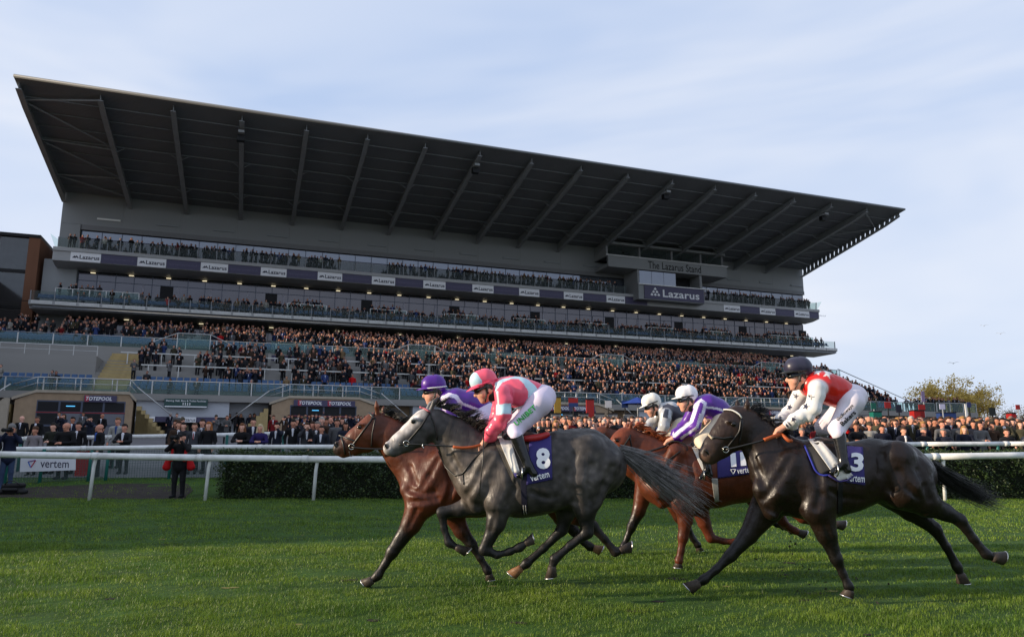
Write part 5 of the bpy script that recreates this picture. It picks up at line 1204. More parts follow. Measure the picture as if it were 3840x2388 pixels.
    Bn = Solid(.014); Bn.limb(H(0, .02, 1.72), H(0, .0, 1.73), .102, .095, 1.05, .02)
    V = Solid(.012); V.relax = 1; V.limb(H(0, -.078, 1.425), (0, -.098, 1.2) if pose != 3 else H(0, -.11, 1.22), .05, .022, .9, .02)
    Ti = Solid(.009); Ti.limb(H(0, -.128, 1.40), (0, -.125, 1.2) if pose != 3 else H(0, -.13, 1.22), .016, .02, .5, .01)
    for nm, S_ in (('body', B), ('jacket', J), ('trousers', T), ('hair', A), ('long_hair', Lg), ('cap', Ht), ('woolly_hat', Bn), ('shirt', V), ('tie', Ti)):
        v, f = S_.surface(); out[nm] = mesh('person_'+nm, v, f, {'body': M_ps, 'hair': M_ph, 'long_hair': M_ph}.get(nm, M_pc), True)
    return out
PROTO = [person_proto(k) for k in range(7)]
SUITS = [(lin(24, 24, 28), 'black'), (lin(28, 32, 46), 'navy'), (lin(48, 48, 52), 'charcoal'), (lin(92, 92, 94), 'grey'), (lin(62, 46, 36), 'brown'), (lin(20, 24, 40), 'dark blue'), (lin(70, 66, 50), 'olive'), (lin(126, 104, 76), 'tan'), (lin(110, 22, 26), 'dark red'), (lin(164, 160, 152), 'cream'), (lin(48, 64, 110), 'blue'), (lin(190, 24, 28), 'red')]
SUITP = np.array([.24, .18, .15, .1, .09, .08, .06, .03, .016, .02, .03, .006]); SUITP /= SUITP.sum()
SKINS = [lin(206, 150, 126), lin(190, 132, 108), lin(216, 164, 142), lin(172, 116, 92), lin(200, 140, 118)]
HAIRS = [(lin(28, 22, 18), 'dark'), (lin(60, 42, 28), 'brown'), (lin(120, 112, 106), 'grey'), (lin(172, 166, 158), 'white'), (lin(150, 112, 66), 'fair'), None]
def rgba(c): return (*c, 1)
def place_person(X, Y, pose, jacket, head, shirt=None, tie=None, trousers=None, rz=0, h=1.0, w=1.0, skin=None, label=None, group=None, z=None, legs=True):
    r = empty('person', (X, Y, float(ground_z(X, Y)) if z is None else z), rz); r.scale = (h*w, h*w, h)
    P = PROTO[pose]; sk = skin or SKINS[rng.integers(len(SKINS))]
    def part(n, c, name=None): o = link(name or n, P[n], r); o.color = rgba(c); return o
    part('body', sk); part('jacket', jacket)
    if legs: part('trousers', trousers if trousers is not None else lin(26, 26, 30))
    if head:
        kind, c = head; part(kind, c, kind if kind != 'long_hair' else 'hair')
    if shirt is not None: part('shirt', shirt)
    if tie is not None: part('tie', tie)
    if label: tag(r, label, 'person', group)
    return r
def proj_px(P):
    zc = P[1]*cP + (P[2]-CAM_H)*sP; return WPX/2 + FPX*P[0]/zc, HPX/2 - FPX*(-P[1]*sP + (P[2]-CAM_H)*cP)/zc
def solve_depth(x, y, hgt=1.76, lo=25.8, hi=60):
    Ys = np.linspace(lo, hi, 300); best = None
    for Y in Ys:
        X = (x-WPX/2)/FPX*(Y*cP + (.8)*sP); yy = proj_px((X, Y, float(ground_z(X, Y))+hgt))[1]
        if best is None or abs(yy-y) < best[0]: best = (abs(yy-y), X, Y)
    return best[1], best[2]
o6b = lambda x, y: (x/2.861, 1500+y/2.861)
o8p = lambda x, y: (700+x/2.749, 1150+y/2.749)
BLK = lin(22, 22, 25); NVY = lin(28, 32, 48); WHT = lin(214, 214, 222)
ORD = lambda n: '%d%s' % (n, 'th' if 10 <= n % 100 <= 20 else {1: 'st', 2: 'nd', 3: 'rd'}.get(n % 10, 'th'))
def random_look():
    sj = rng.choice(len(SUITS), p=SUITP); hd = rng.random()
    fem = rng.random() < .22
    if fem: kind = ('long_hair', HAIRS[rng.choice([0, 1, 4, 1])][0]); hw = 'long hair'
    elif hd < .08: kind = None; hw = 'bald head'
    elif hd < .24: kind = ('cap', lin(*[int(v) for v in rng.choice([[60, 55, 45], [40, 40, 44], [80, 72, 58]])])); hw = 'flat cap'
    elif hd < .29: kind = ('woolly_hat', lin(*[int(v) for v in rng.choice([[30, 30, 34], [110, 24, 28], [60, 60, 66]])])); hw = 'woolly hat'
    else: c = HAIRS[rng.choice([0, 1, 2, 3, 0, 1])]; kind = ('hair', c[0]); hw = c[1]+' hair'
    suit = (not fem) and rng.random() < .42
    return SUITS[sj], kind, hw, suit, fem
n_ind = 0
# --- people told apart one by one near the left rails
NAMED = [
 (*o6b(222, 175), 0, BLK, None, WHT, lin(40, 44, 80), 'bald man in dark suit with blue tie, leftmost of those standing by the stone stairs'),
 (*o6b(390, 175), 0, BLK, ('hair', lin(70, 60, 52)), WHT, None, 'man in plain black jumper over white collar beside the brick kiosk corner'),
 (*o6b(575, 238), 1, lin(38, 40, 34), ('hair', lin(30, 24, 20)), None, None, 'bearded man in dark olive jacket just left of the bald man in black'),
 (*o6b(845, 262), 0, BLK, ('hair', lin(34, 28, 24)), WHT, lin(40, 40, 44), 'man in black coat, white shirt and dark tie between two bald men'),
 (*o6b(770, 178), 0, NVY, ('hair', lin(32, 26, 22)), WHT, NVY, 'man in navy suit with blue tie behind the bald man in black'),
 (*o6b(610, 128), 0, lin(52, 50, 54), ('hair', lin(40, 30, 24)), WHT, lin(90, 20, 34), 'man in charcoal suit with maroon tie in front of the kiosk door'),
 (*o6b(775, 92), 4, lin(196, 196, 202), ('hair', lin(60, 44, 30)), None, None, 'man in white shirt raising both hands to his face in front of the kiosk window'),
 (*o6b(1080, 152), 0, BLK, None, WHT, BLK, 'man in sunglasses and black suit behind the second bald man'),
 (*o6b(1190, 88), 0, lin(40, 42, 54), ('hair', lin(26, 22, 20)), WHT, lin(60, 60, 80), 'man in grey waistcoat and white sleeves by the kiosk right end'),
 (*o6b(1295, 58), 5, BLK, ('hair', lin(110, 104, 100)), WHT, lin(80, 110, 150), 'grey haired man in black suit clapping at the right edge of the kiosk'),
 (*o6b(1260, 192), 0, lin(150, 150, 146), ('hair', lin(110, 80, 56)), lin(60, 80, 130), None, 'man in pale grey overcoat and blue shirt standing behind the crowd rail'),
 (*o6b(1360, 290), 3, lin(34, 34, 38), ('hair', lin(40, 32, 26)), WHT, None, 'man in dark jacket leaning with folded arms on the crowd rail'),
 (*o6b(1435, 100), 0, lin(46, 30, 26), ('hair', lin(90, 50, 30)), None, None, 'person in dark brown coat and red trousers left of the betting hall doors'),
 (*o6b(1710, 102), 1, lin(150, 166, 206), ('hair', lin(50, 36, 28)), None, lin(20, 20, 28), 'man in pale blue shirt and dark tie standing alone on the apron'),
 (*o6b(1970, 238), 0, NVY, ('hair', lin(36, 28, 24)), WHT, None, 'laughing man in navy jacket and open white shirt behind the photographer'),
 (*o6b(2090, 248), 0, lin(60, 62, 68), ('hair', lin(80, 60, 46)), WHT, lin(150, 24, 30), 'man in grey suit with bright red tie behind the crowd rail'),
 (*o6b(2170, 217), 0, lin(74, 76, 80), ('hair', lin(46, 36, 28)), WHT, NVY, 'man in mid grey suit with navy tie right of the red tie man'),
 (*o6b(2240, 237), 0, BLK, ('long_hair', lin(150, 92, 50)), None, None, 'red haired woman in black beside the man in mid grey suit'),
 (*o8p(405, 1117), 1, lin(84, 84, 84), ('hair', lin(110, 90, 76)), None, None, 'man in grey tweed coat with hands together behind the crowd rail'),
 (*o8p(585, 1207), 3, BLK, ('long_hair', lin(110, 70, 44)), None, None, 'woman with brown hair in black leaning on the rail beside her handbag'),
 (*o8p(685, 1152), 0, lin(30, 30, 40), ('hair', lin(26, 22, 20)), WHT, None, 'man in sunglasses, dark jacket and open white shirt by the rail'),
 (*o8p(770, 1212), 3, lin(42, 34, 84), ('long_hair', lin(196, 176, 140)), None, None, 'blonde woman in purple coat leaning on the crowd rail'),
 (*o8p(765, 1057), 0, lin(64, 66, 66), ('hair', lin(150, 140, 130)), lin(196, 196, 200), None, 'white haired man in grey suit with open jacket left of the second kiosk'),
 (*o8p(1100, 1172), 2, BLK, ('hair', lin(30, 24, 20)), WHT, None, 'man turned sideways in black jacket and pale grey trousers by the rail'),
 (*o8p(1635, 1077), 0, lin(180, 180, 186), ('long_hair', lin(120, 60, 36)), None, None, 'red haired woman in a white top under the second kiosk windows'),
 (*o8p(1370, 1047), 6, NVY, ('hair', lin(60, 48, 38)), WHT, None, 'man in navy raising one fist high under the second kiosk'),
]
for (x, y, pose, jk_, hd, sh_, ti, lab) in NAMED:
    X, Y = solve_depth(x, y); place_person(X, Y, pose, jk_, hd, sh_, ti, rz=rng.normal(.1, .15), h=rng.uniform(.98, 1.02), label=lab, group='spectators on the apron',
        trousers=lin(120, 22, 28) if 'red trousers' in lab else (lin(150, 150, 150) if 'pale grey trousers' in lab else None)); n_ind += 1
REST = [o6b(*q) for q in ((665, 152), (870, 127), (915, 87), (905, 38), (1035, 92), (960, 162), (740, 62), (805, 60), (1810, 132), (1890, 117), (1880, 140), (1890, 212), (1950, 182), (1970, 87), (2000, 112), (2025, 87), (2100, 77), (2215, 92), (2250, 72), (2290, 92), (2315, 72), (2345, 107), (2305, 157), (1920, 250))]
REST += [o8p(*q) for q in ((500, 1087), (545, 1042), (640, 1042), (685, 1062), (680, 1097), (895, 1072), (885, 1122), (935, 1177), (975, 1097), (1040, 1072), (1075, 1072), (1078, 1102), (1140, 1067), (1145, 1092), (1180, 1057), (1215, 1062), (1255, 1087), (1280, 1057), (1325, 1102), (1290, 1107), (1210, 1132), (1300, 1182), (1365, 1102), (1410, 1067), (1420, 1102), (1390, 1152), (1435, 1142), (1465, 1062), (1495, 1087), (1530, 1107), (1570, 1077), (1675, 1112), (1705, 1097), (1740, 1092), (1762, 1072), (1830, 1102), (430, 1042), (850, 1060), (1000, 1120), (1480, 1140), (1600, 1140), (1550, 1150), (1640, 1180), (1240, 1190), (1350, 1215), (1130, 1140), (1790, 1120), (1865, 1110))]
REST = sorted(REST)
for i, (x, y) in enumerate(REST):
    (jc, jn), kind, hw, suit, fem = random_look(); X, Y = solve_depth(x, y)
    left = x < 1000
    k = sum(1 for q in REST[:i] if (q[0] < 1000) == left)+1
    lab = '%s with %s in %s %s, %s from left among the unnamed %s' % ('woman' if fem else 'man', hw, jn, 'suit' if suit else 'coat', ORD(k), 'watchers left of the big green sign end' if left else 'watchers below the second kiosk')
    lab = '%s in %s %s, %s, %s from left in crowd %s' % ('woman' if fem else 'man', jn, 'suit' if suit else 'coat', hw, ORD(k), 'by first kiosk' if left else 'by second kiosk')
    place_person(X, Y, int(rng.choice([0, 0, 1, 5, 2, 4])), jc, kind, WHT if suit else None, SUITS[rng.integers(12)][0] if suit and rng.random() < .6 else None, rz=rng.normal(.15, .2), h=rng.uniform(.95, 1.03), label=lab, group='spectators on the apron'); n_ind += 1
# --- rows packed behind the right-hand rail
ROWN = ['front', 'second', 'third', 'fourth', 'fifth', 'sixth', 'seventh', 'eighth']
far_spots = []
for r_ in range(30):
    Yr = 25.6 + r_*.62
    xs = []
    x = (-1.5 if r_ > 0 else 1.0) + rng.uniform(0, .5) - r_*.0
    while x < 22 + r_*.45:
        xs.append(x); x += rng.uniform(.48, .72) if r_ else rng.uniform(.5, .85)
    k = 0
    for X in xs:
        Y = Yr + rng.normal(0, .12)
        if Y > kioskY(X)-3: continue
        px, _ = proj_px((X, Y, 1.5))
        if not (1880 < px < 3900): continue
        if r_ < 6 and n_ind < 300 and px > 2000:
            k += 1
            (jc, jn), kind, hw, suit, fem = random_look()
            lab = '%s in %s %s, %s, %s from left, %s row behind right rail' % ('woman' if fem else 'man', jn, 'suit' if suit else 'coat', hw, ORD(k), ROWN[r_])
            place_person(X, Y, int(rng.choice([3, 3, 1, 0])) if r_ == 0 else int(rng.choice([0, 1, 0, 5, 2])), jc, kind, WHT if suit else None, SUITS[rng.integers(12)][0] if suit and rng.random() < .6 else None, rz=rng.normal(-.1, .25), h=rng.uniform(.93, 1.03), label=lab, group='spectators packed behind the right rail', legs=True); n_ind += 1
        else: far_spots.append((X, Y, float(ground_z(X, Y)), 0, 0))
# --- the photographers and officials in front of the crowd
def special(x, yhead, Y, h, pose, jacket, head, label, z=0., trousers=None, rz=0, w=1.0, shirt=None, tie=None):
    X = at_depth(x, yhead, Y)[0]
    return place_person(X, Y, pose, jacket, head, shirt, tie, trousers, rz, h, w, label=label, z=z)
ph = special(683, 1624, 20.6, 1.0, 4, lin(20, 20, 23), ('cap', lin(34, 34, 36)), 'photographer in black with red vest panels and camera standing behind the running rail', w=1.12)
M_redv = pmat('red_vest', lin(176, 18, 24), .7, var=.1)
q = Solid(.012)
for s in (-1, 1): q.limb((s*.17, -.08, 1.3), (s*.16, -.13, 1.02), .035, .04, 1, .03)
skin_obj('vest_panel', q, M_redv, ph)
for s in (-1, 1):
    q = Solid(.014); q.limb((s*.27, -.05, .98), (s*.3, -.04, .84), .075, .1, .8, .03); skin_obj('red_pouch', q, M_redv, ph)
def camera_rig(parent, X=0, Y=-.2, Z=1.62, loc=None):
    r_ = empty('camera', loc); tag(r_, parent, 'camera')
    MB().box((-.075, -.02, -.055), (.075, .06, .055)).box((-.035, -.015, .05), (.035, .05, .085)).build('camera_body', M_black, r_)
    MB().tube([(0, -.02, 0), (0, -.1, 0), (0, -.24, 0), (0, -.28, 0)], [.042, .042, .055, .058], 14).build('lens', M_black, r_, True)
    return r_
X0 = ph.location.x
camera_rig('black camera with long lens held by the photographer in the red vest', loc=(X0, 20.6-.34, 1.64))
p2 = special(46, 1589, 21.7, 1.05, 4, lin(24, 30, 52), ('woolly_hat', lin(120, 116, 114)), 'photographer in navy jacket, jeans and striped hat at the left edge', z=.16, trousers=lin(52, 66, 92), rz=.5)
camera_rig('black camera raised by the photographer in the striped hat', loc=(p2.location.x+.15, 21.7-.3, 1.86))
special(-30, 1600, 21.5, 1.03, 0, BLK, ('cap', BLK), 'person in black cut off by the left frame edge beside the photographer', z=.2)
special(250, 1596, 24.6, 1.05, 1, BLK, None, 'bald man in black coat standing behind the white banner', z=.34, w=1.18)
special(375, 1592, 25.2, 1.0, 0, lin(26, 26, 29), None, 'bald man in black looking left with blue shirt collar, right of the white banner', z=.4, rz=-.7, w=1.1, shirt=lin(60, 90, 160))
special(133, 1606, 25.6, .95, 0, lin(130, 122, 126), ('woolly_hat', lin(84, 60, 46)), 'woman in pale grey padded coat and brown woolly hat above the banner', z=.38, trousers=BLK)
special(1206, 1604, 25.6, .97, 0, lin(30, 34, 44), ('hair', lin(46, 36, 30)), 'man with glasses in navy jumper standing right behind the second rail', z=.4, shirt=WHT)
bag = empty('camera_bag', (float(at_depth(52, 1830, 21.3)[0]), 21.3, .08)); tag(bag, 'black camera bag lying on the grass at the left edge', 'bag')
q = Solid(.014); q.limb((-.3, 0, .06), (.3, 0, .06), .09, .09, 1.3, .03); q.limb((-.27, 0, .22), (.25, 0, .24), .07, .07, 1.3, .09); q.limb((-.2, -.13, .12), (.15, -.13, .12), .05, .05, .8, .02); skin_obj('bag_body', q, M_black, bag)
MB().tube([(-.2, -.1, .26), (-.1, -.13, .36), (.1, -.13, .36), (.2, -.1, .26)], .014, 6).build('bag_handle', M_tack, bag, True)

# --- the far crowd on the terraces: countless, one mass
def low_person(pose):
    V = []; F = []; C = []
    def ring_loft(rings, n, c, cap=True):
        o = len(V)
        for (x, y, z, rx, ry) in rings:
            for k in range(n): a = 2*math.pi*k/n; V.append((x+rx*math.cos(a), y+ry*math.sin(a), z)); C.append(c)
        for i in range(len(rings)-1):
            for k in range(n): F.append((o+i*n+k, o+i*n+(k+1) % n, o+(i+1)*n+(k+1) % n, o+(i+1)*n+k))
        if cap:
            m = len(V); r = rings[-1]; V.append((r[0], r[1], r[2])); C.append(c); i = len(rings)-1
            for k in range(n): F.append((o+i*n+k, o+i*n+(k+1) % n, m, m))
    ring_loft([(0, 0, .82, .19, .14), (0, 0, 1.05, .17, .13), (0, 0, 1.32, .2, .14), (0, 0, 1.43, .19, .11), (0, .01, 1.5, .07, .07)], 6, 2)
    for s in (-1, 1):
        e = (s*.25, -.02, 1.12); h = {0: (s*.22, -.1, .9), 1: (s*.04, -.2, 1.12), 2: (s*.1, -.2, 1.5)}[pose]
        ring_loft([(s*.21, 0, 1.43, .06, .06), (e[0], e[1], e[2], .055, .055), (h[0], h[1], h[2]+.02, .045, .045)], 4, 2)
        ring_loft([(h[0], h[1], h[2]-.05, .04, .04), (h[0], h[1]-.02, h[2]+.06, .03, .03)], 4, 0)
        ring_loft([(s*.1, 0, .02, .06, .08), (s*.1, 0, .45, .07, .07), (s*.08, 0, .86, .095, .09)], 4, 4)
    ring_loft([(0, -.02, 1.50, .055, .06), (0, -.02, 1.56, .075, .085), (0, -.01, 1.64, .085, .1), (0, 0, 1.71, .075, .09), (0, 0, 1.755, .035, .045)], 6, 0)
    ring_loft([(0, .035, 1.60, .088, .085), (0, .02, 1.68, .092, .1), (0, .012, 1.74, .07, .085), (0, .01, 1.775, .03, .04)], 6, 1)
    o = len(V); V.extend([(-.045, -.142, 1.4), (.045, -.142, 1.4), (0, -.15, 1.15)]); C.extend([3]*3); F.append((o, o+1, o+2, o+2))
    return np.array(V), np.array(F), np.array(C)
LOW = [low_person(k) for k in range(3)]
def fill_row(u0, u1, v, z, dens, sit=False, jit=.1, aisle=True):
    u = u0
    while u < u1:
        if not (aisle and z < 15 and (u % 7.3) < 1.0) and rng.random() < dens(u): far_spots.append((*uvz(u + rng.normal(0, .06), v + rng.normal(0, jit))[:2], z, 1 if sit and rng.random() < .6 else 0, 1))
        u += rng.uniform(.46, .62)
def clump(u, s, a, b): return a + b*(.5+.5*math.sin(u*.9+s*1.7)*math.sin(u*.37+s))
for k, (v, z) in enumerate(LT):
    seat = k < 5
    def dens(u, k=k):
        if u < 8.5: return .0 if k > 5 else (.04 if k in (1, 2) else .03)
        if u < 11.5: return 0
        base = np.interp(u, [11.5, 20, 30, 38, 106], [.2, .42, .52, .8, .82])
        return base*(.55 if k < 3 and u < 36 else 1)*clump(u, k, .65, .6)
    fill_row(-4, 90.6, v+.45, z, dens, sit=seat)
for k, (v, z) in enumerate(UTT):
    def dens(u, k=k): return np.interp(u, [-4, 3, 12, 30, 106], [.12, .35, .45, .62, .75])*clump(u, k+5, .45, .8)*(.5 if k < 4 and u < 30 else 1)
    fill_row(-3, 92.4, v+.45, z, dens, sit=k < 5)
fill_row(95, 101.5, -27, 5.5, lambda u: .8, aisle=False); fill_row(95, 101.5, -26, 5.5, lambda u: .7, aisle=False); fill_row(95, 101, -24.5, 5.5, lambda u: .7, aisle=False)
for r_ in range(2):
    fill_row(.6, 105.4, .75+r_*.6, 23.2, lambda u: 0 if (31 < u < 36.5 or 70 < u < 84) else (.85 if u < 30 else .95)*(1-.35*r_)*clump(u, r_, .6, .5))
for r_, z in enumerate((16.75, 16.9, 17.15)):
    fill_row(.5, 105.4, -.9+r_*1.15, z, lambda u: np.interp(u, [0, 6, 16, 22, 50, 60, 106], [.08, .2, .5, .85, .75, .9, .95])*clump(u, r_*2+3, .3, 1.1), sit=r_ < 2)
for (a, c) in [(.6, 4.5), (24.8, 29), (34.8, 39), (44.4, 48.6), (54, 58), (63.6, 67.8), (74.8, 79), (84.4, 88.6), (96.2, 104.4)]: fill_row(a, c, .9, 17.55, lambda u: .85)
N = len(far_spots); FS = np.array(far_spots)
kinds = rng.integers(0, 3, N); Vs = []; Fs = []; Cs = []; off = 0
palj = np.array([s[0] for s in SUITS]); palh = np.array([lin(30, 24, 20), lin(60, 42, 30), lin(120, 112, 106), lin(40, 40, 44), lin(186, 130, 106), lin(150, 116, 74)])
for k in range(3):
    m = np.where(kinds == k)[0]; V0, F0, C0 = LOW[k]; n = len(m)
    if not n: continue
    ang = rng.normal(0, .35, n) + np.where(FS[m, 4] > 0, math.atan2(UD[1], UD[0])-.35, -.1); sc = rng.uniform(.92, 1.05, n); wd = sc*rng.uniform(.95, 1.15, n)
    c, s = np.cos(ang)[:, None], np.sin(ang)[:, None]
    x = V0[None, :, 0]*wd[:, None]; y = V0[None, :, 1]*wd[:, None]; z = V0[None, :, 2]*sc[:, None] - (FS[m, 3]*.42)[:, None]
    P = np.stack([x*c - y*s + FS[m, 0][:, None], x*s + y*c + FS[m, 1][:, None], np.maximum(z, .0) + FS[m, 2][:, None]], -1)
    col5 = np.zeros((n, 5, 3)); col5[:, 0] = np.array(SKINS)[rng.integers(0, len(SKINS), n)]*rng.uniform(.5, .9, n)[:, None]; col5[:, 1] = palh[rng.choice(6, n, p=[.3, .25, .18, .1, .1, .07])]
    col5[:, 2] = palj[rng.choice(len(SUITS), n, p=SUITP)]*rng.uniform(.6, 1.15, n)[:, None]; sh_ = rng.random(n) < .45; col5[:, 3] = np.where(sh_[:, None], np.array(lin(190, 190, 200)), col5[:, 2]); col5[:, 4] = np.array(lin(28, 28, 32))
    Vs.append(P.reshape(-1, 3)); Fs.append((F0[None] + (np.arange(n)*len(V0))[:, None, None]).reshape(-1, 4) + off); Cs.append(col5[:, C0].reshape(-1, 3)); off += n*len(V0)
Vs = np.concatenate(Vs); Fs = np.concatenate(Fs); Cs = np.concatenate(Cs)
tri = Fs[:, 2] == Fs[:, 3]
me = bpy.data.meshes.new('crowd'); nq, ntr = (~tri).sum(), tri.sum()
me.vertices.add(len(Vs)); me.vertices.foreach_set('co', Vs.astype(np.float32).ravel())
li = np.concatenate([Fs[~tri].ravel(), Fs[tri][:, :3].ravel()]).astype(np.int32); me.loops.add(len(li)); me.loops.foreach_set('vertex_index', li)
ls = np.concatenate([np.arange(nq)*4, nq*4 + np.arange(ntr)*3]).astype(np.int32); me.polygons.add(nq+ntr); me.polygons.foreach_set('loop_start', ls); me.polygons.foreach_set('use_smooth', np.ones(nq+ntr, bool)); me.update(calc_edges=True)
a = me.color_attributes.new('Col', 'FLOAT_COLOR', 'POINT'); a.data.foreach_set('color', np.concatenate([Cs, np.ones((len(Cs), 1))], 1).astype(np.float32).ravel())
me.materials.append(pmat('crowd_cloth', (.5, .5, .5), .8, var=.05, attr='Col'))
tag(link('crowd', me), 'dense dark-coated crowd filling the terraces and balconies of the grandstand', 'crowd', kind='stuff')
print('crowd', N, 'individuals', n_ind)
# ------------------------------------------------------------------ rails
M_pvc = pmat('white_rail_plastic', (.72, .72, .7), .4, var=.16, scale=5, bump=.1, bscale=10)
M_teal = pmat('teal_post', (.02, .16, .14), .45, var=.1)
M_mesh = glassmat('green_wire_mesh', (.8, .86, .84), .12, .6)
def rail(name, label, pts, rad, posts, post_mat, post_r, lean=0, seg=2.6):
    r = empty(name, tuple(pts[0][:2])+(0,)); tag(r, label, 'rail')
    P = np.array(pts, float); d = np.concatenate([[0], np.cumsum(np.linalg.norm(np.diff(P, axis=0), axis=1))]); n = max(1, int(d[-1]/seg))
    at = lambda t: np.array([np.interp(t, d, P[:, i]) for i in range(3)])
    for k in range(n):
        a, b = at(d[-1]*k/n), at(d[-1]*(k+1)/n)
        MB().tube([a, (a*2+b)/3, (a+2*b)/3, b + (b-a)*.004], rad, 12).build('rail_tube', M_pvc, r, True)
        MB().tube([b-(b-a)/np.linalg.norm(b-a)*.14, b+(b-a)/np.linalg.norm(b-a)*.02], rad*1.12, 12).build('rail_sleeve', M_pvc, r, True)
    for (x, y, z, top) in posts:
        MB().tube([(x-lean*.06, y, z-.05), (x-lean*.03, y, z+(top-z)*.75), (x, y, top-.02), (x, y, top)], [post_r]*3+[post_r*1.05], 10).build('rail_post', post_mat, r, True)
    settle(r); return r
# running rail beside the track
RR = []
for x, y in ((-420, 1700), (0, 1703), (345, 1709), (779, 1716), (1185, 1721), (1650, 1724), (2300, 1724), (2900, 1720), (3554, 1711), (3840, 1706), (4300, 1702)):
    RR.append(at_depth(x, y, 19.7))
pts = [(p[0], 19.7, p[2]) for p in RR]
def rail_z(X): return float(np.interp(X, [p[0] for p in pts], [p[2] for p in pts]))
px_posts = [-110, 345, 779, 1185, 1610, 2030, 2440, 2852, 3200, 3554, 3950]
posts = [(float(at_depth(x, 1870, 19.75)[0]), 19.75, 0, rail_z(float(at_depth(x, 1870, 19.75)[0]))) for x in px_posts]
rail('running_rail', 'white plastic running rail on leaning white posts along the near side of the track', pts, .085, posts, M_pvc, .045, lean=1.2)
# rail behind the hedge, teal posts, wire mesh at the left
R2 = []
for x, y, Y in ((-500, 1688, 21.6), (0, 1685, 22.9), (300, 1681, 23.9), (620, 1676, 24.7), (1200, 1675, 24.8), (2000, 1674, 24.8), (2800, 1668, 24.8), (3840, 1663, 24.8), (4400, 1661, 24.8)):
    q = at_depth(x, y, Y); R2.append((q[0], Y, q[2]))
po = []
for x, Y in ((35, 23.0), (165, 23.4), (345, 24.0), (410, 24.2), (645, 24.72), (960, 24.8), (1330, 24.8), (1700, 24.8), (2060, 24.8), (2420, 24.8), (2780, 24.8), (3130, 24.8), (3480, 24.8), (3745, 24.8)):
    X = float(at_depth(x, 1700, Y)[0]); zt = float(np.interp(X, [p[0] for p in R2], [p[2] for p in R2])); po.append((X, Y, float(ground_z(X, Y)), zt))
r2 = rail('crowd_barrier', 'white topped barrier with teal posts running behind the hedge in front of the crowd', R2, .075, po, M_teal, .05, lean=.8)
for k in range(len(po)-1):
    a, b = po[k], po[k+1]
    if k < 6: obj('wire_mesh_panel', [(a[0], a[1]+.03, a[2]+.05), (b[0], b[1]+.03, b[2]+.05), (b[0], b[1]+.03, b[3]-.1), (a[0], a[1]+.03, a[3]-.1)], [(0, 1, 2, 3)], M_mesh, r2).matrix_parent_inverse = Matrix.Translation(-Vector(r2.location))
    if k < 6:
        mb = MB()
        L_ = math.hypot(b[0]-a[0], b[1]-a[1]); n = int(L_/.075)
        for i in range(n+1):
            t = i/n; x, y, z = a[0]+(b[0]-a[0])*t, a[1]+(b[1]-a[1])*t+.02, a[2]+(b[2]-a[2])*t; mb.box((x-.003, y-.003, z+.04), (x+.003, y+.003, z+1.1))
        for j in range(14):
            z = .06+j*.078; mb.tube([(a[0], a[1]+.02, a[2]+z), (b[0], b[1]+.02, b[2]+z)], .003, 3, cap=False)
        tag(mb.build('mesh_wires', pmat('green_wire', (.04, .08, .075), .6), r2), kind='stuff').matrix_parent_inverse = Matrix.Translation(-Vector(r2.location))
R3 = []; po = []
for x, y in ((-200, 1650), (125, 1645), (340, 1640), (830, 1631), (1320, 1617), (1700, 1608)):
    X, Y = solve_depth(x, y, 1.12, 25.8, 50); R3.append((X, Y, float(ground_z(X, Y))+1.12))
for x in (85, 285, 430, 655, 850, 1040, 1250, 1500):
    X0_ = np.interp(x, [-200, 125, 340, 830, 1320, 1700], [q[0] for q in R3]); Y0_ = float(np.interp(X0_, [q[0] for q in R3], [q[1] for q in R3])); z0_ = float(ground_z(X0_, Y0_)); po.append((float(X0_), Y0_, z0_, z0_+1.12))
rail('crowd_rail', 'far white topped rail with teal posts that spectators lean on at the left', R3, .075, po, M_teal, .05)
# banner on the barrier
bn = empty('banner', (float(at_depth(180, 1740, 23.5)[0]), 23.5, 0)); tag(bn, 'white vertem banner hung on the barrier at the left', 'banner')
b0, b1 = at_depth(75, 1740, 23.05), at_depth(283, 1740, 23.7)
tl, tr = at_depth(78, 1708, 23.05), at_depth(284, 1712, 23.7); bl, br = at_depth(74, 1769, 23.05), at_depth(283, 1762, 23.7)
V = [tl, tr, br, bl]; V = [np.array(v) for v in V]; off = np.array([-.01, .03, 0])
obj('banner_sheet', V + [v+off for v in V], [(0, 3, 2, 1), (4, 5, 6, 7), (0, 1, 5, 4), (1, 2, 6, 5), (2, 3, 7, 6), (3, 0, 4, 7)], pmat('banner_white', (.62, .62, .66), .6, var=.03), bn)
ex = V[1]-V[0]; ey = V[3]-V[0]; nrm = np.cross(ex, ey); nrm = nrm/np.linalg.norm(nrm); nrm = nrm if nrm[1] < 0 else -nrm
bp = lambda u, v: V[0] + ex*u + ey*v + nrm*.008
tv, tf = text_fit('vertem', .52, .42, bold=.004); obj('lettering', [bp(.62+x, .5-y) for x, y, _ in tv], tf, pmat('navy_print', lin(40, 36, 64), .6, var=0), bn)
for (a, b, cc, nm) in (((.14, .36), (.19, .72), lin(70, 110, 190), 'logo_blue'), ((.19, .72), (.27, .26), lin(170, 30, 60), 'logo_red'), ((.27, .26), (.14, .36), lin(96, 40, 120), 'logo_violet')):
    MB().tube([bp(*a), bp(*b)], .016, 5).build(nm, pmat(nm, cc, .6, var=0), bn)
settle(bn)
bx = empty('red_box', (float(at_depth(300, 1750, 25.4)[0]), 25.4, .41)); tag(bx, 'red box standing on the apron right of the white banner', 'box')
MB().box((-.16, 0, 0), (.16, .25, .85)).build('box_body', M_redv, bx); MB().box((-.18, -.02, .85), (.18, .27, .9)).build('box_lid', M_redv, bx)
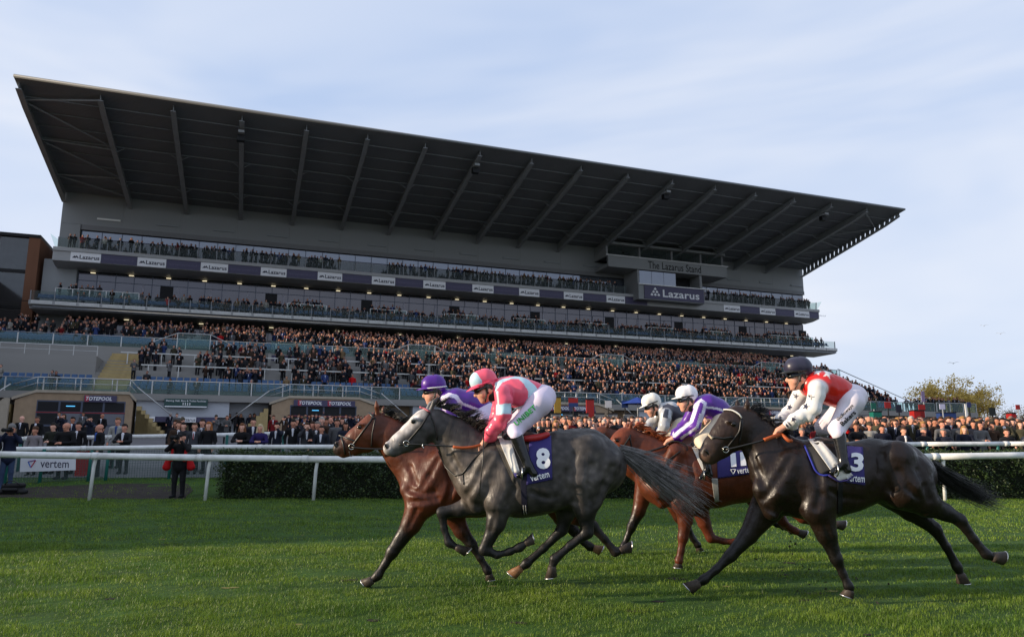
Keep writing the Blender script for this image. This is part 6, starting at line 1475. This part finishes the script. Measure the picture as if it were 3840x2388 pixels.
# ------------------------------------------------------------------ hedge
hg = empty('hedge', (8, 21.3, 0)); tag(hg, 'clipped dark green hedge behind the running rail', 'hedge')
HX0 = float(at_depth(815, 1860, 20.4)[0]); HX1 = 17.5
M_leaf = bpy.data.materials.new('hedge_leaf'); M_leaf.use_nodes = True
def leafmat(m, c, rough=.45, var=.5, trans=.25):
    nt = m.node_tree; b = nt.nodes['Principled BSDF']; g = nt.nodes.new('ShaderNodeNewGeometry'); mr = nt.nodes.new('ShaderNodeMapRange'); mr.inputs['To Min'].default_value = 1-var; mr.inputs['To Max'].default_value = 1+var
    mu = nt.nodes.new('ShaderNodeVectorMath'); mu.operation = 'SCALE'; mu.inputs[0].default_value = c; nt.links.new(g.outputs['Random Per Island'], mr.inputs['Value']); nt.links.new(mr.outputs['Result'], mu.inputs['Scale']); nt.links.new(mu.outputs['Vector'], b.inputs['Base Color'])
    b.inputs['Roughness'].default_value = rough
    if trans:
        tl_ = nt.nodes.new('ShaderNodeBsdfTranslucent'); nt.links.new(mu.outputs['Vector'], tl_.inputs['Color']); mx_ = nt.nodes.new('ShaderNodeMixShader'); mx_.inputs['Fac'].default_value = trans
        nt.links.new(b.outputs[0], mx_.inputs[1]); nt.links.new(tl_.outputs[0], mx_.inputs[2]); nt.links.new(mx_.outputs[0], nt.nodes['Material Output'].inputs['Surface'])
leafmat(M_leaf, (.032, .058, .014))
def leaves(P, size, nrm=None, spread=1.0):
    n = len(P); d = rng.normal(0, 1, (n, 3)); d /= np.linalg.norm(d, axis=1)[:, None]; e = np.cross(d, rng.normal(0, 1, (n, 3))); e /= np.linalg.norm(e, axis=1)[:, None]
    s = (size*rng.uniform(.6, 1.3, n))[:, None]; f = np.cross(d, e)
    V = np.stack([P - d*s, P + e*s*.5 + f*s*.12, P + d*s, P - e*s*.5 + f*s*.12], 1).reshape(-1, 3); F = np.arange(4*n).reshape(n, 4); return V, F
sec = [(20.45, .02), (20.35, .6), (20.45, 1.12), (20.7, 1.27), (22.0, 1.27), (22.2, 1.1), (22.2, .02)]
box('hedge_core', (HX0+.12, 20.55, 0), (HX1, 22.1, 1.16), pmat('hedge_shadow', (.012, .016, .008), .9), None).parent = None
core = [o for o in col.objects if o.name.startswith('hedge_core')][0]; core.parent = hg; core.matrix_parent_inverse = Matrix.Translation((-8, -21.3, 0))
n = 52000; t = rng.random(n); X = rng.uniform(HX0, HX1, n)
side = rng.random(n); yy = np.where(side < .62, 20.42 + rng.normal(0, .06, n), rng.uniform(20.42, 22.1, n)); zz = np.where(side < .62, rng.uniform(.0, 1.24, n), 1.22 + rng.normal(0, .035, n))
bump_ = .09*np.sin(X*3.1+zz*5)+.07*np.sin(X*7.7-zz*9)+.05*np.sin(X*15+zz*13); zz = zz + np.where(side >= .62, .03*np.sin(X*2.3)+.025*np.sin(X*6.1+yy*3), 0); yy = yy + np.where(side < .62, bump_, 0) + np.where((side < .62) & (zz > 1.1), (zz-1.1)*.6, 0)
endm = rng.random(n) < .06; X = np.where(endm, HX0 + rng.normal(0, .07, n), X); yy = np.where(endm, rng.uniform(20.4, 22.1, n), yy)
V, F = leaves(np.stack([X, yy, zz], -1), .034)
lf = tag(obj('hedge_leaves', V, F, M_leaf, hg), kind='stuff'); lf.matrix_parent_inverse = Matrix.Translation((-8, -21.3, 0))
V, F = leaves(np.stack([X[:9000], yy[:9000]-.02, zz[:9000]], -1)[rng.random(9000) < .35], .032)
M_leaf2 = bpy.data.materials.new('yellowing_hedge_leaf'); M_leaf2.use_nodes = True; leafmat(M_leaf2, (.1, .12, .022))
lf = tag(obj('young_leaves', V, F, M_leaf2, hg), kind='stuff'); lf.matrix_parent_inverse = Matrix.Translation((-8, -21.3, 0))
# bare soil at the hedge end
sp = np.array([[at_depth(x, y, 20)[0]/20*Y, Y] for x, y, Y in ((120, 0, 21.2), (250, 0, 20.6), (500, 0, 20.35), (830, 0, 20.3), (860, 0, 22), (840, 0, 23.3), (600, 0, 23.4), (330, 0, 22.6), (180, 0, 21.8))])
tag(obj('soil_bed', [(x, y, float(ground_z(x, y))+.006) for x, y in sp], [tuple(range(len(sp)))], M_soil), kind='structure')
# ------------------------------------------------------------------ grass blades
WAVES = [(rng.normal(0, s_), rng.normal(0, s_), rng.uniform(0, 6.3), a_) for s_, a_ in ((1.2, .3), (1.6, .3), (4, .28), (6, .28), (8, .3), (10, .3), (13, .3), (16, .28), (20, .25), (26, .22))]
def grass(name, y0, y1, n, h, w, xr, mat):
    Y = y0 + (y1-y0)*rng.random(n)**.8; X = rng.uniform(-1, 1, n)*(Y*.72+.6)
    m = np.zeros(n)
    for kx, ky, ph_, am_ in WAVES: m += am_*np.sin(kx*X + ky*Y + ph_)
    keep = rng.random(n) < np.clip(.72+.4*m, .12, 1); X, Y, m = X[keep], Y[keep], m[keep]; n = len(X)
    hh = h*rng.uniform(.5, 1.25, n)*np.clip(1+.5*m, .35, 1.9); ang = rng.uniform(0, 2*math.pi, n); le = rng.normal(0, .45, n)*hh + .1*hh
    dx, dy = np.cos(ang), np.sin(ang); z0 = ground_z(X, Y)
    a = np.stack([X-dx*w, Y-dy*w, z0-.004], -1); b = np.stack([X+dx*w, Y+dy*w, z0-.004], -1)
    mx_, my_ = X + le*.35*dy + rng.normal(0, .15, n)*hh, Y - le*.35*dx
    c = np.stack([mx_+dx*w*.7, my_+dy*w*.7, z0+hh*.6], -1); d = np.stack([mx_-dx*w*.7, my_-dy*w*.7, z0+hh*.6], -1); e = np.stack([X + le*dy + rng.normal(0, .3, n)*hh, Y - le*dx, z0+hh], -1)
    V = np.stack([a, b, c, d, e], 1).reshape(-1, 3); i = np.arange(n)*5
    F = np.concatenate([np.stack([i, i+1, i+2, i+3], -1), np.stack([i+3, i+2, i+4, i+4], -1)])
    return V, F[:n], F[n:, :3]
M_grass = bpy.data.materials.new('grass_blade'); M_grass.use_nodes = True; leafmat(M_grass, (.115, .18, .012), .5, .5, .35)
_nt = M_grass.node_tree; _mu = [x for x in _nt.nodes if x.type == 'VECT_MATH'][0]; _g = _nt.nodes.new('ShaderNodeNewGeometry'); _n = _nt.nodes.new('ShaderNodeTexNoise'); _n.inputs['Scale'].default_value = 1.1; _n.inputs['Detail'].default_value = 6; _n.inputs['Roughness'].default_value = .65
_r = _nt.nodes.new('ShaderNodeValToRGB'); _r.color_ramp.elements[0].position = .36; _r.color_ramp.elements[0].color = (.07, .145, .011, 1); _r.color_ramp.elements[1].position = .66; _r.color_ramp.elements[1].color = (.185, .265, .022, 1)
_nt.links.new(_g.outputs['Position'], _n.inputs['Vector']); _nt.links.new(_n.outputs['Fac'], _r.inputs['Fac']); _nt.links.new(_r.outputs['Color'], _mu.inputs[0])
GV = []; GQ = []; GT = []; off = 0
for y0, y1, n, h, w in ((4.6, 7.5, 150000, .029, .0018), (7.5, 11, 150000, .03, .0026), (11, 20.6, 150000, .032, .005), (20.5, 25.2, 18000, .04, .007)):
    v, q, t = grass('grass', y0, y1, n, h, w, 0, M_grass); GV.append(v); GQ.append(q+off); GT.append(t+off); off += len(v)
GV = np.concatenate(GV); GQ = np.concatenate(GQ); GT = np.concatenate(GT)
me = bpy.data.meshes.new('grass'); me.vertices.add(len(GV)); me.vertices.foreach_set('co', GV.astype(np.float32).ravel())
li = np.concatenate([GQ.ravel(), GT.ravel()]).astype(np.int32); me.loops.add(len(li)); me.loops.foreach_set('vertex_index', li)
me.polygons.add(len(GQ)+len(GT)); me.polygons.foreach_set('loop_start', np.concatenate([np.arange(len(GQ))*4, len(GQ)*4+np.arange(len(GT))*3]).astype(np.int32)); me.update(calc_edges=True); me.materials.append(M_grass)
tag(link('grass', me), 'short green racecourse grass covering the track', 'grass', kind='stuff')
M_straw = pmat('dry_turf', (.2, .17, .06), .95, var=.3, scale=20)
# clods kicked up behind the dark horse, bare scars in the turf
cl = MB()
for k in range(45):
    x, y, z = rng.normal(2.75, .4), rng.normal(7.3, .3), abs(rng.normal(.2, .2))+.03; s = rng.uniform(.003, .011)
    o = len(cl.V); cl.V += [(x+rng.normal(0, s), y+rng.normal(0, s), z+rng.normal(0, s)) for _ in range(6)]; cl.F += [(o, o+1, o+2), (o+1, o+3, o+2), (o+3, o+4, o+2), (o+4, o+5, o), (o, o+2, o+4), (o+5, o+3, o+1)]
tag(cl.build('turf_clods', M_soil), 'small dark clods of turf flying behind the hooves', 'turf', kind='stuff')
for k, (x, y) in enumerate(((1310, 2175), (1960, 2130), (2960, 2110), (2940, 2155), (3060, 2225), (2380, 2290), (2470, 2255), (1200, 2070), (2540, 2170))):
    r = ray(x, y); t = -CAM_H/r[2]; c = CAM + r*t; m = 11; rad = rng.uniform(.04, .08)
    tag(obj('turf_scar', [(c[0]+rad*1.7*rng.uniform(.6, 1.2)*math.cos(2*math.pi*i/m), c[1]+rad*rng.uniform(.6, 1.2)*math.sin(2*math.pi*i/m), .005) for i in range(m)], [tuple(range(m))], M_soil), kind='structure')
for k in range(28):
    Y_ = rng.uniform(5.2, 12); X_ = rng.uniform(-.6, .66)*Y_; m = 9; rad = rng.uniform(.025, .06)
    tag(obj('turf_scar', [(X_+rad*1.6*rng.uniform(.5, 1.2)*math.cos(2*math.pi*i/m), Y_+rad*rng.uniform(.5, 1.2)*math.sin(2*math.pi*i/m), .004) for i in range(m)], [tuple(range(m))], M_soil if k % 3 else M_straw), kind='structure')
# ------------------------------------------------------------------ bookmakers' boards
def board(x, y0, y1, w, colr, Y, label, kind='pole', text=None, tcol=None, c2=None):
    X = float(at_depth(x, y1, Y)[0]); r = empty('bookmaker_board', (X, Y, float(ground_z(X, Y)))); tag(r, label, 'board')
    zt, zb = at_depth(x, y0, Y)[2]-r.location.z, at_depth(x, y1, Y)[2]-r.location.z; k = px_per_m((X, Y, 2)); hw = w/k/2
    if kind == 'pole':
        MB().tube([(0, .03, 0), (0, .03, zb)], .04, 6).build('pole', M_black if rng.random() < .5 else M_rail, r); MB().box((-hw, 0, zb), (hw, .06, zt)).build('board_face', pmat('board_'+label[:14].replace(' ', '_'), colr, .5, var=.06), r)
        if c2: MB().box((-hw, -.008, zb), (hw, -.001, zb+(zt-zb)*.45)).build('lower_band', pmat('band_'+label[:14].replace(' ', '_'), c2, .5), r)
    else:
        MB().box((-hw, 0, max(0, zb-1.2)), (hw, .5, zt)).build('board_face', pmat('board_'+label[:14].replace(' ', '_'), colr, .5, var=.08), r); MB().box((-hw-.03, -.03, zt), (hw+.03, .53, zt+.06)).build('board_cap', M_black, r)
    if text:
        tv, tf = text_fit(text, hw*1.6, (zt-zb)*.3, bold=.02); obj('lettering', [(a, -.012, zb+(zt-zb)*.72+b) for a, b, _ in tv], tf, tcol or M_wtext, r)
    return r
RD, BL, GR, YL, GY = (.26, .018, .018), (.02, .045, .15), (.012, .1, .075), (.3, .19, .03), (.2, .2, .2)
board(2092, 1490, 1540, 24, YL, 46, 'yellow bookmaker board just right of the pink jockey', 'post')
board(2150, 1492, 1525, 36, RD, 45, 'red over blue bookmaker board on a pole right of the pink jockey', c2=BL)
board(2215, 1498, 1578, 28, RD, 44, 'tall narrow red bookmaker stand above the chestnut horse', 'post')
board(2282, 1502, 1528, 25, (.5, .5, .52), 45, 'plain white board on a pole left of the white caps')
board(2344, 1502, 1528, 24, BL, 45, 'small blue board on a pole left of the first white cap')
for i, x in enumerate((2085, 2130, 2190, 2250, 2300, 2360)): board(x, 1552, 1590, 34, GY, 42+i*.2, '%s of six plain grey betting boards above the heads, counted from the left' % ['first', 'second', 'third', 'fourth', 'fifth', 'sixth'][i], 'post')
f7 = lambda x: 3200+x/2.52
g7 = lambda y: 1300+y/2.52
board(f7(195), g7(530), g7(590), 18, GR, 47, 'small green board on a pole nearest the red jockey', text=None)
board(f7(235), g7(615), g7(700), 32, (.01, .13, .1), 44, 'green betting stand right of the red jockey knee', 'post')
board(f7(330), g7(520), g7(580), 22, RD, 47, 'small red board on a pole right of the green one')
board(f7(435), g7(545), g7(620), 20, (.015, .015, .03), 47, 'black board on a pole between red boards')
board(f7(610), g7(605), g7(690), 24, (.32, .016, .014), 42, 'left of the two bright red betting boxes above the crowd', 'post')
board(f7(658), g7(605), g7(700), 20, (.3, .018, .015), 42.5, 'right of the two bright red betting boxes above the crowd', 'post')
board(f7(652), g7(545), g7(600), 24, RD, 47, 'red board on a pole above the red betting boxes')
board(f7(665), g7(420), g7(520), 12, (.16, .13, .24), 60, 'tall slim purple flag banner in front of the yellow tree', 'pole')
board(f7(845), g7(540), g7(590), 20, (.45, .45, .6), 50, 'small pale lilac board on a pole left of the tree trunk')
board(f7(900), g7(625), g7(680), 60, BL, 52, 'wide blue betting canopy below the yellow tree', 'post')
board(f7(1098), g7(522), g7(572), 14, (.03, .04, .12), 42, 'navy board beside a white pole below the yellow tree')
board(f7(1075), g7(540), g7(660), 7, (.7, .7, .7), 42, 'thin white upright pole in front of the yellow tree', 'pole')
board(f7(1320), g7(575), g7(650), 24, (.015, .02, .02), 46, 'black board left of the far right red board', 'pole')
board(f7(1560), g7(547), g7(592), 15, RD, 46, 'red board on a pole at the far right edge')
board(f7(1520), g7(630), g7(668), 18, (.3, .015, .015), 44, 'small bright red box low at the far right edge', 'post')
# umbrella
ux = float(at_depth(2390, 1500, 45)[0]); um = empty('umbrella', (ux, 45, float(ground_z(ux, 45)))); tag(um, 'blue umbrella behind the first white cap', 'umbrella')
zt = at_depth(2390, 1488, 45)[2]-um.location.z; Vu = [(0, 0, zt)] + [(1.0*math.cos(a), 1.0*math.sin(a), zt-.42) for a in np.linspace(0, 2*math.pi, 9)[:-1]]
obj('canopy', Vu, [(0, 1+i, 1+(i+1) % 8) for i in range(8)], pmat('umbrella_blue', (.02, .05, .25), .6), um); MB().tube([(0, 0, 0), (0, 0, zt)], .03, 6).build('pole', M_rail, um)
# ------------------------------------------------------------------ trees
def tree(X, Y, H, wd, colr, n, label, seed, trunk_h=.35):
    r = np.random.default_rng(seed); t = empty('tree', (X, Y, 0)); tag(t, label, 'tree')
    M_b = pmat('bark', (.06, .045, .03), .9, var=.3); mb = MB(); tips = []
    mb.tube([(0, 0, -.3), (.1, 0, H*trunk_h*.5), (0, .1, H*trunk_h), (.1, 0, H*.7)], [H*.03, H*.025, H*.02, H*.006], 7)
    for k in range(26):
        z0 = H*r.uniform(trunk_h*.6, .7); a = r.uniform(0, 2*math.pi); L_ = wd*.5*r.uniform(.5, 1.05)*math.sin(math.pi*min(.95, max(.2, (z0/H)*.9))); e = np.array([math.cos(a)*L_, math.sin(a)*L_, z0+H*r.uniform(.08, .3)])
        s = np.array([0, 0, z0]); m = (s+e)/2 + [0, 0, -.03*H]; mb.tube(bez([s, m, e], 5), [H*.009, H*.007, H*.005, H*.003, H*.0015], 4)
        for _ in range(5):
            q = bez([s, m, e], 9)[r.integers(4, 9)]; f = q + r.normal(0, 1, 3)*[wd*.1, wd*.1, H*.07] + [0, 0, H*.03]; mb.tube([q, (q+f)/2+[0, 0, .02*H], f], [H*.003, H*.002, H*.001], 3); tips += [f, (q+f)/2]
    mb.build('trunk', M_b, t)
    tips = np.array(tips); P = tips[r.integers(0, len(tips), n)] + r.normal(0, 1, (n, 3))*[wd*.045, wd*.045, H*.035]; P[:, 2] = np.clip(P[:, 2], H*.12, H)
    V, F = leaves(P, H*.014); m_ = bpy.data.materials.new('foliage_'+str(seed)); m_.use_nodes = True; leafmat(m_, colr, .6, .4, .5); tag(obj('crown', V, F, m_, t), kind='stuff')
    return t
q = at_depth(3570, 1600, 120); tree(q[0], 120, float(at_depth(3590, 1398, 120)[2]), 12.5, (.62, .46, .12), 15000, 'yellow leaved autumn tree beyond the terraces on the right', 3, .3)
q = at_depth(3660, 1600, 122); tree(q[0], 122, float(at_depth(3660, 1440, 122)[2]), 8, (.62, .44, .11), 5000, 'smaller golden tree leaning off the right side of the tall yellow tree', 4, .3)
for i, (x, y, s) in enumerate(((3775, 1508, 5), (3850, 1515, 6), (3500, 1545, 7))):
    q = at_depth(x, 1600, 150); tree(q[0], 150, float(at_depth(x, y, 150)[2]), 10, (.10, .085, .035), 2200, ['dull olive tree near the far right frame edge', 'dull brown tree cut by the right frame edge', 'low dark tree behind the end platform of the terraces'][i], s, .2)
# birds
for i, (x, y, s) in enumerate(((3575, 1363, 1.0), (3690, 1222, .8), (3752, 1252, .9))):
    q = at_depth(x, y, 70); bd = empty('bird', tuple(q)); tag(bd, ['dark bird flying just above the yellow tree', 'pale gull higher in the sky right of the stand, left of the pair', 'pale gull in the sky at the right, rightmost bird'][i], 'bird', 'birds in the sky')
    mt = M_black if i == 0 else pmat('gull_grey', (.4, .4, .42), .7)
    q_ = Solid(.02); q_.limb((-.12, 0, 0), (.1, 0, .02), .05, .03, .8, .03); q_.limb((.1, 0, .02), (.2, 0, .02), .03, .015, 1.5, .02); skin_obj('body', q_, mt, bd)
    for sgn in (-1, 1): obj('wing', [(-.06, 0, .03), (.07, 0, .03), (.1, sgn*.25, .16), (.05, sgn*.5, .08), (-.02, sgn*.28, .15), (-.06, 0, .015), (.07, 0, .015), (.1, sgn*.25, .145), (.05, sgn*.5, .075), (-.02, sgn*.28, .135)], [(0, 1, 2, 4), (4, 2, 3), (5, 9, 7, 6), (9, 8, 7), (0, 5, 6, 1), (1, 6, 7, 2), (2, 7, 8, 3), (3, 8, 9, 4), (4, 9, 5, 0)], mt, bd)
    bd.rotation_euler = (0, 0, .9); bd.scale = (s, s, s)
scene.cycles.max_bounces = 5; scene.cycles.transparent_max_bounces = 10; scene.cycles.diffuse_bounces = 3; scene.cycles.glossy_bounces = 2; scene.cycles.transmission_bounces = 2
